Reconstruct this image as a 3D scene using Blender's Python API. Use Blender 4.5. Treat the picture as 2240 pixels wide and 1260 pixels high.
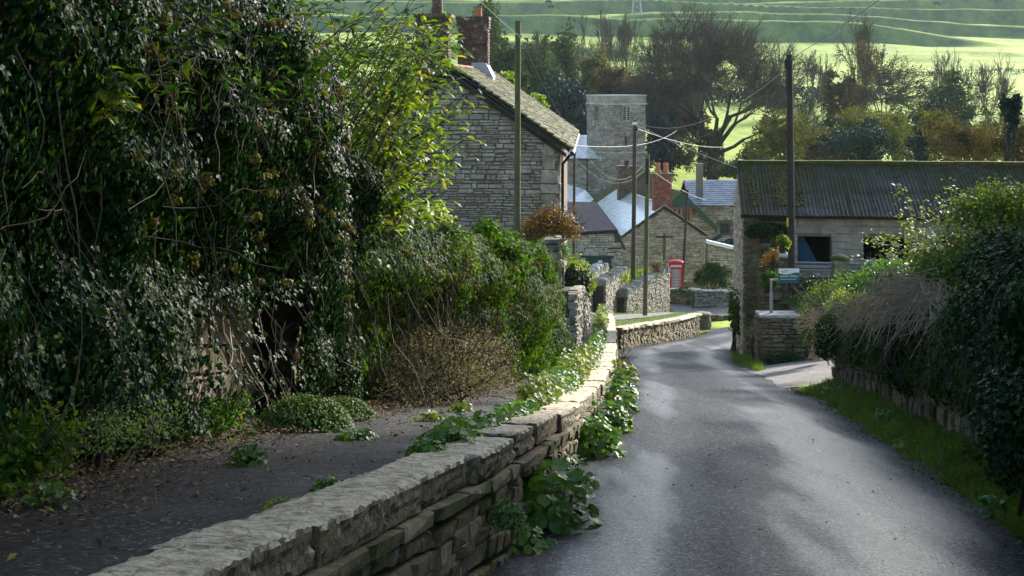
import bpy, math, random
import numpy as np
from mathutils import Vector, Matrix

for _o in list(bpy.data.objects):
    bpy.data.objects.remove(_o)
C = bpy.context.scene.collection
rng = np.random.default_rng(11)
random.seed(11)

# ------------------------------------------------------------------ camera, sky, sun, exposure
F, EYE, HY = 3000.0, 1.65, 180.0          # focal length and horizon row for a 2240 px wide view
cam_d = bpy.data.cameras.new('camera')
cam_d.sensor_width = 36.0
cam_d.lens = 36.0 * F / 2240.0
cam_d.shift_y = -450.0 / 2240.0           # level camera, rising front dropped: verticals stay vertical
cam_d.clip_start = 0.1
cam_d.clip_end = 6000
cam = bpy.data.objects.new('camera', cam_d)
cam.location = (0, 0, EYE)
cam.rotation_euler = (math.radians(90), 0, 0)
C.objects.link(cam)
bpy.context.scene.camera = cam

SUN_AZ, SUN_EL = 38.0, 20.0               # degrees right of the view direction, degrees up
world = bpy.data.worlds.new("World")
bpy.context.scene.world = world
world.use_nodes = True
wn = world.node_tree.nodes
bg = wn['Background']
sky = wn.new('ShaderNodeTexSky')
sky.sky_type = 'NISHITA'
sky.sun_disc = False
sky.sun_elevation = math.radians(SUN_EL)
sky.sun_rotation = math.radians(SUN_AZ)
sky.air_density = 1.0
sky.dust_density = 1.3
sky.ozone_density = 1.6
world.node_tree.links.new(sky.outputs[0], bg.inputs['Color'])
bg.inputs['Strength'].default_value = 0.15
sun_d = bpy.data.lights.new('sun', 'SUN')
sun_d.energy = 4.2
sun_d.angle = math.radians(5.0)
sun_d.color = (1.0, 0.95, 0.87)
sun = bpy.data.objects.new('sun', sun_d)
_sd = Vector((math.sin(math.radians(SUN_AZ)) * math.cos(math.radians(SUN_EL)),
              math.cos(math.radians(SUN_AZ)) * math.cos(math.radians(SUN_EL)), math.sin(math.radians(SUN_EL))))
sun.rotation_euler = _sd.to_track_quat('Z', 'Y').to_euler()
C.objects.link(sun)
vs = bpy.context.scene.view_settings
vs.view_transform = 'Standard'
vs.look = 'None'
vs.exposure = 1.5
vs.gamma = 1.0
bpy.context.scene.cycles.max_bounces = 6
bpy.context.scene.cycles.volume_bounces = 0

# ------------------------------------------------------------------ helpers
def P(px, py, d):
    """the point d metres ahead that is seen at column px, row py of the 2240 px wide view"""
    return np.array([(px - 1120.0) / F * d, d, EYE + (HY - py) / F * d])

def unit(v):
    v = np.asarray(v, float)
    return v / np.maximum(np.linalg.norm(v, axis=-1, keepdims=True), 1e-9)

def hash2(i, j, s):
    h = np.sin(i * 127.1 + j * 311.7 + s * 74.7) * 43758.5453
    return h - np.floor(h)

def vn(x, y, s=0.0):
    """value noise 0..1 on arrays"""
    x = np.asarray(x, float); y = np.asarray(y, float)
    i, j = np.floor(x), np.floor(y)
    f, g = x - i, y - j
    f = f * f * (3 - 2 * f); g = g * g * (3 - 2 * g)
    a, b = hash2(i, j, s), hash2(i + 1, j, s)
    c, d = hash2(i, j + 1, s), hash2(i + 1, j + 1, s)
    return (a * (1 - f) + b * f) * (1 - g) + (c * (1 - f) + d * f) * g

class Geo:
    def __init__(self):
        self.V, self.T, self.n = [], [], 0
    def add(self, V, Fc):
        V = np.asarray(V, float).reshape(-1, 3)
        Fc = np.asarray(Fc, int)
        if Fc.ndim == 2 and Fc.shape[1] == 4:
            Fc = np.concatenate([Fc[:, [0, 1, 2]], Fc[:, [0, 2, 3]]])
        self.V.append(V); self.T.append(Fc + self.n); self.n += len(V)
        return self
    def box(self, c, s, X=(1, 0, 0), Y=(0, 1, 0), Z=(0, 0, 1)):
        c = np.asarray(c, float)
        B = np.array([[x, y, z] for x in (-.5, .5) for y in (-.5, .5) for z in (-.5, .5)]) * np.asarray(s, float)
        V = c + B @ np.array([X, Y, Z], float)
        return self.add(V, [[0, 1, 3, 2], [4, 6, 7, 5], [0, 4, 5, 1], [2, 3, 7, 6], [0, 2, 6, 4], [1, 5, 7, 3]])
    def prism(self, poly, ext):
        """planar polygon (k,3) swept along the vector ext, closed"""
        poly = np.asarray(poly, float); k = len(poly)
        V = np.concatenate([poly, poly + np.asarray(ext, float)])
        T = [[0, i, i + 1] for i in range(1, k - 1)] + [[k, k + i + 1, k + i] for i in range(1, k - 1)]
        for i in range(k):
            j = (i + 1) % k
            T += [[i, k + i, k + j], [i, k + j, j]]
        return self.add(V, T)
    def tube(self, pts, r, s=6, cap=True):
        pts = np.asarray(pts, float); k = len(pts)
        r = np.broadcast_to(np.asarray(r, float), (k,))
        t = unit(np.gradient(pts, axis=0))
        ref = np.array([1.0, 0, 0]) if abs(t[:, 2]).mean() > .7 else np.array([0, 0, 1.0])
        a = unit(np.cross(t, ref)); b = np.cross(t, a)
        th = np.arange(s) / s * 2 * np.pi
        V = pts[:, None] + r[:, None, None] * (np.cos(th)[None, :, None] * a[:, None] + np.sin(th)[None, :, None] * b[:, None])
        Q = [[i * s + j, i * s + (j + 1) % s, (i + 1) * s + (j + 1) % s, (i + 1) * s + j] for i in range(k - 1) for j in range(s)]
        T = [[q[0], q[1], q[2]] for q in Q] + [[q[0], q[2], q[3]] for q in Q]
        if cap:
            T += [[0, j + 1, j] for j in range(1, s - 1)]
            o = (k - 1) * s
            T += [[o, o + j, o + j + 1] for j in range(1, s - 1)]
        return self.add(V.reshape(-1, 3), T)
    def segs(self, A, B, ra, rb, s=3):
        """N straight tapered prisms"""
        A = np.asarray(A, float).reshape(-1, 3); B = np.asarray(B, float).reshape(-1, 3); n = len(A)
        if n == 0:
            return self
        ra = np.broadcast_to(ra, (n,)); rb = np.broadcast_to(rb, (n,))
        t = unit(B - A)
        ref = np.where(np.abs(t[:, 2:3]) > .8, np.array([[1.0, 0, 0]]), np.array([[0, 0, 1.0]]))
        a = unit(np.cross(t, ref)); b = np.cross(t, a)
        th = np.arange(s) / s * 2 * np.pi
        ring = np.cos(th)[None, :, None] * a[:, None] + np.sin(th)[None, :, None] * b[:, None]
        V = np.concatenate([A[:, None] + ra[:, None, None] * ring, B[:, None] + rb[:, None, None] * ring], 1)
        q = []
        for j in range(s):
            j2 = (j + 1) % s
            q += [[j, j2, s + j2], [j, s + j2, s + j]]
        T = (np.array(q)[None] + (np.arange(n) * 2 * s)[:, None, None]).reshape(-1, 3)
        return self.add(V.reshape(-1, 3), T)
    def scatter(self, tv, tf, pos, X, Y, Z, size):
        pos = np.asarray(pos, float); n = len(pos)
        if n == 0:
            return self
        size = np.broadcast_to(np.asarray(size, float), (n,))
        tv = np.asarray(tv, float); k = len(tv)
        V = pos[:, None] + size[:, None, None] * (tv[None, :, 0:1] * X[:, None] + tv[None, :, 1:2] * Y[:, None] + tv[None, :, 2:3] * Z[:, None])
        T = (np.asarray(tf, int)[None] + (np.arange(n) * k)[:, None, None]).reshape(-1, 3)
        return self.add(V.reshape(-1, 3), T)
    def grid(self, G):
        """sheet from an (a,b,3) array of points"""
        a, b = G.shape[:2]
        i = (np.arange(a - 1)[:, None] * b + np.arange(b - 1)[None]).ravel()
        return self.add(G.reshape(-1, 3), np.stack([i, i + 1, i + b + 1, i + b], 1))
    def data(self):
        return np.concatenate(self.V), np.concatenate(self.T)

def mesh_of(name, V, T, mat, smooth=False):
    me = bpy.data.meshes.new(name)
    me.vertices.add(len(V)); me.vertices.foreach_set('co', np.ascontiguousarray(V, np.float32).ravel())
    me.loops.add(len(T) * 3); me.polygons.add(len(T))
    me.loops.foreach_set('vertex_index', np.ascontiguousarray(T, np.int32).ravel())
    me.polygons.foreach_set('loop_start', np.arange(0, len(T) * 3, 3, dtype=np.int32))
    me.polygons.foreach_set('loop_total', np.full(len(T), 3, np.int32))
    me.polygons.foreach_set('use_smooth', np.full(len(T), bool(smooth)))
    me.update(calc_edges=True)
    if mat is not None:
        me.materials.append(mat)
    return me

WORLD_LOC = {}
def wloc(o):
    return WORLD_LOC.get(o.name, np.zeros(3))

def link(name, data, parent=None, at=(0, 0, 0)):
    o = bpy.data.objects.new(name, data)
    C.objects.link(o)
    at = np.asarray(at, float)
    WORLD_LOC[o.name] = at
    if parent is not None:
        o.parent = parent
        o.location = at - wloc(parent)
    else:
        o.location = at
    return o

def tag(o, label=None, cat=None, group=None, kind=None):
    for k, v in (('label', label), ('category', cat), ('group', group), ('kind', kind)):
        if v:
            o[k] = v
    return o

def thing(name, label, cat, at, group=None):
    return tag(link(name, None, None, at), label, cat, group)

def part(name, geo, mat, parent=None, smooth=False, kind=None, at=None):
    """world-space geometry -> one mesh object under its parent"""
    V, T = geo.data() if isinstance(geo, Geo) else geo
    if at is None:
        at = wloc(parent) if parent is not None else np.zeros(3)
    o = link(name, mesh_of(name, V - np.asarray(at), T, mat, smooth), parent, at)
    if kind:
        o['kind'] = kind
    return o

def structure(name, geo, mat, smooth=True, label=None):
    return tag(part(name, geo, mat, None, smooth), label, None, None, 'structure')

def place(name, me, parent, c, X, Y, Z, s):
    """an object sharing mesh me, with axes X,Y,Z scaled by s, centred at world point c"""
    o = bpy.data.objects.new(name, me)
    C.objects.link(o)
    o.parent = parent
    lc = np.asarray(c, float) - wloc(parent)
    M = Matrix(((X[0] * s[0], Y[0] * s[1], Z[0] * s[2], lc[0]), (X[1] * s[0], Y[1] * s[1], Z[1] * s[2], lc[1]),
                (X[2] * s[0], Y[2] * s[1], Z[2] * s[2], lc[2]), (0, 0, 0, 1)))
    o.matrix_local = M
    return o

def copy_thing(root, dx, s=1.0, rz=0.0, label=None):
    r = root.copy(); C.objects.link(r)
    r.location = Vector(dx)
    r.scale = (s, s, s); r.rotation_euler = (0, 0, rz)
    WORLD_LOC[r.name] = np.asarray(dx, float)
    if label:
        r['label'] = label
    for ch in list(root.children):
        c = ch.copy(); C.objects.link(c); c.parent = r
        for g in list(ch.children):
            k = g.copy(); C.objects.link(k); k.parent = c
    return r

# ------------------------------------------------------------------ materials
class NT:
    def __init__(self, name):
        self.m = bpy.data.materials.new(name)
        self.m.use_nodes = True
        self.t = self.m.node_tree
        self.b = self.t.nodes['Principled BSDF']
        self.out = self.t.nodes['Material Output']
    def n(self, typ, **kw):
        x = self.t.nodes.new(typ)
        for k, v in kw.items():
            setattr(x, k, v)
        return x
    def l(self, a, b):
        self.t.links.new(a, b)
    def pos(self, scale=(1, 1, 1)):
        if not hasattr(self, '_g'):
            self._g = self.n('ShaderNodeNewGeometry')
        m = self.n('ShaderNodeMapping')
        m.inputs['Scale'].default_value = scale
        self.l(self._g.outputs['Position'], m.inputs['Vector'])
        return m.outputs[0]
    def noise(self, scale, detail=4, rough=.6, stretch=(1, 1, 1), out='Fac'):
        x = self.n('ShaderNodeTexNoise')
        x.inputs['Scale'].default_value = scale
        x.inputs['Detail'].default_value = detail
        x.inputs['Roughness'].default_value = rough
        self.l(self.pos(stretch), x.inputs['Vector'])
        return x.outputs[out]
    def vor(self, scale, feature='F1', stretch=(1, 1, 1), out='Distance'):
        x = self.n('ShaderNodeTexVoronoi', feature=feature)
        x.inputs['Scale'].default_value = scale
        self.l(self.pos(stretch), x.inputs['Vector'])
        return x.outputs[out]
    def ramp(self, fac, stops, interp='LINEAR'):
        r = self.n('ShaderNodeValToRGB')
        r.color_ramp.interpolation = interp
        e = r.color_ramp.elements
        while len(e) < len(stops):
            e.new(.5)
        for el, (p, c) in zip(e, stops):
            el.position = p
            el.color = (c, c, c, 1) if isinstance(c, (int, float)) else (*c, 1)
        self.l(fac, r.inputs[0])
        return r.outputs[0]
    def mix(self, fac, a, b, mode='MIX'):
        x = self.n('ShaderNodeMixRGB', blend_type=mode)
        for i, v in enumerate((fac, a, b)):
            if isinstance(v, (int, float)):
                x.inputs[i].default_value = v if i == 0 else (v, v, v, 1)
            elif isinstance(v, tuple):
                x.inputs[i].default_value = (*v, 1)
            else:
                self.l(v, x.inputs[i])
        return x.outputs[0]
    def math(self, op, a, b=0.0):
        x = self.n('ShaderNodeMath', operation=op)
        for i, v in enumerate((a, b)):
            if isinstance(v, (int, float)):
                x.inputs[i].default_value = v
            else:
                self.l(v, x.inputs[i])
        return x.outputs[0]
    def rnd(self):
        """a random number per loose piece and per object"""
        g = self.n('ShaderNodeNewGeometry'); o = self.n('ShaderNodeObjectInfo')
        return self.math('FRACT', self.math('ADD', g.outputs['Random Per Island'], o.outputs['Random']))
    def up(self):
        if not hasattr(self, '_u'):
            g = self.n('ShaderNodeNewGeometry'); s = self.n('ShaderNodeSeparateXYZ')
            self.l(g.outputs['Normal'], s.inputs[0]); self._u = s.outputs['Z']
        return self._u
    def bump(self, h, strength, dist):
        x = self.n('ShaderNodeBump')
        x.inputs['Strength'].default_value = strength
        x.inputs['Distance'].default_value = dist
        self.l(h, x.inputs['Height'])
        self.l(x.outputs[0], self.b.inputs['Normal'])
        return x
    def set(self, color=None, rough=None, spec=None, metal=None):
        for k, v in (('Base Color', color), ('Roughness', rough), ('Specular IOR Level', spec), ('Metallic', metal)):
            if v is None:
                continue
            if isinstance(v, (int, float)):
                self.b.inputs[k].default_value = v
            elif isinstance(v, tuple):
                self.b.inputs[k].default_value = (*v, 1)
            else:
                self.l(v, self.b.inputs[k])
        return self

def plain(name, col, rough=.6, spec=.4, metal=0.0, var=.25, scale=6.0):
    m = NT(name)
    c = m.mix(m.ramp(m.noise(scale, 5), [(.3, 1 - var), (.7, 1 + var)]), (0, 0, 0), col)
    c = m.mix(1.0, col, m.ramp(m.noise(scale, 5), [(.3, 1 - var), (.72, 1.0)]), 'MULTIPLY')
    m.set(c, rough, spec, metal)
    return m.m

def leafmat(name, stops, rough=.4, trans=.35, tint=(1.2, 1.25, .5), spec=.5, clump=.9):
    """leaf faces: colour picked leaf by leaf, light passes through"""
    m = NT(name)
    col = m.ramp(m.rnd(), stops)
    col = m.mix(.75, col, m.ramp(m.noise(clump, 2), [(.32, .55), (.68, 1.25)]), 'MULTIPLY')
    m.set(col, rough, spec)
    tr = m.n('ShaderNodeBsdfTranslucent')
    m.l(m.mix(1.0, col, tint, 'MULTIPLY'), tr.inputs[0])
    mx = m.n('ShaderNodeMixShader')
    mx.inputs[0].default_value = trans
    m.l(m.b.outputs[0], mx.inputs[1]); m.l(tr.outputs[0], mx.inputs[2])
    m.l(mx.outputs[0], m.out.inputs['Surface'])
    return m.m

def stonemat(name, cols, lichen=(.30, .25, .06), lich=.0, moss=(.05, .07, .015), mossamt=0.0, rough=.85, bstr=.6, bscale=22, spec=.25, topcol=None):
    m = NT(name)
    k = len(cols)
    col = m.ramp(m.rnd(), [(i / max(1, k - 1), c) for i, c in enumerate(cols)])
    col = m.mix(.85, col, m.ramp(m.noise(bscale * .35, 6, .65), [(.28, .5), (.72, 1.35)]), 'MULTIPLY')
    fine = m.noise(bscale, 7, .7)
    col = m.mix(.6, col, m.ramp(fine, [(.3, .55), (.7, 1.3)]), 'MULTIPLY')
    col = m.mix(m.ramp(m.noise(bscale * .55, 3, .7), [(.60, 0.0), (.68, .7)]), col, (.42, .41, .37))
    if lich:
        col = m.mix(m.ramp(m.noise(bscale * .22, 5, .75), [(.62 - .25 * lich, 0.0), (.74 - .2 * lich, .85)]), col, lichen)
    if mossamt:
        k1 = m.math('MULTIPLY', m.ramp(m.noise(bscale * .12, 5, .7), [(.6 - .3 * mossamt, 0.0), (.72 - .25 * mossamt, 1.0)]), .9)
        col = m.mix(k1, col, moss)
    if topcol is not None:
        col = m.mix(m.math('MULTIPLY', m.ramp(m.up(), [(.55, 0.0), (.85, 1.0)]), m.ramp(m.noise(9, 6, .7, (1, .5, 1)), [(.3, .0), (.55, 1.0)])), col, topcol)
    m.set(col, rough, spec)
    m.bump(fine, bstr, .03)
    return m.m

M = {}
# ground surfaces
def _road():
    m = NT('wet_asphalt')
    ch = m.n('ShaderNodeSeparateColor'); m.l(m.vor(48, out='Color'), ch.inputs[0])
    ch2 = m.n('ShaderNodeSeparateColor'); m.l(m.vor(85, out='Color'), ch2.inputs[0])
    col = m.ramp(ch.outputs[0], [(0, .002), (.45, (.006, .007, .010)), (.72, (.020, .022, .028)), (.90, (.085, .092, .112)), (1, (.30, .31, .34))])
    col = m.mix(.45, col, m.ramp(ch2.outputs[1], [(0, .002), (.7, (.03, .031, .036)), (1, (.20, .20, .215))]))
    col = m.mix(.6, col, m.ramp(m.noise(.45, 5, .6, (1, .3, 1)), [(.3, .5), (.7, 1.4)]), 'MULTIPLY')
    at = m.n('ShaderNodeAttribute'); at.attribute_name = 'lane'
    tracks = m.ramp(at.outputs['Fac'], [(.10, 0.0), (.26, .9), (.40, .15), (.58, .25), (.74, 1.0), (.90, 0.0)])
    wet = m.ramp(m.noise(.62, 4, .55, (1.4, .08, 1)), [(.38, 0.0), (.70, 1.0)])
    wet = m.mix(.45, wet, tracks)
    edge = m.ramp(at.outputs['Fac'], [(0, .8), (.09, 0.0), (.86, 0.0), (.97, .85)])
    col = m.mix(m.math('MULTIPLY', edge, m.ramp(m.noise(5, 5, .7), [(.35, .1), (.6, 1.0)])), col, (.045, .036, .026))
    glint = m.ramp(ch2.outputs[2], [(.25, .2), (.6, .7), (.95, 1.0)])
    m.set(col, m.ramp(wet, [(0, .60), (.85, .25)]), m.math('MULTIPLY', glint, m.ramp(wet, [(0, .05), (.42, .12), (.9, 1.6)])))
    m.bump(m.mix(.5, ch.outputs[1], m.noise(45, 3, .7)), 1.0, .012)
    return m.m
M['road'] = _road()
def _pave():
    m = NT('dark_gravelly_path')
    ch = m.n('ShaderNodeSeparateColor'); m.l(m.vor(58, out='Color'), ch.inputs[0])
    col = m.ramp(ch.outputs[0], [(0, .002), (.5, (.007, .0065, .007)), (.8, (.022, .020, .020)), (.95, (.07, .065, .065)), (1, (.22, .20, .19))])
    col = m.mix(m.ramp(m.noise(1.6, 7, .75), [(.50, 0.0), (.66, .7)]), col, (.032, .024, .015))
    col = m.mix(m.ramp(m.noise(3.1, 6, .75), [(.62, 0.0), (.70, .6)]), col, (.03, .04, .010))
    m.set(col, m.ramp(m.noise(.8, 4), [(.35, .85), (.65, .5)]), .25)
    m.bump(m.mix(.5, ch.outputs[1], m.noise(18, 5, .75)), 1.0, .02)
    return m.m
M['pave'] = _pave()
def _soil(name, stops, sc=9):
    m = NT(name)
    m.set(m.mix(.6, m.ramp(m.noise(sc, 7, .7), stops), m.ramp(m.noise(sc * .1, 3), [(.3, .6), (.7, 1.3)]), 'MULTIPLY'), .9, .2)
    m.bump(m.noise(sc * 3, 5, .7), .8, .05)
    return m.m
M['soil'] = _soil('damp_soil', [(.3, (.02, .016, .010)), (.7, (.075, .055, .035))])
M['turf'] = _soil('turf_ground', [(.3, (.03, .05, .012)), (.7, (.09, .13, .03))])
M['track'] = _soil('pale_track', [(.3, (.13, .115, .10)), (.7, (.30, .27, .24))], 5)
def _hill():
    m = NT('pasture')
    col = m.ramp(m.noise(.012, 6, .6), [(.3, (.24, .33, .045)), (.7, (.43, .50, .09))])
    col = m.mix(.75, col, m.ramp(m.noise(.14, 7, .75, (1, .5, 1)), [(.32, .5), (.68, 1.35)]), 'MULTIPLY')
    col = m.mix(m.ramp(m.noise(.045, 5, .7, (1, .4, 1)), [(.55, 0.0), (.72, .55)]), col, (.27, .24, .09))
    bank_shade = m.math('MULTIPLY', m.ramp(m.up(), [(.86, 1.0), (.965, 0.0)]), m.ramp(m.noise(.09, 5, .7), [(.3, .6), (.6, 1.0)]))
    col = m.mix(bank_shade, col, (.05, .105, .035))          # deeper green painted in for the shade on the steep banks
    m.set(col, .95, .1)
    m.bump(m.noise(.35, 5, .7), .6, .6)
    return m.m
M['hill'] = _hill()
# masonry
def _coping():
    m = NT('weathered_coping_stone')
    col = m.ramp(m.rnd(), [(0, (.10, .078, .046)), (.35, (.18, .145, .09)), (.7, (.13, .104, .062)), (1, (.23, .185, .115))])
    tool = m.noise(34, 6, .8, (1.3, 1.3, .8))
    crk = m.vor(7.0, 'DISTANCE_TO_EDGE', (1, 1, 2.2))
    col = m.mix(.9, col, m.ramp(tool, [(.38, .25), (.6, 1.5)]), 'MULTIPLY')
    col = m.mix(m.ramp(m.noise(7, 6, .8), [(.55, 0.0), (.63, .8)]), col, (.21, .15, .035))
    col = m.mix(m.ramp(m.noise(3.5, 6, .8), [(.58, 0.0), (.66, .85)]), col, (.035, .04, .012))
    col = m.mix(m.ramp(m.noise(13, 5, .8), [(.64, 0.0), (.68, .85)]), col, (.42, .42, .39))
    topm = m.math('MULTIPLY', m.ramp(m.up(), [(.6, 0.0), (.9, 1.0)]), m.ramp(m.noise(4.5, 7, .8), [(.32, .05), (.47, 1.0)]))
    topc = m.ramp(m.noise(16, 8, .8), [(.34, (.10, .082, .052)), (.44, (.42, .34, .215)), (.55, (.74, .63, .44)), (.7, (.82, .76, .61))])
    col = m.mix(topm, col, topc)
    col = m.mix(m.ramp(crk, [(0, .85), (.018, 0.0)]), col, (.02, .018, .013))
    m.set(col, .75, .3)
    m.bump(m.mix(.5, tool, m.noise(70, 4, .75)), 1.0, .025)
    return m.m
M['coping'] = _coping()
M['rubble'] = stonemat('lane_wall_rubble', [(.14, .108, .064), (.25, .20, .122), (.10, .078, .048), (.20, .16, .095), (.29, .24, .16)], lich=.4, lichen=(.19, .15, .05), mossamt=.35, bscale=20, bstr=1.0)
M['mortar'] = plain('earth_mortar', (.085, .072, .052), .95, .1, var=.5, scale=14)
M['gable'] = stonemat('cottage_limestone', [(.31, .235, .17), (.40, .32, .24), (.48, .40, .31), (.34, .265, .195), (.44, .365, .285), (.28, .215, .16)], bscale=9, bstr=.6, mossamt=.0)
M['gable_mortar'] = plain('lime_mortar', (.215, .165, .12), .95, .1, var=.4, scale=5)
M['tower'] = stonemat('grey_church_stone', [(0.223, 0.172, 0.146), (0.311, 0.252, 0.215), (0.389, 0.322, 0.281), (0.184, 0.144, 0.122)], bscale=3.0, bstr=.4, mossamt=.0)
M['tower_core'] = plain('grey_church_mortar', (0.214, 0.172, 0.146), .95, .1, var=.35, scale=1.2)
M['cott'] = stonemat('pale_rubble_stone', [(0.270, 0.189, 0.135), (0.400, 0.306, 0.234), (0.518, 0.407, 0.320), (0.302, 0.218, 0.158)], bscale=5, bstr=.4)
M['cott_m'] = plain('pale_mortar', (0.184, 0.131, 0.095), .95, .1, var=.4, scale=3)
M['dry'] = stonemat('drystone', [(.20, .175, .13), (.27, .24, .185), (.15, .13, .10), (.33, .30, .25)], bscale=8, mossamt=.25, bstr=.8, lich=.15)
M['cap'] = stonemat('pale_cap_stone', [(.22, .20, .165), (.46, .44, .39), (.58, .56, .50), (.15, .135, .11)], bscale=8, mossamt=.15)
M['garden'] = stonemat('garden_wall_stone', [(.17, .125, .07), (.24, .18, .10), (.11, .085, .055), (.2, .16, .11)], bscale=18, mossamt=.25, bstr=.9)
M['brick'] = stonemat('red_brick', [(.24, .065, .04), (.30, .085, .05), (.18, .05, .035), (.27, .10, .07)], bscale=10, bstr=.3)
M['brick_m'] = plain('brick_mortar', (.17, .12, .09), .95, .1)
M['brick_dk'] = stonemat('sooty_brick', [(.10, .06, .045), (.15, .085, .06), (.075, .05, .04)], bscale=10, bstr=.3, lich=.0)
M['terra'] = plain('terracotta', (.42, .16, .075), .8, .2)
M['quoin'] = stonemat('pale_quoin_stone', [(.42, .35, .26), (.54, .46, .35), (.36, .295, .22)], bscale=9, bstr=.4)
M['rooftile'] = stonemat('mossy_stone_tile', [(.12, .09, .065), (.21, .17, .125), (.085, .07, .055), (.26, .21, .15)], bscale=14, moss=(.085, .10, .016), mossamt=.68, bstr=.8)
M['ridge'] = plain('red_ridge_tile', (.33, .12, .075), .8, .25, var=.45, scale=4)
M['slate'] = stonemat('wet_slate', [(0.680, 0.650, 0.589), (0.762, 0.730, 0.665), (0.597, 0.570, 0.522), (0.824, 0.790, 0.722)], bscale=6, bstr=.12, rough=.28, spec=1.0)  # near-white base stands in for sky glare off the wet slates
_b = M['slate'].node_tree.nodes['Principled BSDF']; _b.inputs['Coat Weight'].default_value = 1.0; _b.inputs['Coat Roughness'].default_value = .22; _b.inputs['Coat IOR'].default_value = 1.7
M['slate2'] = stonemat('grey_slate', [(.20, .21, .235), (.27, .28, .30), (.15, .155, .17)], bscale=5, bstr=.15, rough=.38, spec=.8)
M['mossroof'] = plain('moss_covered_roof', (.10, .105, .03), .95, .1, var=.5, scale=3)
def _sheet():
    m = NT('corrugated_cement')
    col = m.ramp(m.noise(2.2, 6, .7), [(.3, (.034, .030, .025)), (.7, (.118, .108, .095))])
    col = m.mix(m.ramp(m.noise(.42, 6, .72, (1, .7, .7)), [(.42, 0.0), (.60, .85)]), col, (.050, .046, .016))
    col = m.mix(m.ramp(m.noise(12, 3, .6), [(.6, 0.0), (.66, .7)]), col, (.03, .03, .028))
    m.set(col, .9, .05)
    m.bump(m.noise(20, 4), .4, .02)
    return m.m
M['sheet'] = _sheet()
M['sheetmoss'] = plain('thick_roof_moss', (.085, .085, .018), .95, .1, var=.6, scale=5)
M['block'] = stonemat('concrete_block', [(0.292, 0.238, 0.194), (0.356, 0.291, 0.239), (0.324, 0.262, 0.211)], bscale=4, bstr=.25)
M['black'] = plain('black_paint', (.012, .014, .014), .6, .4)
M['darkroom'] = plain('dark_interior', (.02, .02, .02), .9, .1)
M['brownroof'] = plain('brown_sheet_roof', (.075, .052, .045), .6, .35, var=.4, scale=3)
M['green'] = plain('dark_green_paint', (.010, .05, .036), .5, .4)
M['pole'] = plain('weathered_pole', (.10, .075, .05), .85, .2, var=.5, scale=3)
M['polegreen'] = plain('algae_green_pole', (.125, .12, .055), .85, .2, var=.4, scale=3)
M['poledark'] = plain('creosote_pole', (.045, .033, .027), .8, .3, var=.4, scale=3)
M['steel'] = plain('galvanised_steel', (.30, .32, .34), .45, .5, .6)
M['wire'] = plain('pale_cable', (.22, .22, .22), .4, .5)
M['wiredk'] = plain('dark_cable', (.09, .09, .09), .5, .4)
M['red'] = plain('red_gloss_paint', (.50, .014, .022), .35, .5, var=.12)
M['white'] = plain('white_paint', (.75, .75, .72), .5, .4, var=.1)
M['pane'] = plain('pale_glass_pane', (.40, .41, .42), .2, .6, var=.2)
M['winglass'] = plain('dark_window_glass', (.02, .03, .035), .12, .7)
M['teal'] = plain('teal_sign_enamel', (.008, .085, .10), .4, .5, var=.08)
M['lead'] = plain('lead_flashing', (.36, .38, .41), .4, .5, .2)
M['blue'] = plain('blue_tarpaulin', (.012, .09, .16), .5, .4)
M['ochre'] = plain('yellow_tag', (.55, .40, .03), .5, .4)
M['orange'] = plain('pale_orange_board', (.42, .22, .09), .7, .3)
# plants
M['bark'] = plain('dark_bark', (.052, .045, .036), .95, .1, var=.5, scale=2)
M['twig'] = plain('bare_twig', (.10, .085, .058), .9, .15, var=.3, scale=1)
M['stem'] = plain('brown_stem', (.075, .055, .036), .85, .2, var=.4, scale=5)
M['midstem'] = plain('brown_ivy_stem', (.13, .098, .066), .85, .2, var=.4, scale=5)
M['drystem'] = plain('dead_bramble_stem', (.44, .34, .225), .85, .2, var=.4, scale=5)
M['core'] = plain('dark_thicket_backing', (.018, .016, .010), 1.0, .05, var=.5, scale=12)
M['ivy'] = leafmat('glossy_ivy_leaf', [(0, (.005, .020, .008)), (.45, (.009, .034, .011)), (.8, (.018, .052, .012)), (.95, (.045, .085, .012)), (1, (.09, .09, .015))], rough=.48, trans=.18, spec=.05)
M['ivymid'] = leafmat('mid_green_ivy_leaf', [(0, (.016, .060, .008)), (.5, (.042, .110, .010)), (.85, (.09, .155, .012)), (1, (.17, .16, .018))], rough=.6, trans=.42, spec=.05)  # lighter, yellower green than the glossy ivy
M['hedge_leaf'] = leafmat('hedge_leaf', [(0, (.026, .062, .010)), (.5, (.058, .108, .014)), (.85, (.11, .155, .02)), (1, (.19, .20, .03))], rough=.6, trans=.45, spec=.15)
M['umbel'] = leafmat('ivy_flower_head', [(0, (.10, .085, .022)), (1, (.20, .17, .05))], rough=.8, trans=.2, spec=.1)
M['yellowgreen'] = leafmat('yellow_green_leaf', [(0, (.07, .15, .012)), (.55, (.14, .235, .02)), (.88, (.25, .31, .025)), (1, (.38, .33, .03))], rough=.45, trans=.55, tint=(1.3, 1.3, .5), spec=.4)
M['green_leaf'] = leafmat('bright_weed_leaf', [(0, (.06, .15, .016)), (.6, (.11, .23, .026)), (1, (.20, .29, .035))], rough=.42, trans=.4, spec=.4)
M['lime'] = leafmat('lime_weed_leaf', [(0, (.13, .20, .03)), (.6, (.22, .28, .05)), (1, (.32, .34, .08))], rough=.5, trans=.45, spec=.3)
M['pale_green'] = leafmat('fine_pale_leaf', [(0, (.08, .14, .035)), (1, (.20, .27, .08))], rough=.6, trans=.35, spec=.2)
M['grey_leaf'] = leafmat('grey_brown_leaf', [(0, (.13, .115, .06)), (.5, (.25, .21, .13)), (1, (.42, .36, .25))], rough=.8, trans=.2, spec=.1)
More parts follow.
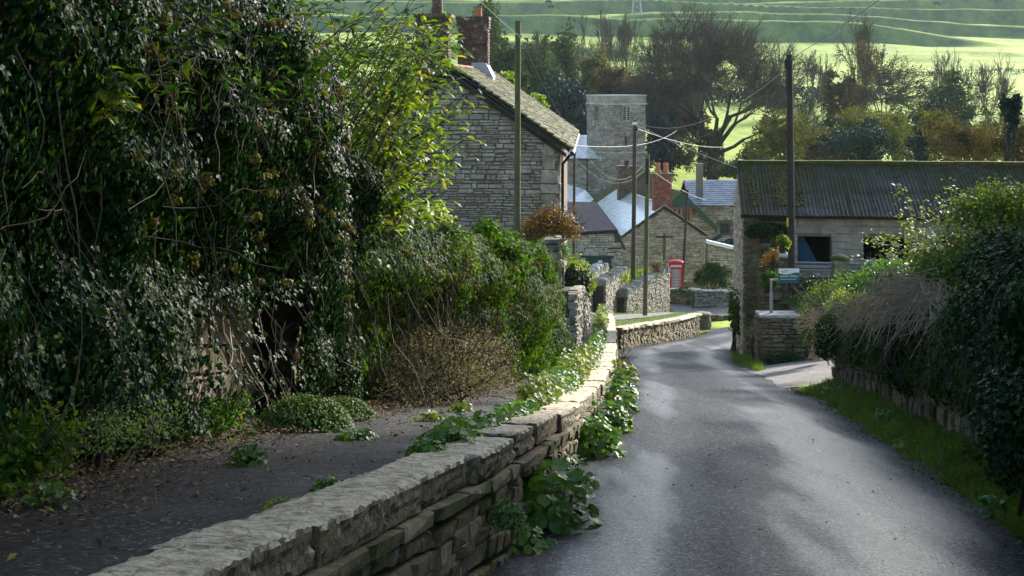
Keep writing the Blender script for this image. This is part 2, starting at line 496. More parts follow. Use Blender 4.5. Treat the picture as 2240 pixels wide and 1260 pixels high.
M['orange_leaf'] = leafmat('orange_autumn_leaf', [(0, (.10, .075, .012)), (.5, (.24, .12, .015)), (.8, (.35, .14, .03)), (1, (.40, .27, .03))], rough=.55, trans=.4, spec=.3)
M['dark_leaf'] = leafmat('dark_shrub_leaf', [(0, (.010, .028, .010)), (.7, (.022, .05, .012)), (1, (.05, .065, .012))], rough=.5, trans=.15, spec=.12)
M['far_green'] = leafmat('far_tree_leaf', [(0, (.022, .042, .014)), (.6, (.045, .075, .02)), (1, (.09, .115, .03))], rough=.8, trans=.25, spec=.1, clump=.3)
M['far_dark'] = leafmat('far_evergreen_leaf', [(0, (.008, .022, .018)), (.7, (.014, .034, .025)), (1, (.03, .05, .03))], rough=.7, trans=.1, spec=.2, clump=.3)
M['trunk_ivy'] = leafmat('trunk_ivy_leaf', [(0, (.03, .028, .012)), (1, (.06, .052, .02))], rough=.8, trans=.1, spec=.1)
M['far_brown'] = leafmat('far_russet_leaf', [(0, (.06, .05, .024)), (.6, (.092, .07, .032)), (1, (.14, .098, .04))], rough=.8, trans=.3, spec=.1, clump=.3)
M['far_olive'] = leafmat('far_olive_leaf', [(0, (.045, .055, .014)), (.6, (.085, .095, .02)), (1, (.18, .16, .025))], rough=.8, trans=.3, spec=.1, clump=.3)
M['grass'] = leafmat('grass_blade', [(0, (.06, .125, .012)), (.6, (.12, .21, .02)), (1, (.22, .28, .045))], rough=.55, trans=.4, spec=.25)
M['hay'] = leafmat('dead_grass_blade', [(0, (.13, .095, .055)), (.6, (.24, .18, .11)), (1, (.34, .28, .19))], rough=.8, trans=.3, spec=.1)
M['litter'] = leafmat('fallen_leaf', [(0, (.05, .028, .014)), (.6, (.13, .07, .03)), (.9, (.22, .14, .05)), (1, (.38, .30, .03))], rough=.7, trans=.1, spec=.2)
M['cow'] = plain('black_cow_hide', (.02, .018, .016), .8, .2)

# ------------------------------------------------------------------ leaf shapes: +Y is the tip, +Z the upper side
L_KITE = (np.array([[0, 0, 0], [-.30, .45, .07], [.30, .45, .07], [0, 1, -.10], [0, .45, 0]]), np.array([[0, 4, 1], [0, 2, 4], [4, 3, 1], [4, 2, 3]]))
L_LANCE = (np.array([[0, 0, 0], [-.22, .3, .05], [.22, .3, .05], [0, .3, 0], [-.20, .65, 0], [.20, .65, 0], [0, .65, -.05], [0, 1, -.2]]),
           np.array([[0, 3, 1], [0, 2, 3], [1, 3, 6], [1, 6, 4], [3, 2, 5], [3, 5, 6], [4, 6, 7], [6, 5, 7]]))
L_IVY = (np.array([[0, .1, 0], [-.22, 0, .04], [-.55, .28, .03], [-.26, .45, .07], [-.3, .66, .04], [0, 1, -.08], [.3, .66, .04], [.26, .45, .07], [.55, .28, .03], [.22, 0, .04], [0, .45, -.02]]),
         np.array([[10, 1, 0], [10, 2, 1], [10, 3, 2], [10, 4, 3], [10, 5, 4], [10, 6, 5], [10, 7, 6], [10, 8, 7], [10, 9, 8], [10, 0, 9]]))
L_LOBE = (np.array([[0, 0, 0], [-.3, .1, .05], [-.48, .42, .0], [-.34, .75, .06], [0, .95, -.03], [.34, .75, .06], [.48, .42, .0], [.3, .1, .05], [0, .5, -.05]]),
          np.array([[8, 1, 0], [8, 2, 1], [8, 3, 2], [8, 4, 3], [8, 5, 4], [8, 6, 5], [8, 7, 6], [8, 0, 7]]))
L_BLADE = (np.array([[-.035, 0, 0], [.035, 0, 0], [.022, .55, .05], [-.022, .55, .05], [0, 1, .22]]), np.array([[0, 1, 2], [0, 2, 3], [3, 2, 4]]))

def leaf_axes(nrm, tip):
    n = unit(nrm)
    y = tip - n * (tip * n).sum(1, keepdims=True)
    y = unit(y)
    return np.cross(y, n), y, n

def add_leaves(g, shape, pos, nrm, tip, size):
    X, Y, Z = leaf_axes(np.asarray(nrm, float), np.asarray(tip, float))
    return g.scatter(shape[0], shape[1], pos, X, Y, Z, size)

def rand_dir(n):
    return unit(rng.normal(size=(n, 3)))

def leaf_parts(parent, shape, mat, pos, nrm, tip, size, name='leaf'):
    me = mesh_of(name, shape[0], shape[1], mat)
    X, Y, Z = leaf_axes(np.asarray(nrm, float), np.asarray(tip, float))
    size = np.broadcast_to(size, (len(pos),))
    for i in range(len(pos)):
        place(name, me, parent, pos[i], X[i], Y[i], Z[i], (size[i],) * 3)

# ------------------------------------------------------------------ masonry
def stone_mesh(name, mat, sub=0, seed=0, chip=.09):
    r = np.random.default_rng(seed)
    V = []
    for y, k in ((-.5, 1), (.36, 1), (.5, .90)):
        for x, z in ((-.5, -.5), (.5, -.5), (.5, .5), (-.5, .5)):
            V.append([x * k + r.uniform(-chip, chip) * (.6 if y < 0 else 1), y + (r.uniform(-.12, .06) if y > 0 else 0), z * k + r.uniform(-chip, chip)])
    V.append([r.uniform(-.2, .2), .5 + r.uniform(-.06, .06), r.uniform(-.2, .2)])
    T = []
    for a in (0, 4):
        for i in range(4):
            j = (i + 1) % 4
            T += [[a + i, a + j, a + 4 + j], [a + i, a + 4 + j, a + 4 + i]]
    T += [[8 + i, 8 + (i + 1) % 4, 12] for i in range(4)]
    V = np.array(V)
    V[:, 0] *= -1       # outward is +Y with X to the right
    return V, np.array(T)
_STV = [stone_mesh('s', None, 0, i) for i in range(9)]
_STM = {}
def stones(parent, items, mat, nmax=300, name='stone', restname='stone_facing'):
    """items: (centre, along, outward, up, width, depth, height). The largest in view become parts, the rest one joined part"""
    key = mat.name
    if key not in _STM:
        _STM[key] = [mesh_of('stone_' + key, v, t, mat) for v, t in _STV]
    items = sorted(items, key=lambda q: -(q[4] * q[6]) / max(1.0, float(np.sum((q[0] - np.array([0, 0, EYE])) ** 2))))
    for c, X, Y, Z, w, d, h in items[:nmax]:
        place(name, random.choice(_STM[key]), parent, c, X, Y, Z, (w, d, h))
    rest = items[nmax:]
    if rest:
        g = Geo()
        for vi in range(9):
            it = rest[vi::9]
            if it:
                v, t = _STV[vi]
                X = np.array([q[1] * q[4] for q in it]); Y = np.array([q[2] * q[5] for q in it]); Z = np.array([q[3] * q[6] for q in it])
                g.scatter(v, t, np.array([q[0] for q in it]), X, Y, Z, 1.0)
        part(restname, g, mat, parent, kind='stuff')

def courses(length, hmax, hr, wr, gap=.012):
    """rubble layout: list of (u, v, w, h)"""
    out, v = [], 0.0
    while v < hmax:
        h = random.uniform(*hr); u = -random.uniform(0, wr[1] * .5)
        while u < length:
            w = random.uniform(*wr)
            if random.random() < .42 and h > hr[0] * 1.15:      # split into two thin stones
                out.append((u, v, w - gap, h * .48 - gap * .4)); out.append((u + random.uniform(-.02, .02), v + h * .5, w - gap, h * .5 - gap))
            else:
                out.append((u, v, w - gap, h - gap))
            u += w
        v += h
    return out

def face_items(o, t, n, length, top, hr, wr, depth=.12, gap=.012, holes=(), bot=None):
    """stones for a flat wall face: o lower left corner, t along, n outward, top(u) its height there"""
    o, t, n = (np.asarray(q, float) for q in (o, t, n)); up = np.cross(n, -t) if False else np.array([0, 0, 1.0])
    hm = max(top(x) for x in np.linspace(0, length, 21))
    out = []
    for u, v, w, h in courses(length, hm, hr, wr, gap):
        a, b = max(u, 0.0), min(u + w, length)
        if b - a < .06:
            continue
        uc, w = (a + b) / 2, b - a
        tp = min(top(a + .02), top(b - .02))
        if v + h > tp + h * .55:
            continue
        if bot is not None and v < bot(uc):
            continue
        if any(x0 - w * .3 < uc < x1 + w * .3 and z0 - h * .4 < v + h / 2 < z1 + h * .4 for x0, x1, z0, z1 in holes):
            continue
        dd = depth * random.uniform(.8, 1.15)
        a_ = random.gauss(0, .022); t2 = t * math.cos(a_) + up * math.sin(a_); u2 = up * math.cos(a_) - t * math.sin(a_)
        out.append((o + t * uc + up * (v + h / 2 + random.gauss(0, .06) * h) + n * random.uniform(-.015, .02), t2, n, u2, w * random.uniform(.92, 1.0), dd, h * random.uniform(.8, 1.0)))
    return out

def path_fn(pts):
    """polyline of (x, y) -> functions of y"""
    ys = np.array([p[1] for p in pts]); xs = np.array([p[0] for p in pts])
    return lambda y: np.interp(y, ys, xs)

def tile_geo(g, corner, u, s, nrm, Lu, Ls, tw, th, thick=.02, jit=.15, ragged=.0):
    """overlapping roof tiles: corner is at the ridge, u along it, s down the slope"""
    u, s, nrm = unit(u), unit(s), unit(nrm)
    rows = max(1, int(round(Ls / th)))
    B = np.array([[x, y, z] for x in (-.5, .5) for y in (-.5, .5) for z in (-.5, .5)])
    BT = np.array([[0, 1, 3], [0, 3, 2], [4, 6, 7], [4, 7, 5], [0, 4, 5], [0, 5, 1], [2, 3, 7], [2, 7, 6], [0, 2, 6], [0, 6, 4], [1, 5, 7], [1, 7, 3]])
    pos, X, Y, Z = [], [], [], []
    for r in range(rows):
        x = -random.uniform(0, tw)
        while x < Lu:
            w = tw * random.uniform(1 - jit, 1 + jit)
            a, b = max(0, x), min(Lu, x + w)
            if b - a > tw * .25:
                k = thick / th
                sd = unit(s + nrm * (k * random.uniform(.3, 1.1))); nd = unit(np.cross(u, sd)); nd = nd if nd @ nrm > 0 else -nd
                pos.append(np.asarray(corner) + u * (a + b) / 2 + s * ((r + .55) * th + random.uniform(-.1, .1) * th * jit) + nrm * (thick * (.9 + random.uniform(0, .4))))
                X.append(u * (b - a - .006)); Y.append(sd * th * 1.12); Z.append(nd * thick)
            x += w
    return g.scatter(B, BT, np.array(pos), np.array(X), np.array(Y), np.array(Z), 1.0)

def brick_stack(parent, c, X, Y, w, d, h, mat, mortar, bh=.075, bl=.225, nmax=60, cap=True):
    """a brick chimney shaft standing on c (base centre): mortar body and bricks on the faces"""
    Z = np.array([0, 0, 1.0])
    sh = part('chimney', Geo().box(c + Z * h / 2, (w - .02, d - .02, h), X, Y, Z), mortar, parent)
    it = []
    for o, t, n, L in ((c - X * w / 2 - Y * d / 2, X, -Y, w), (c + X * w / 2 - Y * d / 2, Y, X, d), (c - X * w / 2 + Y * d / 2, -Y, -X, d)):
        r, v = 0, 0.0
        while v < h - bh * .5:
            ex = .03 if (cap and v > h - 3.2 * bh) else 0.0
            u = -bl * .5 * (r % 2)
            while u < L - .01:
                a, b = max(u, 0), min(u + bl, L)
                if b - a > .03:
                    it.append((o + t * (a + b) / 2 + Z * (v + bh / 2) + n * (ex - .02), t, n, Z, b - a - .012, .09, bh - .012))
                u += bl
            v += bh; r += 1
    stones(sh, it, mat, nmax, 'brick', 'brick_facing')
    return sh

# ================================================================== the lie of the land
SL = 0.15                                                    # the lane falls 15 % away from the camera
def zw(zo, y):
    return zo - SL * y
def itab(tab):
    a = np.array(tab, float)
    return lambda y: np.interp(y, a[:, 0], a[:, 1])
ZROAD = itab([(-20, 0), (10, 0), (40, -.42), (72, -.3), (90, -.2), (110, .3)])
XL = itab([(-12, -2.9), (0, -1.35), (3, -.95), (4.46, -.725), (5.75, -.53), (7.92, -.1), (9.17, .11), (13.2, .61), (16.7, 1.01), (21.8, 1.52), (28, 2.1), (36, 2.75), (42, 3.25), (46.6, 3.68), (50.4, 5.38), (57, 7.5), (65, 9.6), (75, 13), (86, 19)])
XR = itab([(-12, 1.4), (0, 2.6), (8.68, 3.24), (13, 3.8), (16.9, 4.28), (22.9, 4.96), (30, 5.5), (36.8, 5.9), (44, 7.1), (50, 9), (57, 11.8), (65, 15), (75, 21), (86, 30)])
ZCOP = itab([(-12, 1.3), (0, 1.0), (4, .87), (5.75, .80), (7.92, .745), (9.17, .702), (13.2, .53), (16.7, .40), (21.8, .305), (28, .2), (36, .33), (46, .48), (56, .6), (60, .6)])
XC = itab([(-12, -2.9), (0, -1.35), (3, -.95), (4.46, -.725), (5.75, -.53), (7.92, -.1), (9.17, .11), (13.2, .61), (16.7, 1.01), (21.8, 1.52), (28, 2.1), (36, 2.75), (46, 3.45), (56, 4.13), (60, 4.4)])
XW = itab([(-12, -3.2), (0, -2.9), (4.6, -2.72), (7, -2.6), (9, -2.4), (12.6, -2.02), (16, -1.32), (20, -.55), (25.7, .45), (28, .85), (36, 1.7), (47, 2.65), (60, 3.7)])
zroad = lambda y: zw(ZROAD(y), y)
zcop = lambda y: zw(ZCOP(y), y)
zpave = lambda y: zw(ZCOP(y) - .05, y)

# one ground sheet out to the skyline
zt_tab = itab([(-60, 8.0), (0, -1.3), (30, -5.9), (60, -10.6), (80, -13.4), (95, -14.6), (112, -13.2), (130, -11.6), (160, -9.0), (200, -5.6), (240, -2.4), (262, -1.2), (300, .6), (360, 5.2), (430, 12.0), (760, 55), (1100, 110), (1700, 150), (2600, 120)])
def terrain(x, y):
    z = zt_tab(y) + 1.2 * (vn(x / 40, y / 40, 1) - .5) * np.clip((y - 90) / 60, 0, 1)
    xw = y + 46 * (vn(x / 120, y / 260, 2) - .5) + 14 * (vn(x / 38, y / 90, 13) - .5) + .10 * (x - 60) * np.sin(x / 130.0)
    lin = np.clip((y - 380) / 40, 0, 1) * np.clip((900 - y) / 60, 0, 1)
    T = 40.0                                                # strip lynchets: flat treads and steep banks facing the lane
    ph = (xw - 380) / T
    fr = ph - np.floor(ph)
    wid = .17 + .12 * vn(x / 120 + np.floor(ph) * 7.1, np.floor(ph), 4)
    st = np.clip((fr - .18) / wid, 0, 1); st = st * st * (3 - 2 * st)
    amp = np.clip(3.2 * vn(x / 95, np.floor(ph) * 3.3, 9) - .7, 0, 1.6)
    z = z + lin * T * .15 * (st - fr) * amp
    z = z + np.clip((y - 250) / 120, 0, 1) * (2.4 * (vn(x / 55, y / 42, 5) - .5) + 1.0 * (vn(x / 17, y / 14, 6) - .5) + .35 * (vn(x / 6, y / 4, 16) - .5))
    return z
ys = np.concatenate([np.linspace(-60, 92, 60), np.linspace(95, 380, 90), np.linspace(381, 900, 420), np.linspace(910, 2600, 40)])
us = np.linspace(-1, 1, 261)
YY, UU = np.meshgrid(ys, us, indexing='ij')
XX = UU * (120 + np.abs(YY) * .72)
g = Geo().grid(np.stack([XX, YY, terrain(XX, YY)], -1))
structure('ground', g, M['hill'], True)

# sky-side haze box
def build_haze():
    m = bpy.data.materials.new('valley_haze'); m.use_nodes = True
    nt = m.node_tree; nt.nodes.remove(nt.nodes['Principled BSDF'])
    v = nt.nodes.new('ShaderNodeVolumePrincipled')
    v.inputs['Color'].default_value = (.80, .90, 1.0, 1)
    v.inputs['Density'].default_value = .00011
    v.inputs['Anisotropy'].default_value = .2
    nt.links.new(v.outputs[0], nt.nodes['Material Output'].inputs['Volume'])
    g = Geo().box((0, 1240, 68), (4400, 2900, 180))
    tag(part('haze', g, m), None, None, None, 'stuff')
build_haze()

# the lane
dd = np.concatenate([np.arange(-12, 30, .25), np.arange(30, 86.1, .5)])
w = np.linspace(0, 1, 22)
D, Wt = np.meshgrid(dd, w, indexing='ij')
xl, xr = XL(D) - .1, XR(D) + .25
X = xl + (xr - xl) * Wt
Z = zroad(D) + .05 * (1 - (2 * Wt - 1) ** 2) + .025 * (vn(X * .7, D * .5, 3) - .5) + .012 * (vn(X * 2.3, D * 2, 8) - .5)
rd = structure('road', Geo().grid(np.stack([X, D, Z], -1)), M['road'])
_at = rd.data.attributes.new('lane', 'FLOAT', 'POINT'); _at.data.foreach_set('value', Wt.astype(np.float32).ravel())
# entry track on the right, a few mm above the lane edge
tr = []
for k in np.linspace(0, 1, 14):
    a = np.array([XR(25.2), 25.2]) * (1 - k) + np.array([13.5, 25.7]) * k
    b = np.array([XR(33.6), 33.6]) * (1 - k) + np.array([14.5, 33.0]) * k
    row = []
    for j in np.linspace(0, 1, 12):
        p = a * (1 - j) + b * j
        row.append([p[0] - .3 * (1 - k), p[1], zroad(p[1]) - .012 + .12 * (p[0] - XR(p[1])) + .02 * vn(p[0] * 2, p[1] * 2, 4)])
    tr.append(row)
structure('track', Geo().grid(np.array(tr)), M['track'])
# raised footpath beside the lane
w = np.linspace(0, 1, 12)
dp = np.arange(-10, 59.6, .4)
D, Wt = np.meshgrid(dp, w, indexing='ij')
X = XW(D) - .3 + (XC(D) - .02 - XW(D) + .3) * Wt
Z = zpave(D) + .03 * (vn(X * 1.5, D * 1.2, 7) - .5) + .10 * np.clip(1 - Wt * 4.5, 0, 1)
structure('footpath', Geo().grid(np.stack([X, D, Z], -1)), M['pave'])
# garden ground behind the left wall
D, Wt = np.meshgrid(np.arange(-10, 75, 1.5), np.linspace(0, 1, 8), indexing='ij')
X = XW(D) - .25 - 26 * Wt
structure('garden_ground', Geo().grid(np.stack([X, D, zpave(D) - .02 + .4 * Wt], -1)), M['turf'])
# grassy bank terrace with its path, behind the low curved wall
BW = np.array([(3.58, 46.0), (4.3, 48.0), (5.38, 50.4), (6.5, 53.5), (7.5, 57), (8.15, 60.5)])
BK = np.array([(3.0, 61.0), (4.0, 62), (5.0, 63.4), (6.2, 66), (7.2, 69), (8.6, 73)])
bz = np.array([.30, .34, .40, .46, .53, .50]); kz = np.array([.47, .47, .46, .44, .42, .3])
def strip(a0, a1, dz=0.0, n=24):
    t = np.linspace(0, 1, 40) * 5
    f = lambda A: np.stack([np.interp(t, range(6), A[:, 0]), np.interp(t, range(6), A[:, 1])], 1)
    b, k, zb, zk = f(BW), f(BK), np.interp(t, range(6), bz), np.interp(t, range(6), kz)
    s = np.linspace(a0, a1, n)[None, :, None]
    p = b[:, None] * (1 - s) + k[:, None] * s
    z = zb[:, None] * (1 - s[..., 0]) + zk[:, None] * s[..., 0]
    return np.dstack([p, zw(z, p[..., 1]) + dz + .03 * (vn(p[..., 0] * 2, p[..., 1] * 2, 5) - .5)])
structure('bank_ground', Geo().grid(strip(.0, 1.05)), M['turf'])
structure('bank_path', Geo().grid(strip(.38, .80, .03)), M['track'])
# right-hand verge and the earth bank behind the right-hand wall
XRW = itab([(-6, 2.5), (4, 3.05), (7, 3.4), (9.5, 3.75), (13, 4.45), (17.5, 5.05), (22, 5.6), (25.2, 6.0)])
D, Wt = np.meshgrid(np.arange(-6, 25.8, .4), np.linspace(0, 1, 8), indexing='ij')
X = XR(D) + .02 * Wt + (XRW(D) + .1 - XR(D)) * Wt
structure('verge', Geo().grid(np.stack([X, D, zroad(D) - .03 + .20 * Wt + .05 * (vn(X * 3, D * 2, 1) - .5)], -1)), M['turf'])
RWH = 1.35
def bank_h(x, y):
    return zroad(np.minimum(y, 25)) - .0 + RWH - .1 + .45 * np.clip((x - XRW(y)) / 1.5, 0, 1.6) + .3 * (vn(x * .8, y * .6, 3) - .5)
D, Wt = np.meshgrid(np.arange(-6, 25.4, .6), np.linspace(0, 1, 14), indexing='ij')
X = XRW(D) + .12 + 9 * Wt
structure('earth_bank', Geo().grid(np.stack([X, D, bank_h(X, D)], -1)), M['soil'])

# ================================================================== retaining wall of the footpath
rw = thing('retaining_wall', 'long low stone retaining wall with pale coping slabs between raised footpath and lane', 'wall', (XC(8.0), 8, zroad(8.0)))
# body behind the stones
sec = []
for y in np.arange(-4, 58.1, .5):
    t = unit(np.array([float(XC(y + .1) - XC(y - .1)), .2, 0])); n = np.array([t[1], -t[0], 0])
    x = float(XC(y)); zb = zroad(min(y, 48)) - .3
    zt = zcop(y) - .17
    o = np.array([x, y, 0])
    sec.append([o - n * .055 + [0, 0, zb], o - n * .055 + [0, 0, zt], o - n * .27 + [0, 0, zt], o - n * .27 + [0, 0, zb]])
part('wall_core', Geo().grid(np.array(sec)), M['mortar'], rw)
def path_frame(y):
    d = np.array([float(XC(y + .15) - XC(y - .15)), .3, float(zcop(y + .15) - zcop(y - .15))])
    t = unit(d); n = unit(np.array([t[1], -t[0], 0])); up = np.cross(n, t)
    return np.array([float(XC(y)), y, float(zcop(y))]), t, n, up
def block(lx, ly, lz, seed, nx=9, ny=5, nz=4, chip=.012, layers=0.0):
    """a hewn block with worn arrises and a rough tooled face, centred on its top outer edge"""
    r = np.random.default_rng(seed)
    g = Geo()
    a = np.linspace(-.5, .5, nx); b = np.linspace(-.5, .5, ny); c = np.linspace(-.5, .5, nz)
    def sheet(P3, nrm):
        A, B = P3.shape[:2]
        q = P3 * np.array([lx, ly, lz])
        e = r.normal(0, chip, (A, B))
        edge = np.zeros((A, B)); edge[0] = edge[-1] = 1; edge[:, 0] = edge[:, -1] = 1
        e = np.where(edge > 0, 0, e)
        q = q + nrm * e[..., None]
        g.grid(q)
    def key(p):
        return p
    A, B = np.meshgrid(a, b, indexing='ij'); sheet(np.stack([A, B, np.full_like(A, .5)], -1), np.array([0, 0, 1.0]) * .6)
    A, B = np.meshgrid(a, c, indexing='ij')
    lam = r.normal(0, chip * 1.1, nz)[None, :] + r.normal(0, chip * .3, (nx, 1))
    Q = np.stack([A, np.full_like(A, .5), B], -1); Q[1:-1, 1:-1, 1] += lam[:, 1:-1][1:-1] / ly
    sheet(Q, np.array([0, 1.0, 0]) * 1.3)
    sheet(np.stack([A, np.full_like(A, -.5), B], -1), np.array([0, -1.0, 0]))
    A, B = np.meshgrid(b, c, indexing='ij'); sheet(np.stack([np.full_like(A, .5), A, B], -1), np.array([1.0, 0, 0]) * .5); sheet(np.stack([np.full_like(A, -.5), A, B], -1), np.array([-1.0, 0, 0]) * .5)
    V, T = g.data()
    # the same edge point moves the same way in every sheet it belongs to
    kx = np.round(V / np.array([lx, ly, lz]) * 997).astype(int)
    h = np.stack([hash2(kx[:, 0] + 13 * kx[:, 2], kx[:, 1] + 7 * kx[:, 2], seed + q) - .5 for q in (.1, .2, .3)], 1)
    atedge = (np.abs(np.abs(V) / np.array([lx, ly, lz]) - .5) < 1e-3).sum(1) >= 2
    V = V + np.where(atedge[:, None], h * max(chip, .008) * 1.7, 0)
    V[:, :] -= np.sign(V) * np.where(atedge[:, None], np.array([.004, .012, .010]), 0)
    return V, T
_blk = [mesh_of('coping_block', *block(1, .335, .165, 50 + i, 21 + i % 3, 7, 8, .0038), M['coping']) for i in range(8)]
y = 1.6
while y < 57.5:
    L = random.uniform(.55, 1.15) * (1.0 if y < 20 else 1.35)
    ym = y + L * .5
    p, t, n, up = path_frame(ym)
    ex = random.uniform(-.02, .03); dz = random.uniform(-.018, .014)
    tt = unit(t + up * random.uniform(-.012, .012) + n * random.uniform(-.012, .012)); nn = unit(n - tt * (n @ tt)); uu = np.cross(nn, tt)
    place('coping_stone', random.choice(_blk), rw, p - nn * (.157 - ex) - uu * (.0825 - dz), tt, nn, uu, (L * .975 - .014, random.uniform(.9, 1.05), random.uniform(.95, 1.05)))
    y += L * t[1]
# thin oversailing ledge below the coping, then rubble
items = []
y = 1.6
while y < 46:
    L = random.uniform(.35, .9); p, t, n, up = path_frame(y + L / 2)
    items.append((p - n * .035 - up * .205, t, n, up, L - .010, .16, .07)); y += L * t[1]
y0 = 1.6
rows = [(0.255, .075), (.335, .11), (.45, .07), (.525, .12), (.65, .09), (.745, .13), (.88, .10), (.985, .14)]
for off, hgt in rows:
    y = y0
    while y < 46.5:
        L = random.uniform(.10, .42) * (1.0 if y < 18 else 1.3)
        ym = y + L / 2
        p, t, n, up = path_frame(ym)
        o2 = off + .03 * math.sin(ym * 1.7 + off * 9)
        h = hgt * random.uniform(.86, 1.08)
        z = p[2] - o2 - h * .5
        if z > zroad(ym) - .04:
            if random.random() < .12:
                items.append((p - n * .10 - up * (o2 + h * .5), t, n, up, L * .5, .12, h * .7))
            else:
                items.append((p - n * random.uniform(.035, .065) - up * (o2 + h * .5), t, n, up, L - .008, .13, h))
        y += L * t[1]
stones(rw, items, M['rubble'], 300)

# low curved bank wall with rough top
bw = thing('bank_wall', 'low curved drystone wall holding up the grassy bank on the bend', 'wall', (5.4, 50.4, zroad(50)))
t5 = np.linspace(0, 5, 60)
bx, by, bzz = np.interp(t5, range(6), BW[:, 0]), np.interp(t5, range(6), BW[:, 1]), np.interp(t5, range(6), bz)
sec = []
for x, y, z in zip(bx, by, bzz):
    sec.append([[x + .0, y - .0, zroad(y) - .4], [x, y, zw(z, y) - .05], [x - .25, y + .25, zw(z, y) - .05], [x - .25, y + .25, zroad(y) - .4]])
part('wall_core', Geo().grid(np.array(sec)), M['mortar'], bw)
items = []
for i in range(59):
    for sub in range(2):
        k = (i + sub * .5) / 59 * 5
        x, y, z = np.interp(k, range(6), BW[:, 0]), np.interp(k, range(6), BW[:, 1]), np.interp(k, range(6), bz)
        k2 = k + .02
        t = unit(np.array([np.interp(k2, range(6), BW[:, 0]) - x, np.interp(k2, range(6), BW[:, 1]) - y, 0])); n = np.array([t[1], -t[0], 0])
        zt, v = zw(z, y), 0.0
        while zt - v > zroad(y) - .1:
            h = random.uniform(.10, .2)
            items.append((np.array([x, y, zt - v - h / 2]) + n * random.uniform(.0, .05) + t * random.uniform(-.1, .1), t, n, np.array([0, 0, 1.0]), random.uniform(.14, .3), .22, h))
            v += h + .01
stones(bw, items, M['rubble'], 220)
bme = [mesh_of('bank_coping', *block(.7, .4, .14, 80 + i, 6, 4, 3, .02), M['coping']) for i in range(3)]
k = 0.0
while k < 4.95:
    x, y, z = np.interp(k + .05, range(6), BW[:, 0]), np.interp(k + .05, range(6), BW[:, 1]), np.interp(k + .05, range(6), bz)
    x2, y2, z2 = np.interp(k + .15, range(6), BW[:, 0]), np.interp(k + .15, range(6), BW[:, 1]), np.interp(k + .15, range(6), bz)
    t = unit(np.array([x2 - x, y2 - y, zw(z2, y2) - zw(z, y)])); n = unit(np.array([t[1], -t[0], 0]))
    place('coping_stone', random.choice(bme), bw, [x, y, zw(z, y) - .03], t, n, np.cross(n, t), (1.1, 1, 1))
    k += .74 / float(np.hypot(*(BW[min(5, int(k) + 1)] - BW[int(k)])))
# round stone bollard at the bend
st = P(1537, 714, 62)
g = Geo(); th = np.linspace(0, 2 * np.pi, 17)[:-1]
rings = [(0, .36), (.15, .40), (.35, .39), (.55, .37), (.60, .41), (.70, .40), (.74, .30), (.75, .0)]
V = np.array([[st[0] + r * (1 + .05 * math.sin(3 * a + h * 9)) * math.cos(a), st[1] + r * math.sin(a), st[2] + h - .1] for h, r in rings for a in th])
g.add(V, [[i * 16 + j, i * 16 + (j + 1) % 16, (i + 1) * 16 + (j + 1) % 16, (i + 1) * 16 + j] for i in range(7) for j in range(16)])
tag(part('stone_trough', g, M['rubble'], None, False, at=st), 'squat round mossy stone block with flat lid at the end of the curved bank wall', 'stone block')
# kerb beyond the bend
kb = thing('kerb', 'low stone kerb across the far side of the wet bend', 'kerb', P(1580, 700, 74))
it = []
for i in range(9):
    c = P(1520 + i * 14, 694, 74); it.append((c, np.array([1.0, 0, 0]), np.array([0, -1.0, 0]), np.array([0, 0, 1.0]), .33, .3, .25))
stones(kb, it, M['rubble'], 20)
c = P(1580, 690, 76); part('pavement', Geo().box(c + np.array([0, 1.6, -.05]), (5, 4, .2)), M['track'], kb)

# ================================================================== garden wall under the ivy on the left
gw = thing('garden_wall', 'tall tan stone garden wall half buried in ivy with a bare end pier', 'wall', (float(XW(14)), 14, zpave(14)))
WH = 2.05
sec = []
for y in np.arange(1, 28.01, .5):
    x = float(XW(y)); zb, zt = zpave(y) - .2, zpave(y) + WH + (.35 if y < 14 else 0)
    sec.append([[x - .05, y, zb], [x - .05, y, zt], [x - .42, y, zt], [x - .42, y, zb]])
part('wall_core', Geo().grid(np.array(sec)), M['mortar'], gw)
items = []
v = 0.0
while v < 1.5:
    h = random.uniform(.09, .22); y = 4.6
    while y < 14.5:
        L = random.uniform(.16, .5); ym = y + L / 2
        x = float(XW(ym)); t = unit(np.array([float(XW(ym + .1) - XW(ym - .1)), .2, -.2 * SL])); n = unit(np.array([t[1], -t[0], 0]))
        items.append((np.array([x, ym, zpave(ym) + v + h / 2]) - n * random.uniform(.02, .05), t, n, np.cross(n, t), L - .015, .16, h - .015)); y += L
    v += h
stones(gw, items, M['garden'], 260)
# end pier facing the camera beyond the hedge
c0 = P(1192, 742, 27.6)
pr = part('end_pier', Geo().box(c0 + np.array([.16, .3, 1.0]), (.28, .55, 2.0)), M['mortar'], gw)
it, v = [], 0.0
while v < 2.02:
    h = random.uniform(.10, .2)
    it.append((c0 + np.array([.155, .05, v + h / 2]), np.array([1.0, 0, 0]), np.array([0, -1.0, 0]), np.array([0, 0, 1.0]), random.uniform(.28, .36), .22, h - .015))
    for q in range(3):
        it.append((c0 + np.array([.29, .16 + q * .2, v + h / 2]), np.array([0, 1.0, 0]), np.array([1.0, 0, 0]), np.array([0, 0, 1.0]), .19, .12, h - .015))
    v += h
stones(pr, it, M['dry'], 90)
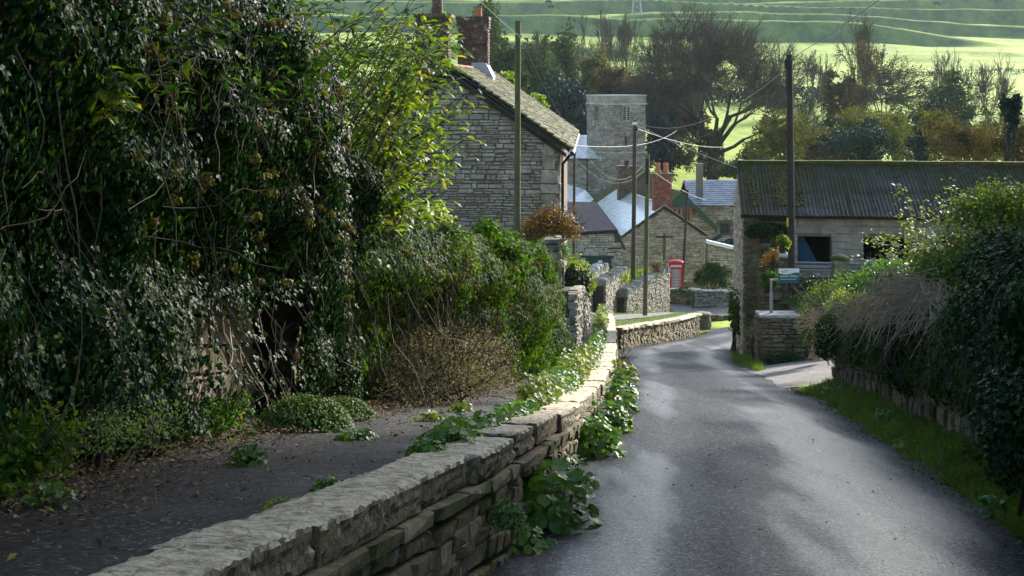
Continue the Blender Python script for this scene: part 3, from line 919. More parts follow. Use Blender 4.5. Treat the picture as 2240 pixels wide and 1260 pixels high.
# wall continuing beyond the gap
g2 = thing('far_garden_wall', 'overgrown rubble wall behind the end pier beside the path', 'wall', P(1240, 690, 33))
a, b = np.array([1.35, 30.5]), np.array([2.55, 46.0])
o = np.array([a[0], a[1], zpave(38) - .6]); t = unit(np.array([b[0] - a[0], b[1] - a[1], 0])); n = np.array([t[1], -t[0], 0])
L = float(np.hypot(*(b - a)))
part('wall_core', Geo().prism([o - n * .1 + [0, 0, -1], o - n * .1 + t * L + [0, 0, -2.2], o - n * .1 + t * L + [0, 0, .9], o - n * .1 + [0, 0, 3.0]], -n * .35), M['mortar'], g2)
stones(g2, face_items(o + [0, 0, -2.2], t, n, L, lambda u: 5.2 - u * .135, (.12, .2), (.25, .5), .2), M['dry'], 150)

# ================================================================== right-hand wall along the verge
rwall = thing('lane_wall', 'dark mossy rubble wall under dead grass and ivy along the grass verge', 'wall', (float(XRW(15)), 15, zroad(15)))
sec = []
for y in np.arange(2, 25.3, .5):
    x = float(XRW(y)); zb = zroad(y) - .2; zt = zroad(y) + RWH
    sec.append([[x + .07, y, zb], [x + .07, y, zt], [x + .5, y, zt], [x + .5, y, zb]])
sec.append([[6.6, 25.35, zroad(25) - .2], [6.6, 25.35, zroad(25) + RWH], [6.6, 25.0, zroad(25) + RWH], [6.6, 25.0, zroad(25) - .2]])
part('wall_core', Geo().grid(np.array(sec)), M['mortar'], rwall)
items, v = [], .05
while v < RWH:
    h = random.uniform(.09, .2); y = 6.5
    while y < 25.2:
        L = random.uniform(.14, .42); ym = y + L / 2
        t = unit(np.array([float(XRW(ym + .1) - XRW(ym - .1)), .2, -.2 * SL])); n = unit(np.array([-t[1], t[0], 0]))
        items.append((np.array([float(XRW(ym)), ym, zroad(ym) + v + h / 2]) - n * random.uniform(-.0, .05), t, n, np.array([0, 0, 1.0]), L - .012, .18, h - .012)); y += L
    v += h
for v in np.arange(.05, RWH, .15):
    for q in range(4):
        items.append((np.array([6.12 + q * .3, 25.32, zroad(25.2) + v + .07]), np.array([1.0, 0, 0]), np.array([0, 1.0, 0]), np.array([0, 0, 1.0]), .28, .16, .135))
stones(rwall, items, M['rubble'], 300)

# ================================================================== buildings
class Fr:
    """a building's own axes: X along its front, Y away from the lane, origin at the middle of the front base"""
    def __init__(s, o, ydir):
        s.o = np.asarray(o, float); s.Y = unit(np.array([ydir[0], ydir[1], 0.0])); s.X = np.array([s.Y[1], -s.Y[0], 0.0]); s.Z = np.array([0, 0, 1.0])
    def p(s, a, b, c):
        return s.o + s.X * a + s.Y * b + s.Z * c

def gable_body(root, f, W, D, ce, ca, mat, am=0.0):
    """walls: front pentagon with apex at a = am, extruded back"""
    return part('walls', Geo().prism([f.p(-W / 2, 0, 0), f.p(W / 2, 0, 0), f.p(W / 2, 0, ce), f.p(am, 0, ca), f.p(-W / 2, 0, ce)], f.Y * D), mat, root)

def roof_slope(root, f, name, e, a, b0, b1, mat, tiles=None, tw=.3, th=.3, thick=.03, tmat=None, jit=.15):
    """a roof slope from eave (a,c)=e to apex a=(a,c), between b0 and b1; tiles on top"""
    u = f.Y
    E, A = f.p(e[0], b0, e[1]), f.p(a[0], b0, a[1])
    s = unit(E - A); n = np.cross(u, s); n = n if n[2] > 0 else -n
    r = part(name, Geo().prism([E + n * .01, A + n * .01, A + n * .07, E + n * .07], u * (b1 - b0)), mat, root)
    if tiles:
        g = Geo(); tile_geo(g, A + n * .07, u, s, n, b1 - b0, float(np.linalg.norm(E - A)), tw, th, thick, jit)
        part(tiles, g, tmat or mat, r, kind='stuff')
    return r, s, n

def window(root, c, X, N, w, h, frame=M['white'], bars=(1, 1), depth=.1, glass=None):
    Z = np.array([0, 0, 1.0])
    g = Geo()
    for q in (-1, 1):
        g.box(c + X * q * (w / 2 - .03), (.06, depth, h), X, N, Z)
        g.box(c + Z * q * (h / 2 - .03) , (w - .12, depth * .96, .06), X, N, Z)
    for k in range(bars[0]):
        g.box(c + X * (-w / 2 + w * (k + 1) / (bars[0] + 1)), (.035, depth * .7, h - .12), X, N, Z)
    for k in range(bars[1]):
        g.box(c + Z * (-h / 2 + h * (k + 1) / (bars[1] + 1)), (w - .12, depth * .6, .035), X, N, Z)
    fr = part('window', g, frame, root)
    part('pane', Geo().box(c - N * depth * .2, (w - .1, .02, h - .1), X, N, Z), glass or M['winglass'], fr)
    return fr

def pot(parent, c, r=.13, h=.45, mat=None):
    g = Geo(); s = 12
    pr = [(0, r * .95), (h * .1, r), (h * .75, r * .82), (h * .78, r * 1.02), (h * .9, r * 1.02), (h * .92, r * .85), (h, r * .85), (h, r * .6), (h * .7, r * .55)]
    th = np.arange(s) / s * 2 * np.pi
    V = np.array([[c[0] + q * math.cos(a), c[1] + q * math.sin(a), c[2] + z] for z, q in pr for a in th])
    g.add(V, [[i * s + j, i * s + (j + 1) % s, (i + 1) * s + (j + 1) % s, (i + 1) * s + j] for i in range(len(pr) - 1) for j in range(s)])
    return part('chimney_pot', g, mat or M['terra'], parent)

# ---------------- stone cottage on the left
f = Fr([-1.53, 34, -4.8], (.06, 1))
ca, ce, HW = 6.72, 4.92, 2.66
hs = thing('stone_cottage', 'large stone cottage with steep mossy tiled roof and brick chimneys behind the hedge', 'house', f.p(0, 6, 0))
gable_body(hs, f, 2 * HW, 12.2, ce, ca, M['gable_mortar'])
top = lambda u: ce + (ca - ce) * (1 - abs(u - HW) / HW) - .03
stones(hs, face_items(f.p(-HW, 0, 0), f.X, -f.Y, 2 * HW, top, (.06, .16), (.11, .42), .09, .020, bot=lambda u: 1.6), M['gable'], 300)
# big dressed corner stones and the pale front edge
it = []
v = 1.6
while v < ce - .1:
    h = random.uniform(.22, .34); it.append((f.p(HW - .2, -.02, v + h / 2), f.X, -f.Y, f.Z, random.choice((.42, .3)), .1, h - .015))
    it.append((f.p(HW + .02, .35, v + h / 2), f.Y, f.X, f.Z, random.choice((.7, .5)), .1, h - .015)); v += h
stones(hs, it, M['gable'], 40, 'quoin')
r1, s_, n_ = roof_slope(hs, f, 'roof', (HW + .28, ce - .28 * (ca - ce) / HW), (0, ca + .05), -.22, 12.4, M['black'], 'roof_tiles', .24, .20, .05, M['rooftile'], .4)
roof_slope(hs, f, 'roof', (-HW - .28, ce - .28 * (ca - ce) / HW), (0, ca + .05), -.22, 12.4, M['black'], 'roof_tiles', .24, .20, .05, M['rooftile'], .4)
# far verge and ridge in red clay tiles
g = Geo()
A0, E0 = f.p(0, 12.3, ca + .14), f.p(HW + .28, 12.3, ce - .28 * (ca - ce) / HW + .1)
for k in range(15):
    p = A0 + (E0 - A0) * (k + .5) / 15
    g.box(p + n_ * .03, (.34, .26, .07), unit(E0 - A0), f.Y, n_)
part('verge_tiles', g, M['ridge'], r1)
g = Geo()
for k in range(36):
    if 15 < k < 20:
        continue
    g.box(f.p(0, -.1 + k * .345, ca + .14), (.22, .33, .09), f.X, f.Y, f.Z)
part('ridge_tiles', g, M['ridge'], r1)
g = Geo()
e0 = f.p(HW + .36, -.25, ce - .22); g.tube([e0, e0 + f.Y * 12.6], .06, 8)
part('gutter', g, M['black'], hs)
g = Geo(); d0 = f.p(HW + .30, .25, ce - .28); d1 = f.p(HW + .12, .25, ce - .5)
g.tube([d0, d1, f.p(HW + .12, .25, .5)], .04, 8)
part('downpipe', g, M['black'], hs)
g = Geo(); g.box(f.p(HW + .1, .9, ce - 1.9), (.06, .6, 3.2), f.X, f.Y, f.Z)
part('window_surround', g, M['white'], hs)
window(hs, f.p(HW + .05, 2.6, 3.4), f.Y, f.X, 1.0, 1.2)
# barge flashing under the gable verge
g = Geo(); A1, E1 = f.p(0, -.12, ca - .06), f.p(HW + .22, -.12, ce - .22)
g.prism([A1, A1 - f.Z * .1, E1 - f.Z * .1, E1], -f.Y * .05); E2 = f.p(-HW - .22, -.12, ce - .22)
g.prism([A1 + [0, .002, 0], A1 - f.Z * .1 + [0, .002, 0], E2 - f.Z * .1, E2], -f.Y * .05)
part('bargeboard', g, M['bark'], hs)
c1 = brick_stack(hs, f.p(.02, 6.4, ca - .5), f.X, f.Y, .84, .8, 2.05, M['brick_dk'], M['brick_m'], .085, .23, 110)
part('flashing', Geo().prism([f.p(.0, 5.9, ca + .12), f.p(.62, 5.9, ca - .22), f.p(.62, 5.9, ca - .10), f.p(.42, 5.9, ca + .3), f.p(0, 5.9, ca + .3)], f.Y * 1.0), M['lead'], c1)
part('chimney_cap', Geo().box(f.p(.02, 6.4, ca + 1.6), (.96, .92, .1), f.X, f.Y, f.Z), M['brick_dk'], c1)
pot(c1, f.p(.15, 6.4, ca + 1.65), .12, .26)
c2 = brick_stack(hs, f.p(-.72, 2.6, ca - .9), f.X, f.Y, .82, .8, 2.35, M['brick_dk'], M['brick_m'], .085, .23, 90)
part('chimney_cap', Geo().box(f.p(-.72, 2.6, ca + 1.5), (1.02, .98, .09), f.X, f.Y, f.Z), M['brick_dk'], c2)
pot(c2, f.p(-.62, 2.6, ca + 1.55), .15, .9, M['brick_dk'])

# ---------------- church
ch = thing('church', 'squat grey stone church tower with flat parapet and slate nave behind the cottages', 'church', [9.0, 131, -11.6])
th = math.radians(24); TX = np.array([math.cos(th), math.sin(th), 0]); TY = np.array([-math.sin(th), math.cos(th), 0]); TS = 4.15
c0 = np.array([P(1328, 400, 130)[0], 130.0, 0])
def tp(a, b, z):
    return c0 + TX * a + TY * b + np.array([0, 0, z])
zt, z1, z2, zb = P(0, 208, 130)[2], P(0, 229, 130)[2], P(0, 334, 130)[2], -12.0
def tbox(g, a0, a1, b0, b1, za, zc):
    return g.prism([tp(a0, b0, za), tp(a1, b0, za), tp(a1, b1, za), tp(a0, b1, za)], (0, 0, zc - za))
tower = part('tower', tbox(Geo(), 0, TS, 0, TS, z2, z1), M['tower_core'], ch)
tw = tbox(Geo(), -.1, TS + .1, -.1, TS + .1, zb, z2 - .08)
part('tower_base', tw, M['tower_core'], ch)
g = tbox(Geo(), -.06, TS + .06, -.06, .25, z1 + .1, zt - .1); tbox(g, -.06, .25, .25, TS + .06, z1 + .1, zt - .1); tbox(g, TS - .25, TS + .06, .25, TS + .06, z1 + .1, zt - .1); tbox(g, .25, TS - .25, TS - .25, TS + .06, z1 + .1, zt - .1)
part('parapet', g, M['tower'], tower)
g = tbox(Geo(), -.12, TS + .12, -.12, TS + .12, zt - .1, zt)
part('parapet_coping', g, M['lead'], tower)
part('string_course', tbox(Geo(), -.14, TS + .14, -.14, TS + .14, z1, z1 + .1), M['cap'], tower)
part('string_course', tbox(Geo(), -.16, TS + .16, -.16, TS + .16, z2 - .08, z2 + .02), M['cap'], tower)
it = face_items(tp(0, 0, z2 + .02), TX, -TY, TS, lambda u: z1 - z2 - .02, (.16, .26), (.3, .7), .08, .02, holes=((1.65, 2.4, 2.9, 4.45), (1.9, 2.15, .6, 1.5)))
it += face_items(tp(0, TS, z2 + .02), -TY, -TX, TS, lambda u: z1 - z2 - .02, (.16, .26), (.3, .7), .08, .02, holes=((1.65, 2.4, 2.9, 4.45),))
it += face_items(tp(-.1, -.1, zb + 3.5), TX, -TY, TS + .2, lambda u: z2 - zb - 3.6, (.18, .3), (.3, .8), .08, .02)
it += face_items(tp(-.1, TS + .1, zb + 3.5), -TY, -TX, TS + .2, lambda u: z2 - zb - 3.6, (.18, .3), (.3, .8), .08, .02)
stones(ch, it, M['tower'], 120)
def belfry(c, X, N):
    fr = part('belfry_window', Geo().box(c, (.85, .1, 1.6), X, N, (0, 0, 1)), M['tower'], tower)
    for q in (-.2, .2):
        part('opening', Geo().box(c + X * q + N * .03, (.27, .08, 1.3), X, N, (0, 0, 1)), M['black'], fr)
        for k in range(6):
            part('louvre', Geo().box(c + X * q + N * .075 + np.array([0, 0, -.52 + k * .21]), (.27, .05, .06), X, N, (0, 0, 1)), M['tower'], fr)
belfry(tp(2.05, -.02, z2 + 3.7), TX, -TY); belfry(tp(-.02, 2.05, z2 + 3.7), TY, -TX)
part('slit_window', Geo().box(tp(2.02, -.04, z2 + 1.0), (.16, .06, .85), TX, TY, (0, 0, 1)), M['black'], tower)
part('lamp', Geo().box(tp(2.1, -.12, z2 + 1.75), (.4, .2, .3), TX, TY, (0, 0, 1)).tube([tp(2.1, -.15, z2 + 1.9), tp(2.1, -.3, z2 + 2.4)], .03, 5), M['steel'], tower)
# nave
nz, nr = P(0, 347, 131)[2], P(0, 298, 136)[2]
f2 = Fr([P(1226, 400, 131)[0], 131.3, zb], (0, 1))
nv = part('nave', Geo().prism([f2.p(0, 0, 0), f2.p(0, 9, 0), f2.p(0, 9, nz - zb), f2.p(0, 4.5, nr - zb), f2.p(0, 0, nz - zb)], f2.X * 4.4), M['tower_core'], ch)
g = Geo()
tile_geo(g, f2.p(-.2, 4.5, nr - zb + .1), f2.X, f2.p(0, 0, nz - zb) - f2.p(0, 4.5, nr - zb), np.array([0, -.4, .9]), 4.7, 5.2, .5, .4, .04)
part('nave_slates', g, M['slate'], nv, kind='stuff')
stones(nv, face_items(f2.p(0, 0, 3), f2.X, -f2.Y, 4.4, lambda u: nz - zb - 3.1, (.18, .3), (.3, .8), .08, .02), M['tower'], 60)
part('gutter', Geo().tube([f2.p(-.2, -.25, nz - zb), f2.p(3.0, -.25, nz - zb)], .08, 6).tube([f2.p(2.55, -.15, nz - zb), f2.p(2.55, -.15, .5)], .06, 6), M['black'], nv)
part('lean_to', Geo().prism([P(1245, 470, 124), P(1302, 470, 124), P(1302, 444, 124), P(1245, 444, 124)], (0, 4, 0)), M['tower_core'], ch)
a, b = P(1240, 446, 123.7), P(1306, 446, 123.7)
part('lean_to_roof', Geo().prism([a, b, b + [-.9, 3.2, .95], a + [0, 3.2, 1.5]], (0, 0, .08)), M['slate'], ch)

# ---------------- cottage with the white-gleaming slate roof
f = Fr([10.55, 95, -13.4], (-.135, 1))
W, ce, ca = 5.75, 4.5, 6.42
hc = thing('slate_cottage', 'stone gabled cottage with gleaming pale slate roof and twin-pot brick chimney', 'house', f.p(0, 7, 0))
gable_body(hc, f, W, 15, ce, ca, M['cott_m'])
topf = lambda u: ce + (ca - ce) * (1 - abs(u - W / 2) / (W / 2)) - .03
stones(hc, face_items(f.p(-W / 2, 0, 1.2), f.X, -f.Y, W, lambda u: topf(u) - 1.2, (.11, .19), (.22, .55), .08, .02), M['cott'], 240)
it = face_items(f.p(W / 2, 0, 1.5), f.Y, f.X, 6, lambda u: ce - 1.5, (.15, .22), (.25, .5), .08, .02) + face_items(f.p(-W / 2, 15, 1.5), -f.Y, -f.X, 15, lambda u: ce - 1.5, (.15, .22), (.3, .6), .08, .02)
stones(hc, it, M['cott'], 40)
for sg in (-1, 1):
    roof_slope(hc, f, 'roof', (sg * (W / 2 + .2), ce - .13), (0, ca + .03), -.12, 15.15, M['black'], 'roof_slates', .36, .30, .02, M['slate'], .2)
g = Geo()
for k in range(33):
    g.box(f.p(0, k * .46, ca + .12), (.2, .44, .08), f.X, f.Y, f.Z)
part('ridge_tiles', g, M['slate2'], hc)
g = Geo(); A1 = f.p(0, -.06, ca - .02)
for sg in (-1, 1):
    E1 = f.p(sg * (W / 2 + .15), -.06, ce - .12); g.prism([A1, A1 - f.Z * .1, E1 - f.Z * .1, E1], -f.Y * .05 * (1 if sg > 0 else .9))
part('bargeboard', g, M['bark'], hc)
c1 = brick_stack(hc, f.p(-.05, .5, ca - .55), f.X, f.Y, 1.2, .72, 2.75, M['brick'], M['brick_m'], .095, .26, 130)
part('chimney_cap', Geo().box(f.p(-.05, .5, ca + 2.25), (1.5, .95, .1), f.X, f.Y, f.Z).box(f.p(-.05, .5, ca + 2.14), (1.36, .85, .12), f.X, f.Y, f.Z), M['brick_dk'], c1)
for q in (-.3, .28):
    pot(c1, f.p(-.05 + q, .5, ca + 2.3), .19, .72)
c2 = brick_stack(hc, f.p(-.2, 11, ca - .9), f.X, f.Y, 1.35, .9, 3.0, M['brick_dk'], M['brick_m'], .1, .26, 60)
part('chimney_cap', Geo().box(f.p(-.2, 11, ca + 2.15), (1.55, 1.1, .1), f.X, f.Y, f.Z), M['brick_dk'], c2)
pot(c2, f.p(-.2, 11, ca + 2.2), .22, .4, M['black'])

# moss-roofed house behind it
f = Fr([11.2, 113, -13.2], (-.1, 1))
hm = thing('mossy_house', 'house with moss-covered roof half hidden behind the slate cottage', 'house', f.p(0, 3, 0))
gable_body(hm, f, 7, 6, 4.6, 7.4, M['cott_m'])
for sg in (-1, 1):
    roof_slope(hm, f, 'roof', (sg * 3.8, 4.3), (0, 7.45), -.2, 6.2, M['mossroof'], 'roof_tiles', .5, .4, .04, M['mossroof'], .3)
# green-bargeboard gable house
f = Fr([P(1490, 420, 100)[0], 100, -13.0], (-.12, 1))
ca, ce, W = P(0, 424, 100)[2] + 13.0, P(0, 492, 100)[2] + 13.0, 4.5
hg = thing('green_gable_house', 'stone house with dark green bargeboards and louvred gable vent', 'house', f.p(0, 3, 0))
gable_body(hg, f, W, 7, ce, ca, M['cott_m'])
stones(hg, face_items(f.p(-W / 2, 0, 2.5), f.X, -f.Y, W, lambda u: ce - 2.5 + (ca - ce) * (1 - abs(u - W / 2) / (W / 2)) - .05, (.13, .2), (.25, .6), .08, .02, holes=((1.5, 3.0, ca - 4.1, ca - 2.9),)), M['cott'], 120)
for sg in (-1, 1):
    roof_slope(hg, f, 'roof', (sg * (W / 2 + .3), ce - .27), (0, ca + .05), -.4, 7.2, M['mossroof'], 'roof_tiles', .4, .32, .03, M['mossroof'], .25)
g = Geo(); A1 = f.p(0, -.42, ca + .12)
for sg in (-1, 1):
    E1 = f.p(sg * (W / 2 + .35), -.42, ce - .3); g.prism([A1, A1 - f.Z * .32, E1 - f.Z * .32, E1], -f.Y * (.08 if sg > 0 else .075))
part('bargeboard', g, M['green'], hg)
part('gable_panel', Geo().prism([f.p(-1.05, -.3, ca - .95), f.p(1.05, -.3, ca - .95), f.p(0, -.3, ca - .1)], -f.Y * .06), M['green'], hg)
vent = part('louvre_panel', Geo().box(f.p(0, -.06, ca - 1.55), (1.6, .1, 1.15), f.X, f.Y, f.Z), M['terra'], hg)
for q in (-.52, -.17, .17, .52):
    part('slot', Geo().box(f.p(q, -.12, ca - 1.55), (.12, .06, .95), f.X, f.Y, f.Z), M['black'], vent)

# long slate house across the back
f = Fr([16.6, 106, -13.4], (0, 1))
ce, cr = P(0, 450, 106)[2] + 13.4, P(0, 396, 109.5)[2] + 13.4
hl = thing('long_slate_house', 'long low stone house with lichen-spotted slate roof beside the barn', 'house', f.p(0, 3, 0))
Wd = 5.4
part('walls', Geo().prism([f.p(-Wd / 2, 0, 0), f.p(-Wd / 2, 7, 0), f.p(-Wd / 2, 7, ce), f.p(-Wd / 2, 3.5, cr), f.p(-Wd / 2, 0, ce)], f.X * Wd), M['cott_m'], hl)
stones(hl, face_items(f.p(-Wd / 2, 0, 2.5), f.X, -f.Y, Wd, lambda u: ce - 2.6, (.14, .22), (.25, .6), .08, .02, holes=((2.15, 3.05, ce - 4.75, ce - 3.7),)), M['cott'], 110)
rr = part('roof', Geo().prism([f.p(-Wd / 2 - .2, -.15, ce - .02), f.p(-Wd / 2 - .2, 3.5, cr + .05), f.p(-Wd / 2 - .2, 7.1, ce - .02), f.p(-Wd / 2 - .2, 3.5, cr - .05)], f.X * (Wd + .4)), M['black'], hl)
g = Geo(); tile_geo(g, f.p(-Wd / 2 - .2, 3.5, cr + .07), f.X, f.p(0, -.2, ce) - f.p(0, 3.5, cr), np.array([0, -.45, .9]), Wd + .4, 4.15, .42, .32, .03, .2)
part('roof_slates', g, M['slate2'], rr, kind='stuff')
window(hl, f.p(-Wd / 2 + 2.55, -.02, ce - 1.75), f.X, -f.Y, .75, .85, M['green'])
stk = part('chimney', Geo().box(f.p(-1.95, 1.2, ce + 1.3), (.5, .5, 3.6), f.X, f.Y, f.Z).box(f.p(-1.95, 1.2, ce + 3.15), (.6, .6, .12), f.X, f.Y, f.Z), M['tower_core'], hl)

# brown-roofed outbuilding
d0 = 72.0
q = lambda px, py, d=d0: P(px, py, d)
sh = thing('outbuilding', 'small stone outbuilding with sloping brown roof and dark green door', 'outbuilding', q(1300, 590))
wl = part('walls', Geo().prism([q(1240, 610), q(1362, 610), q(1362, 540), q(1346, 506), q(1240, 512)], (-.3, 5, 0)), M['cott_m'], sh)
it = face_items(q(1240, 610), np.array([1.0, 0, 0]), np.array([0, -1.0, 0]), 2.92, lambda u: 2.3 + .02 * u if u < 2.45 else 2.3 - 1.1 * (u - 2.45), (.14, .24), (.25, .6), .1, .02, holes=((1.0, 2.3, -.2, 1.17),))
stones(sh, it, M['quoin'], 90)
A, B, Cc = q(1236, 512, 71.8), q(1349, 505, 71.8), q(1367, 546, 71.8)
part('roof', Geo().prism([A, B, B + [-.9, 3.4, 1.15 - .0], A + [-1.0, 3.4, 1.35]], (0, 0, .07)), M['brownroof'], sh)
part('roof', Geo().prism([B + [0, .01, 0], Cc, Cc + [-.9, 3.4, 1.0], B + [-.9, 3.41, 1.15]], (0.05, 0, .06)), M['brownroof'], sh)
part('bargeboard', Geo().tube([A, B, Cc], .07, 5), M['black'], sh)
dr = part('door', Geo().box(q(1311, 592, 71.95), (1.2, .06, 1.5)), M['green'], sh)
part('notice', Geo().box(q(1313, 576, 71.9), (.22, .02, .3)), M['white'], dr)
part('lintel', Geo().box(q(1306, 562, 71.93), (1.75, .12, .12)), M['green'], sh)
part('beam', Geo().box(q(1345, 543, 71.92), (.75, .1, .06)), M['black'], sh)

# low wall with white coping and a tarpaulin heap behind it
lw = thing('low_roofed_wall', 'plain stone wall with sloping white coping beside the barn', 'wall', q(1580, 650, 90))
a, b = q(1549, 650, 90), q(1640, 650, 90)
part('walls', Geo().prism([a, b, q(1640, 553, 90), q(1549, 531, 90)], (0, .5, 0)), M['cott_m'], lw)
stones(lw, face_items(a, np.array([1.0, 0, 0]), np.array([0, -1.0, 0]), 2.7, lambda u: 3.5 - .25 * u, (.14, .22), (.25, .6), .08, .02), M['cott'], 120)
part('coping', Geo().prism([q(1547, 533, 89.8), q(1642, 555, 89.8), q(1642, 548, 89.8), q(1547, 526, 89.8)], (0, .7, 0)), M['white'], lw)
g = Geo()
for k in range(14):
    c = q(random.uniform(1556, 1608), random.uniform(524, 538), random.uniform(91, 92)); a_ = random.uniform(-.6, .6)
    g.box(c, (random.uniform(.5, 1.3), .3, random.uniform(.12, .3)), (math.cos(a_), 0, math.sin(a_)), (0, 1, 0), (-math.sin(a_), 0, math.cos(a_)))
g.box(q(1585, 545, 91.6), (2.2, .8, .6))
tag(part('timber_heap', g, M['black'], None, at=q(1585, 545, 91.5)), 'dark heap of boards behind the white-coped wall', 'heap')

# ---------------- barn
f = Fr([P(1627, 785, 40)[0], 40, P(0, 785, 40)[2] - .15], (.123, 1))
ce, cr, BL, BD = 4.16 + .12, P(0, 366, 43)[2] - f.o[2], 16.0, 6.2
bn = thing('barn', 'long barn with mossy corrugated roof and unglazed openings in a concrete block front', 'barn', f.p(6, 3, 0))
Zv = f.Z
# left gable wall
part('gable_wall', Geo().prism([f.p(.02, .02, -.4), f.p(.02, BD, -.4), f.p(.02, BD, ce), f.p(.02, BD / 2, cr + .12), f.p(.02, .02, ce + .1)], f.X * .42), M['gable_mortar'], bn)
it = face_items(f.p(0, BD, -.4), -f.Y, -f.X, BD, lambda u: ce + .3 + (cr - ce) * (1 - abs(u - BD / 2) / (BD / 2)), (.1, .2), (.25, .55), .12, .015)
stones(bn, it, M['quoin'], 130)
# stone left part of the front
part('front_wall', Geo().prism([f.p(.44, .06, -.4), f.p(1.38, .06, -.4), f.p(1.38, .06, ce - .05), f.p(.44, .06, ce - .05)], f.Y * .4), M['mortar'], bn)
it = face_items(f.p(-.02, .04, -.3), f.X, -f.Y, 1.40, lambda u: ce + .2, (.09, .17), (.2, .5), .14, .015)
stones(bn, it, M['rubble'], 130)
# concrete block front with openings: a0,a1,c0,c1
ops = [(1.5 + .05, 2.52, 2.92, 3.72), (3.42, 4.72, 2.92, 3.72), (5.62, 7.0, 2.92, 3.78), (8.2, 9.6, 2.92, 3.75)]
x0, lvl = 1.32, (2.92, 3.74)
xs = [x0] + [v for o in ops for v in o[:2]] + [BL]
bb = Geo()
bb.box(f.p((x0 + BL) / 2, .2, lvl[0] / 2 - .2), (BL - x0, .22, lvl[0] + .4), f.X, f.Y, Zv)
bb.box(f.p((x0 + BL) / 2, .2, (lvl[1] + ce) / 2), (BL - x0, .22, ce - lvl[1]), f.X, f.Y, Zv)
for i in range(0, len(xs), 2):
    bb.box(f.p((xs[i] + xs[i + 1]) / 2, .2, (lvl[0] + lvl[1]) / 2), (xs[i + 1] - xs[i], .215, lvl[1] - lvl[0]), f.X, f.Y, Zv)
fw = part('block_wall', bb, M['gable_mortar'], bn)
it = []
r = 0; v = lvl[0] - .9
while v < ce - .02:
    u = x0 - (.22 if r % 2 else 0)
    while u < BL - 3:
        a, b = max(u, x0), u + .45
        segs = [(a, b)]
        if lvl[0] - .03 < v + .11 < lvl[1]:
            for o in ops:
                segs = [q2 for s2 in segs for q2 in ((s2[0], min(s2[1], o[0])), (max(s2[0], o[1]), s2[1])) if q2[1] - q2[0] > .04]
        for a2, b2 in segs:
            it.append((f.p((a2 + b2) / 2, .1, v + .112), f.X, -f.Y, Zv, b2 - a2 - .008, .05, .217))
        u += .45
    v += .225; r += 1
stones(fw, it, M['block'], 220, 'block', 'block_facing')
for o in ops:
    part('sill', Geo().box(f.p((o[0] + o[1]) / 2, .03, o[2] - .04), (o[1] - o[0] + .1, .22, .07), f.X, f.Y, Zv), M['block'], bn)
    part('opening_post', Geo().box(f.p(o[1] - .03, .14, (o[2] + o[3]) / 2), (.05, .08, o[3] - o[2]), f.X, f.Y, Zv), M['pole'], bn)
part('opening_rail', Geo().box(f.p(3.9, .22, 3.05), (.9, .05, .05), f.X, f.Y, Zv), M['white'], bn)
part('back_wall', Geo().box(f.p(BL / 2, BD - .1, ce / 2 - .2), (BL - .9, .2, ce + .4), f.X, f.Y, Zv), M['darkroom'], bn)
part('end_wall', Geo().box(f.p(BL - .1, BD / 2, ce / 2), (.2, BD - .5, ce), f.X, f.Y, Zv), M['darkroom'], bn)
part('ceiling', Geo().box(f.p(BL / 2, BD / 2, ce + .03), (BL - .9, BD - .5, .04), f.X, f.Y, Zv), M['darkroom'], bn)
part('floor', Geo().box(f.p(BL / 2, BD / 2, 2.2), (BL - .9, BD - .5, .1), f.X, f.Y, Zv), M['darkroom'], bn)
part('fascia', Geo().box(f.p(BL / 2, -.16, ce + .06), (BL + .2, .05, .13), f.X, f.Y, Zv), M['black'], bn)
part('door', Geo().box(f.p(.72, -.08, .75), (.45, .1, 2.2), f.X, f.Y, Zv), M['black'], bn)
# corrugated sheets in two courses
s = unit(f.p(0, -.28, ce + .1) - f.p(0, BD / 2, cr + .1)); n = np.cross(f.X, s); n = n if n[2] > 0 else -n
slen = float(np.linalg.norm(f.p(0, -.28, ce + .1) - f.p(0, BD / 2, cr + .1)))
def sheet_mesh(w, l):
    k = 7 * 6 + 1
    a = np.linspace(0, 1, k); h = .021 * np.cos(a * 7 * 2 * np.pi)
    G = np.array([[[x * w, yy, hh] for yy in (0, l * .5, l)] for x, hh in zip(a, h)])
    return mesh_of('corrugated_sheet', *Geo().grid(G).data(), M['sheet'], True)
SW = .78; sm = sheet_mesh(SW * 1.03, slen * .56)
roof = part('roof', Geo().prism([f.p(-.02, -.2, ce + .02), f.p(-.02, BD / 2, cr - .02), f.p(-.02, BD + .25, ce + .02), f.p(-.02, BD / 2, cr - .10)], f.X * (BL + .1)), M['darkroom'], bn)
top0 = f.p(-.1, BD / 2, cr + .1)
for i in range(int(BL / SW)):
    for j in range(2):
        place('corrugated_sheet', sm, roof, top0 + f.X * i * SW + s * (slen * .46 * j + random.uniform(-.02, .02)) + n * (.05 - .02 * j + .006 * (i % 2)), f.X, unit(s + n * -.006), n, (1, 1, 1))
g = Geo()
for i in range(int(BL / 1.1)):
    g.box(f.p(i * 1.1 + .5, BD / 2, cr + .17), (1.08, .3, .08 + .05 * random.random()), f.X, f.Y, Zv)
part('ridge_cap', g, M['sheetmoss'], roof)
g = Geo()
for i in range(1900):
    a_, c_ = 1.25 + random.gauss(0, .22), random.uniform(.02, .86)
    if random.random() < .3:
        a_, c_ = random.uniform(0, BL), abs(random.gauss(0, .12))
    elif random.random() < .2:
        a_ = .15 + abs(random.gauss(0, .15))
    r_ = random.uniform(.010, .032)
    p = top0 + f.X * (a_ + .25 * c_) + s * slen * c_ + n * .05
    g.box(p, (r_ * 1.5, r_ * 2.6, .02 + r_), unit(f.X + s * random.uniform(-.4, .4)), unit(s - f.X * random.uniform(-.3, .3)), n)
part('moss', g, M['sheetmoss'], roof, kind='stuff')
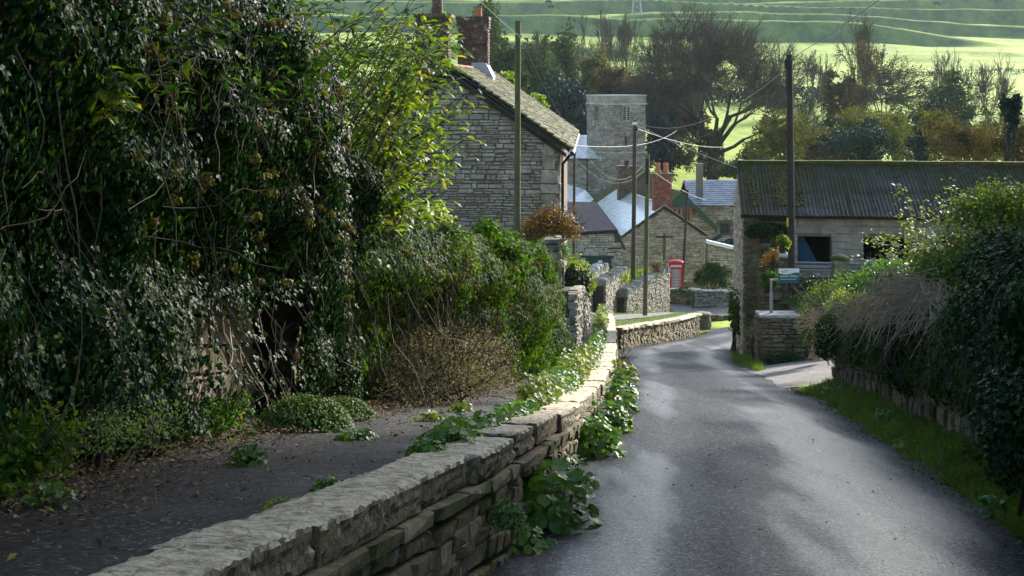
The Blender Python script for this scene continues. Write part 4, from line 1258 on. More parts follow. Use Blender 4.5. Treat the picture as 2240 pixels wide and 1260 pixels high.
tag(part('tarpaulin', Geo().prism([f.p(1.62, .6, 2.95), f.p(2.15, .6, 2.95), f.p(1.75, .6, 3.7), f.p(1.6, .6, 3.72)], f.Y * .15), M['blue'], None, at=f.p(1.8, .6, 2.95)), 'blue tarpaulin hanging in the first barn opening', 'tarpaulin')

# ---------------- yard in front of the barn: ground, walls, pillars, rail, sign
yd = []
for k in np.linspace(0, 1, 12):
    row = []
    for j in np.linspace(0, 1, 9):
        x = 7.15 + 10 * k; yy = 34.3 + 5.6 * j - .9 * k
        row.append([x, yy, P(0, 693, 34.4)[2] + (.16 * j) + .15 * vn(x * 2, yy * 2, 3)])
    yd.append(row)
structure('yard_ground', Geo().grid(np.array(yd)), M['turf'])
wl = thing('yard_wall', 'low dark stone wall below the sign at the track entrance', 'wall', P(1715, 780, 34.2))
o = P(1664, 800, 34.2)
part('wall_core', Geo().prism([o + [0, .06, 0], o + [1.5, .06, 0], o + [1.5, .06, 1.17], o + [0, .06, 1.17]], (0, .5, 0)), M['mortar'], wl)
stones(wl, face_items(o, np.array([1.0, 0, 0]), np.array([0, -1.0, 0]), 1.5, lambda u: 1.19, (.09, .16), (.16, .4), .14, .012) + face_items(o + [0, .6, 0], np.array([0, -1.0, 0]), np.array([-1.0, 0, 0]), .6, lambda u: 1.19, (.09, .16), (.16, .4), .12, .012), M['garden'], 90)
part('coping', Geo().box(o + [.75, .28, 1.235], (1.55, .7, .07)), M['cap'], wl)
wl = thing('sign_pier', 'square dark stone pier standing behind the sign post', 'pier', P(1690, 690, 37))
o = P(1664, 700, 36.6)
part('wall_core', Geo().prism([o + [0, .06, 0], o + [1.3, .06, 0], o + [1.3, .06, 1.12], o + [0, .06, 1.15]], (0, .5, 0)), M['mortar'], wl)
stones(wl, face_items(o, np.array([1.0, 0, 0]), np.array([0, -1.0, 0]), 1.3, lambda u: 1.17, (.12, .22), (.2, .45), .14, .012), M['rubble'], 60)
for px, py0, py1, wd, lab, mt in ((1715, 553, 640, .24, 'slim stone gatepost with rounded pale cap beside the creosoted pole', 'cap'), (1837, 559, 640, .40, 'broad mossy stone gatepost between two barn openings', 'mossroof'), (1953, 558, 640, .26, 'rounded stone gatepost wrapped in yellow-green leaves', 'cap')):
    t0, b0 = P(px, py0, 37.2), P(px, py1, 37.2)
    gp = thing('gatepost', lab, 'gatepost', b0, 'gateposts in front of the barn')
    part('shaft', Geo().box((t0 + b0) / 2 - [0, 0, .05], (wd, wd, t0[2] - b0[2] - .1)), M['rubble'], gp)
    g = Geo()
    for k, (zz, r) in enumerate(((0, .62), (.06, .66), (.12, .5), (.17, .25))):
        pass
    th8 = np.arange(12) / 12 * 2 * np.pi
    V = np.array([[t0[0] + r * wd * math.cos(a), t0[1] + r * wd * math.sin(a), t0[2] - .12 + zz] for zz, r in ((0, .6), (.06, .64), (.11, .5), (.15, .2), (.155, 0)) for a in th8])
    g.add(V, [[i * 12 + j, i * 12 + (j + 1) % 12, (i + 1) * 12 + (j + 1) % 12, (i + 1) * 12 + j] for i in range(4) for j in range(12)])
    part('cap', g, M[mt], gp)
rl = thing('field_gate', 'low galvanised rail gate in front of the barn openings', 'gate', P(1840, 620, 37.3))
for py, r in ((574, .028), (590, .02), (604, .02)):
    part('rail', Geo().tube([P(1728, py, 37.3), P(1950, py + 4, 37.0)], r, 6), M['steel'], rl)
for px in (1731, 1890, 1947):
    part('stile', Geo().tube([P(px, 570, 37.32), P(px, 625, 37.32)], .02, 6), M['steel'], rl)
# sign and its post
sp = P(1725.5, 603, 34.6)
sg = thing('sign', 'teal and white farm sign board fixed beside the barn entrance', 'sign', sp)
board = part('board', Geo().box(sp, (.52, .03, .36)), M['teal'], sg)
wv = [[-.26, .18], [.26, .18], [.26, .075], [.20, .085], [.12, .075], [.04, .05], [-.04, .035], [-.12, .035], [-.20, .05], [-.26, .07]]
part('white_band', Geo().prism([sp + [x, -.017, z] for x, z in wv], (0, -.004, 0)), M['white'], board)
part('leaf_mark', Geo().prism([sp + [x, -.022, z] for x, z in [(-.20, .10), (-.16, .075), (-.10, .08), (-.06, .10), (-.12, .10), (-.18, .13)]], (0, -.003, 0)), M['ochre'], board)
def lettering(txt, at, size, mat, parent, face=None):
    cu = bpy.data.curves.new('lettering', 'FONT'); cu.body = txt; cu.size = size; cu.extrude = .002; cu.align_x = 'LEFT'
    tmp = bpy.data.objects.new('tmp', cu); C.objects.link(tmp)
    me = bpy.data.meshes.new_from_object(tmp.evaluated_get(bpy.context.evaluated_depsgraph_get()))
    bpy.data.objects.remove(tmp)
    me.materials.clear(); me.materials.append(mat)
    o = link('lettering', me, parent, at); o.rotation_euler = (math.radians(90), 0, face or 0)
    return o
lettering('Lower Dairy', sp + [-.225, -.02, -.035], .088, M['white'], board)
part('rule', Geo().box(sp + [-.02, -.018, -.09], (.40, .006, .008)), M['white'], board)
lettering('olden', sp + [-.12, -.024, .115], .05, M['black'], board)
pp = thing('signpost', 'short blue-grey metal post standing on the low yard wall', 'post', P(1687, 697, 34.5))
part('shaft', Geo().box((P(1687, 697, 34.5) + P(1687, 640, 34.5)) / 2, (.075, .06, P(0, 640, 34.5)[2] - P(0, 697, 34.5)[2])), M['steel'], pp)
part('bracket', Geo().box(P(1706, 612, 34.65), (.5, .04, .05)).box(P(1687, 627, 34.55), (.05, .05, .36)), M['steel'], pp)

# ---------------- walls of the terrace behind the curved bank
def dry_wall(a, b, za0, za1, zb0, zb1, lab, mat=M['dry'], vert=True, nst=90, thick=.4, name='drystone_wall', capw=.10):
    """a wall from a to b (x,y), bases za0/zb0, tops za1/zb1, with upright cock-and-hen capping"""
    a3, b3 = np.array([a[0], a[1], 0.0]), np.array([b[0], b[1], 0.0])
    L = float(np.linalg.norm(b3 - a3)); t = (b3 - a3) / L; n = np.array([t[1], -t[0], 0])
    if n @ (-a3) < 0:
        n = -n
    w = thing(name, lab, 'wall', [(a[0] + b[0]) / 2, (a[1] + b[1]) / 2, min(za0, zb0)], 'drystone walls by the bend')
    zmin = min(za0, zb0)
    part('wall_core', Geo().prism([a3 - n * .05 + [0, 0, zmin], b3 - n * .05 + [0, 0, zmin], b3 - n * .05 + [0, 0, zb1], a3 - n * .05 + [0, 0, za1]], -n * thick), M['mortar'], w)
    top = lambda u: za1 - zmin + (zb1 - za1) * u / L
    stones(w, face_items(a3 + [0, 0, zmin], t, n, L, top, (.10, .2), (.18, .5), .16, .015), mat, nst)
    it = []
    u = 0.0
    while u < L:
        cw = random.uniform(.7, 1.9) * capw
        if vert:
            lean = random.uniform(.15, .45)
            tt = unit(t + np.array([0, 0, -lean])); up = unit(np.array([0, 0, 1.0]) + t * lean)
            it.append((a3 + t * (u + cw / 2) + [0, 0, zmin + top(u) + .13] - n * .2, tt, n, up, cw * .62, thick + random.uniform(.0, .18), random.uniform(.22, .46)))
        else:
            cw *= 3
            it.append((a3 + t * (u + cw / 2) + [0, 0, zmin + top(u) + .04] - n * .2, t, n, np.array([0, 0, 1.0]), cw - .02, thick + .1, random.uniform(.08, .14)))
        u += cw
    stones(w, it, M['cap'], 80, 'capstone')
    return w
def X2(px, d):
    return ((px - 1120) / F * d, d)
zz = lambda py, d: P(0, py, d)[2]
dry_wall(X2(1262, 60), X2(1328, 67), zz(700, 60), zz(622, 60), zz(690, 67), zz(588, 67), 'drystone wall with upright capstones beside the path, lowest and nearest of three')
dry_wall(X2(1322, 63), X2(1372, 70), zz(705, 63), zz(627, 63), zz(690, 70), zz(597, 70), 'short drystone wall with upright capstones between the brown and the green pole')
dry_wall(X2(1368, 66), X2(1463, 73), zz(700, 66), zz(650, 66), zz(690, 73), zz(594, 73), 'drystone wall with upright capstones ending beside the red phone box')
dry_wall(X2(1463, 80), X2(1524, 79), zz(700, 80), zz(636, 80), zz(700, 79), zz(634, 79), 'dark ivy-topped stone wall in front of the red phone box', M['rubble'], False, 60)
dry_wall(X2(1521, 78), X2(1612, 79), zz(700, 78), zz(638, 78), zz(700, 79), zz(642, 79), 'tan stone wall below the teal shrub on the far side of the bend', M['dry'], False, 70)

# ---------------- telephone kiosk
kd = 88.0
f = Fr(P(1479, 655, kd), (.10, 1))
kw, kh = .92, 2.42
ki = thing('phone_box', 'red telephone box with domed roof and pale glazed door behind the stone wall', 'phone box', f.p(0, kw / 2, 0))
part('plinth', Geo().box(f.p(0, kw / 2, .09), (kw, kw, .18), f.X, f.Y, f.Z), M['red'], ki)
for a, b in ((-.41, .05), (.41, .05), (-.41, kw - .05), (.41, kw - .05)):
    part('corner_post', Geo().box(f.p(a, b, 1.1), (.10, .10, 1.86), f.X, f.Y, f.Z), M['red'], ki)
part('head', Geo().box(f.p(0, kw / 2, 2.14), (kw + .02, kw + .02, .26), f.X, f.Y, f.Z), M['red'], ki)
for sgn, c, X, N in ((0, f.p(0, -.012, 2.14), f.X, -f.Y), (1, f.p(-kw / 2 - .012, kw / 2, 2.14), -f.Y, -f.X)):
    sgp = part('sign_strip', Geo().box(c + N * .01, (.66, .02, .12), X, N, f.Z), M['white'], ki)
    if sgn == 0:
        lettering('TELEPHONE', c + N * .022 - X * .29 - f.Z * .035, .1, M['black'], sgp, -math.atan2(.10, 1))
prof = [(-.48, 2.27), (.48, 2.27), (.48, 2.31)] + [(.48 * math.cos(a), 2.31 + .15 * math.sin(a)) for a in np.linspace(.15, math.pi - .15, 12)] + [(-.48, 2.31)]
part('roof', Geo().prism([f.p(a, -.03, c) for a, c in prof], f.Y * (kw + .06)), M['red'], ki)
for c, X, N, nm in ((f.p(0, .06, 1.1), f.X, -f.Y, 'door'), (f.p(-.41, kw / 2, 1.1), -f.Y, -f.X, 'side_panel'), (f.p(.41, kw / 2, 1.1), f.Y, f.X, 'side_panel')):
    g = Geo()
    for s_ in (-1, 1):
        g.box(c + X * s_ * .325, (.07, .05, 1.84), X, N, f.Z)
    g.box(c + f.Z * .88, (.58, .05, .08), X, N, f.Z); g.box(c - f.Z * .78, (.58, .05, .28), X, N, f.Z)
    for s_ in (-.19, .19):
        g.box(c + X * s_ + f.Z * .1, (.02, .035, 1.5), X, N, f.Z)
    for k in range(1, 8):
        g.box(c + f.Z * (-.64 + 1.48 * k / 8), (.58, .03, .026), X, N, f.Z)
    dr = part(nm, g, M['red'], ki)
    for k in range(8):
        part('pane', Geo().box(c - N * .005 + f.Z * (-.64 + 1.48 * (k + .5) / 8), (.58, .012, .15), X, N, f.Z), M['pane'], dr)
part('back_panel', Geo().box(f.p(0, kw - .05, 1.1), (.74, .05, 1.86), f.X, f.Y, f.Z), M['red'], ki)

# ---------------- poles and wires
def pole(name, lab, top, bot, r, mat, extra=None, cat='pole'):
    w = thing(name, lab, cat, bot, 'poles of the village')
    m = np.linspace(0, 1, 9)[:, None]
    part('shaft', Geo().tube(np.asarray(bot) * (1 - m) + np.asarray(top) * m, np.linspace(r * 1.12, r * .92, 9), 12), mat, w)
    for nm, g, mt in extra or ():
        part(nm, g, mt, w)
    return w
p1t = P(1133, 48, 31)
pole('utility_pole', 'tall greenish utility pole standing in the hedge in front of the stone cottage', p1t, P(1131, 640, 31), .068, M['polegreen'],
     [('wire_bracket', Geo().tube([P(1132, 75, 30.93), P(1140, 82, 30.9)], .015, 5).box(P(1138, 80, 30.9), (.07, .05, .06)), M['steel']), ('pole_cap', Geo().box(p1t + [0, 0, .01], (.13, .13, .02)), M['pole'])])
p2t = P(1389, 263, 56)
pole('utility_pole', 'brown utility pole in front of the gleaming slate roof, rising beyond the drystone wall', p2t, P(1385, 610, 56), .085, M['pole'],
     [('insulator', Geo().box(P(1389, 270, 55.9), (.2, .12, .12)), M['white']), ('insulator', Geo().box(P(1392, 282, 55.9), (.1, .1, .14)), M['black'])])
p3t = P(1417, 338, 59)
pole('utility_pole', 'mossy green utility pole at the foot of the drystone wall beside the bank path', p3t, P(1411, 695, 59), .092, M['polegreen'],
     [('cable_box', Geo().box(P(1415, 375, 58.85), (.13, .12, 1.1)), M['poledark'])])
p4t = P(1727, 120, 36)
pole('utility_pole', 'dark creosoted utility pole with yellow tag in front of the barn', p4t, P(1732, 640, 36), .088, M['poledark'],
     [('cable_clamp', Geo().box(P(1722, 140, 35.9), (.14, .12, .22)).tube([P(1722, 150, 35.88), P(1720, 200, 35.88)], .03, 6), M['black']), ('tag', Geo().box(P(1723, 486, 35.88), (.045, .04, .22)), M['ochre'])])
pole('utility_pole', 'thin leaning dark pole rising from beside the red phone box', P(1504, 415, 89), P(1491, 660, 89.2), .085, M['poledark'])
pole('cross_post', 'short green post with a wooden cross arm left of the phone box', P(1454, 508, 75), P(1453, 630, 75), .09, M['polegreen'], [('cross_arm', Geo().box(P(1454, 518, 74.9), (.98, .1, .09)), M['poledark'])], 'post')
pole('utility_pole', 'slim grey pole just right of the stone cottage corner', P(1257, 333, 50), P(1254, 640, 50), .05, M['pole'], [('orange_plate', Geo().box(P(1256, 456, 49.9), (.13, .05, .2)), M['orange'])])
def wire(a, b, sag, lab, r=.014, mat=None):
    k = np.linspace(0, 1, 33)[:, None]
    p = np.asarray(a) * (1 - k) + np.asarray(b) * k
    p[:, 2] -= 4 * sag * (k * (1 - k))[:, 0]
    o = part('overhead_wire', Geo().tube(p, r * .5, 5), mat or M['wire'], None, at=p[16])
    tag(o, lab, 'wire', 'overhead wires')
wire(p4t + [0, -.1, -.1], P(1990, -50, 20), .05, 'black overhead cable running up right from the creosoted pole', .016, M['wiredk'])
wire(P(1392, 268, 56), P(1720, 150, 36), .75, 'pale overhead wire sagging between the creosoted pole and the brown pole')
wire(P(1392, 272, 56), P(1616, 368, 43), .08, 'taut white wire from the brown pole down to the barn gable', .018)
wire(P(1722, 160, 36), P(1480, 300, 90), .7, 'thin grey wire behind, sagging left from the creosoted pole', .012, M['wiredk'])
wire(P(1134, 77, 30.9), P(1010, -40, 22), .04, 'pale wire running up left from the tall greenish pole', .008)
wire(P(1140, 82, 30.9), P(1262, 298, 46), .25, 'thin wire from the tall greenish pole to the cottage eave', .010, M['wiredk'])
wire(P(1416, 348, 59), P(1258, 300, 47), 1.15, 'pale wire sagging left from top of the mossy pole to the cottage eave', .012)
wire(P(1416, 366, 59), P(1258, 345, 50), .8, 'lower pale wire sagging from the mossy pole to the slim grey pole', .012)
wire(P(1420, 368, 59), P(1560, 440, 106), .3, 'wire from the mossy pole down to the long slate house', .016)
wire(P(1258, 318, 47), P(1480, 286, 120), .5, 'faint wire crossing in front of the church tower', .014, M['wiredk'])
wire(P(1390, 280, 56), P(1605, 318, 110), .4, 'faint wire from the brown pole into the trees', .014, M['wiredk'])

# ================================================================== near vegetation
def ivy_mass(name, lab, cat, y0, y1, Hf, bf, n, mats, size, keep=None, nparts=300, side=1, base=zpave, XB=XW, corebase=0.0, tops=1.25, corecol='core'):
    """leaves hung over a bulging face along a wall line; side=1 faces right, -1 faces left"""
    root = thing(name, lab, cat, (float(XB((y0 + y1) / 2)), (y0 + y1) / 2, float(base((y0 + y1) / 2))))
    def surf(y, s, off=0.0):
        H = Hf(y)
        h = np.minimum(s, 1.0) * H
        b = bf(y, h) * np.clip(1.25 - np.maximum(s - .75, 0) * 1.6, .1, 1) + off
        back = np.maximum(s - 1.0, 0) * 3.2
        x = XB(y) + side * (b - back)
        return np.stack([x, y, base(y) + h + .18 * np.sqrt(np.maximum(s - 1, 0))], -1)
    # dark backing sheet that closes the view through the leaves
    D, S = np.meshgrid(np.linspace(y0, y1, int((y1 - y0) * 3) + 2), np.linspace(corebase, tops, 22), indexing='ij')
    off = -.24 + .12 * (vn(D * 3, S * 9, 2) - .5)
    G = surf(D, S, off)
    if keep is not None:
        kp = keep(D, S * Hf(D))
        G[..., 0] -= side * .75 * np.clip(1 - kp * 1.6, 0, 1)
    part('dark_backing', Geo().grid(G), M[corecol], root)
    y = rng.uniform(y0, y1, n); s = rng.uniform(corebase * .5, tops, n)
    if keep is not None:
        m = rng.random(n) < keep(y, np.minimum(s, 1) * Hf(y)); y, s = y[m], s[m]
    off = -.20 * rng.random(len(y)) ** 1.6 + .07 * rng.random(len(y)) + .10 * (rng.random(len(y)) < .04)
    p = surf(y, s, off)
    e = .12
    du = surf(y + e, s, 0) - surf(y - e, s, 0); dv = surf(y, s + .03, 0) - surf(y, s - .03, 0)
    nr = unit(np.cross(du, dv)) * -side
    nr = np.where((nr[:, 0] * side < 0)[:, None] & (nr[:, 2] < 0)[:, None], -nr, nr)
    nr = unit(nr + .55 * rand_dir(len(y)) + np.array([side * .15, -.25, .25]))
    tip = unit(np.array([side * .25, -.05, -1.0]) + .55 * rand_dir(len(y)))
    sz = rng.uniform(*size, len(y)) * (1 - .35 * (rng.random(len(y)) < .3))
    # nearest leaves as single leaves, the rest as foliage
    dist = np.abs(p[:, 1]); order = np.argsort(dist - off * 4 + rng.random(len(y)) * 5.0)
    vis = order[(p[order, 1] > 4.7)][:nparts] if nparts else np.array([], int)
    if nparts:
        leaf_parts(root, L_IVY, mats[0][0], p[vis], nr[vis], tip[vis], sz[vis] * 1.15)
    rest = np.setdiff1d(np.arange(len(y)), vis)
    pick = rng.random(len(rest)); a = 0.0
    patch = vn(p[rest, 1] * .9, p[rest, 2] * 1.3, 12)
    pick = np.clip(pick * .55 + patch * .45, 0, .999)
    for mt, frac in mats:
        m = rest[(pick >= a) & (pick < a + frac)]; a += frac
        if len(m):
            g = Geo(); add_leaves(g, L_IVY if mt in (M['ivy'],) else L_KITE, p[m], nr[m], tip[m], sz[m]); part('foliage', g, mt, root, kind='stuff')
    return root, surf

def umbels(root, pts, r, n, mat):
    g = Geo()
    for c in pts:
        d = rand_dir(n); d[:, 2] = np.abs(d[:, 2])
        add_leaves(g, L_KITE, c + d * r * rng.uniform(.6, 1, (n, 1)), d, rand_dir(n), .03)
        g.segs(np.repeat([c - [0, 0, .03]], n, 0), c + d * r * .8, .002, .002)
    part('flower_heads', g, mat, root, kind='stuff')

def keepL(y, h):
    k = np.ones_like(y)
    m1 = np.clip((1.05 + .25 * vn(y * 2, y * 0, 3) - h) / .25, 0, 1) * np.clip((y - 8.5) / .5, 0, 1) * np.clip((11.6 - y) / .4, 0, 1)
    m2 = np.clip((.75 - h) / .2, 0, 1) * np.clip((y - 12.2) / .3, 0, 1) * np.clip((13.6 - y) / .3, 0, 1)
    k = k * (1 - .95 * np.maximum(m1, m2))
    return np.clip(k * np.clip(1.25 - .8 * np.clip((vn(y * 1.6, h * 1.6, 8) - .55) * 2, 0, 1), 0, 1), 0, 1)
Htall = itab([(2, 2.5), (5, 2.6), (8, 2.9), (10, 3.05), (11, 2.95), (12.2, 2.65), (13.0, 2.4), (13.8, 2.2), (15, 2.0)])
btall = lambda y, h: .08 + .50 * vn(y * .8, h * .9, 1) + .26 * vn(y * 2.6, h * 2.6, 2) + .22 * np.clip(h / 3.5, 0, 1) - .20 * np.clip((y - 11) / 2.5, 0, 1)
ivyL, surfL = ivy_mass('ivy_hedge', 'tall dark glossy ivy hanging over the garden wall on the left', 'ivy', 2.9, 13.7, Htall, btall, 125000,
                       [(M['ivy'], .80), (M['ivymid'], .16), (M['yellowgreen'], .04)], (.030, .060), keepL, 300)
yy = rng.uniform(7, 13, 70); ss = rng.uniform(.35, .95, 70)
umbels(ivyL, surfL(yy, ss, np.full(70, .08)), .05, 26, M['umbel'])
Hlow0 = itab([(13, 2.2), (16, 2.0), (20, 2.1), (25, 2.25), (27, 2.1), (28, 1.6)])
Hlow = lambda y: Hlow0(y) + .45 * (vn(np.asarray(y) * 1.1, np.asarray(y) * 0, 41) - .5)
blow = lambda y, h: (.10 + .90 * np.clip(np.maximum((y - 17) / 4, (h - .9) / .5), 0, 1)) * .75 * vn(y * .7, h * .9, 21) * np.clip(1.15 - np.abs(h - .9) / 2.2, .3, 1) + .26 * vn(y * 2.2, h * 2.4, 22) - .25 * np.clip((y - 25.5) / 2, 0, 1)
keepLow = lambda y, h: np.clip(1.2 - .7 * np.clip((vn(y * 1.3, h * 1.6, 18) - .55) * 2, 0, 1), 0, 1)
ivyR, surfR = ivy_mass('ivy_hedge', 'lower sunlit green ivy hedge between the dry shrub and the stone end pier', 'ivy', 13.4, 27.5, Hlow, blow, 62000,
                       [(M['ivy'], .22), (M['ivymid'], .60), (M['hedge_leaf'], .18)], (.045, .080), keepLow, 160)
yy = rng.uniform(14, 27, 150); ss = rng.uniform(.3, 1.0, 150)
umbels(ivyR, surfR(yy, ss, np.full(150, .10)), .06, 24, M['umbel'])
# hanging dead stems and bramble runners in front of the ivy
def strands(parent, name, n, yr, sr, mat, r=(.003, .006), L=(.5, 1.5), surf=surfL, out=.1, horiz=0.0):
    g = Geo()
    for _ in range(n):
        y, s = random.uniform(*yr), random.uniform(*sr)
        p = surf(np.array([y]), np.array([s]), np.array([out * random.uniform(.3, 1.2)]))[0]
        k = 8; l = random.uniform(*L)
        d = unit(np.array([random.gauss(.1, .25), random.gauss(0, .3 + horiz), -1.0 + horiz * random.uniform(0, 1.9)]))
        pts = [p]
        for q in range(k):
            d = unit(d + rng.normal(0, .22, 3) + np.array([0, 0, -.08])); pts.append(pts[-1] + d * l / k)
        rr = random.uniform(*r)
        g.tube(pts, np.linspace(rr, rr * .6, k + 1), 4, False)
    part(name, g, mat, parent, kind='stuff')
strands(ivyL, 'hanging_stems', 70, (4.8, 13), (.25, .8), M['midstem'], (.002, .0045))
strands(ivyL, 'bare_runners', 60, (5, 12), (.35, 1.05), M['stem'], (.002, .005), (.4, 1.1), horiz=.9)
strands(ivyL, 'wall_stems', 50, (8.6, 11.6), (.16, .42), M['drystem'], (.003, .007), (.4, 1.0), out=-.35)
strands(ivyR, 'hanging_stems', 90, (13.6, 16.5), (.2, .85), M['midstem'], surf=surfR)

def sprays(root, tips, base_pts, r0, leafmat_, leafshape, nleaf, lsize, stem=M['stem'], spread=.28, droop=-.5, partn=0):
    """arching stems from base points to tips, leaves along their outer halves"""
    g = Geo(); P_, N_, T_ = [], [], []
    for a, b in zip(base_pts, tips):
        a, b = np.asarray(a, float), np.asarray(b, float)
        k = np.linspace(0, 1, 10)[:, None]
        mid = (a + b) / 2 + rng.normal(0, .06, 3) * np.linalg.norm(b - a) + np.array([0, 0, .08 * np.linalg.norm(b - a)])
        pts = a * (1 - k) ** 2 + 2 * mid * k * (1 - k) + b * k ** 2
        pts = pts + rng.normal(0, .012, pts.shape)
        g.tube(pts, np.linspace(r0, r0 * .35, 10), 5, False)
        nl = max(3, int(nleaf * random.uniform(.6, 1.4)))
        kk = rng.uniform(.35, 1.02, nl) ** .8
        c = np.array([[np.interp(q, k[:, 0], pts[:, j]) for j in range(3)] for q in kk])
        d = rand_dir(nl); d[:, 2] *= .5
        P_.append(c + d * spread * rng.uniform(.15, 1, (nl, 1)))
        g.segs(c, P_[-1], .0025, .0018)
        N_.append(unit(np.array([0, -.2, 1.0]) + .6 * rand_dir(nl))); T_.append(unit(d + np.array([0.25, 0, droop]) + .3 * rand_dir(nl)))
    part('stems', g, stem, root)
    P_, N_, T_ = np.concatenate(P_), np.concatenate(N_), np.concatenate(T_)
    sz = rng.uniform(*lsize, len(P_))
    if partn:
        i = rng.permutation(len(P_))[:partn]; leaf_parts(root, leafshape, leafmat_, P_[i], N_[i], T_[i], sz[i])
        j = np.setdiff1d(np.arange(len(P_)), i); P_, N_, T_, sz = P_[j], N_[j], T_[j], sz[j]
    if len(P_):
        gl = Geo(); add_leaves(gl, leafshape, P_, N_, T_, sz); part('foliage', gl, leafmat_, root, kind='stuff')
    return root
# yellow-green shrub leaning over the cottage gable
b0 = np.array([-2.0, 14.2, zpave(14.2) + 1.7])
el = thing('elder_shrub', 'airy yellow-green shrub with long bare stems in front of the cottage gable', 'shrub', b0)
tips, bases = [], []
for (px, py) in [(700, 40), (760, 10), (820, 60), (880, 20), (940, 60), (1000, 20), (1000, 80), (960, 120), (900, 140), (850, 180), (980, 180), (1030, 200), (940, 210), (1000, 240), (880, 250), (960, 260),
                 (820, 260), (770, 190), (760, 330), (860, 330), (920, 330), (980, 330), (1000, 370), (940, 390), (880, 400), (960, 430), (900, 460), (860, 470), (940, 300), (1020, 220), (840, 120), (900, 60), (930, 30), (950, 90), (910, 110), (880, 90), (970, 50), (940, 140), (990, 110), (800, 400), (730, 120), (780, 90), (920, 90), (860, 60), (700, 230), (720, 330)]:
    d = random.uniform(13.2, 15.6); tips.append(P(px + random.uniform(-20, 20), py + random.uniform(-20, 20), d)); bases.append(b0 + [random.uniform(-.5, .45), random.uniform(-.7, .9), random.uniform(-.4, .1)])
tips = tips + [t_ + rng.normal(0, .16, 3) for t_ in tips]; bases = bases + [b_ + rng.normal(0, .15, 3) for b_ in bases]
sprays(el, tips, bases, .010, M['yellowgreen'], L_LANCE, 32, (.08, .14), spread=.27, partn=280)
fl = thing('canopy_spray', 'thin leafy branches hanging across the top of the view between ivy and chimneys', 'shrub', b0 + [-.3, -1.6, .3])
tips = [P(random.uniform(610, 960), random.uniform(-40, 190) * (1.0 if k_ % 3 else .5), random.uniform(11.8, 14.2)) for k_ in range(44)]
sprays(fl, tips, [t_ + np.array([random.uniform(-1.1, -.4), random.gauss(0, .3), -random.uniform(.5, 1.3)]) for t_ in tips], .007, M['hedge_leaf'], L_LANCE, 15, (.06, .10), M['stem'], .20, -.4, partn=60)
# sprig of bright yellow leaves in the ivy, and bramble-like tangles on top of the wall
sp_ = thing('yellow_sprig', 'sprig of bright yellow drooping leaves in the dark ivy', 'sprig', P(248, 215, 6.6))
sprays(sp_, [P(232, 205, 6.5), P(262, 190, 6.5), P(272, 225, 6.5), P(245, 240, 6.5), P(215, 165, 6.6)], [P(225, 160, 6.8)] * 5, .005, M['yellowgreen'], L_LANCE, 15, (.07, .11), spread=.10, droop=-1.2, partn=60)
sp_ = thing('yellow_sprig', 'lime green sprig below the yellow one, half sunk in ivy', 'sprig', P(200, 270, 6.6))
sprays(sp_, [P(190, 265, 6.5), P(240, 262, 6.5), P(180, 240, 6.6)], [P(210, 240, 6.8)] * 3, .004, M['yellowgreen'], L_LANCE, 9, (.06, .09), spread=.10, droop=-.6, partn=20)
tg = thing('briar_tangle', 'tangle of bare brown briar stems above the tall ivy', 'shrub', [-2.2, 8, zpave(8) + 2.4])
tips, bases = [], []
for _ in range(110):
    d = random.uniform(6.5, 11.5); px, py = random.uniform(150, 720), random.uniform(-60, 170)
    t_ = P(px, py, d); t_[0] = min(t_[0], float(XW(d)) + .75)
    tips.append(t_); bases.append(t_ + np.array([random.gauss(-.6, .5), random.gauss(.2, .9), -random.uniform(.3, 1.0)]))
sprays(tg, tips, bases, .004, M['ivymid'], L_KITE, 8, (.05, .09), M['stem'], .12, -.3)
for lab, px, py, n_, mt in (('olive leaved shrub filling the top of the ivy near the cottage', 640, 100, 34, 'ivymid'), ('dark green climber over the top left of the wall', 420, 30, 30, 'ivymid')):
    r_ = thing('overhanging_shrub', lab, 'shrub', P(px, py, 10.5))
    tips = [P(px + random.gauss(0, 90), py + random.gauss(0, 70), random.uniform(.85, 1.15) * (9.6 if px > 500 else 7.8)) for _ in range(n_)]
    sprays(r_, tips, [t_ + np.array([random.gauss(-.2, .2), random.gauss(.2, .4), -.5]) for t_ in tips], .005, M[mt], L_LANCE, 12, (.06, .10), M['stem'], .16, -.5)

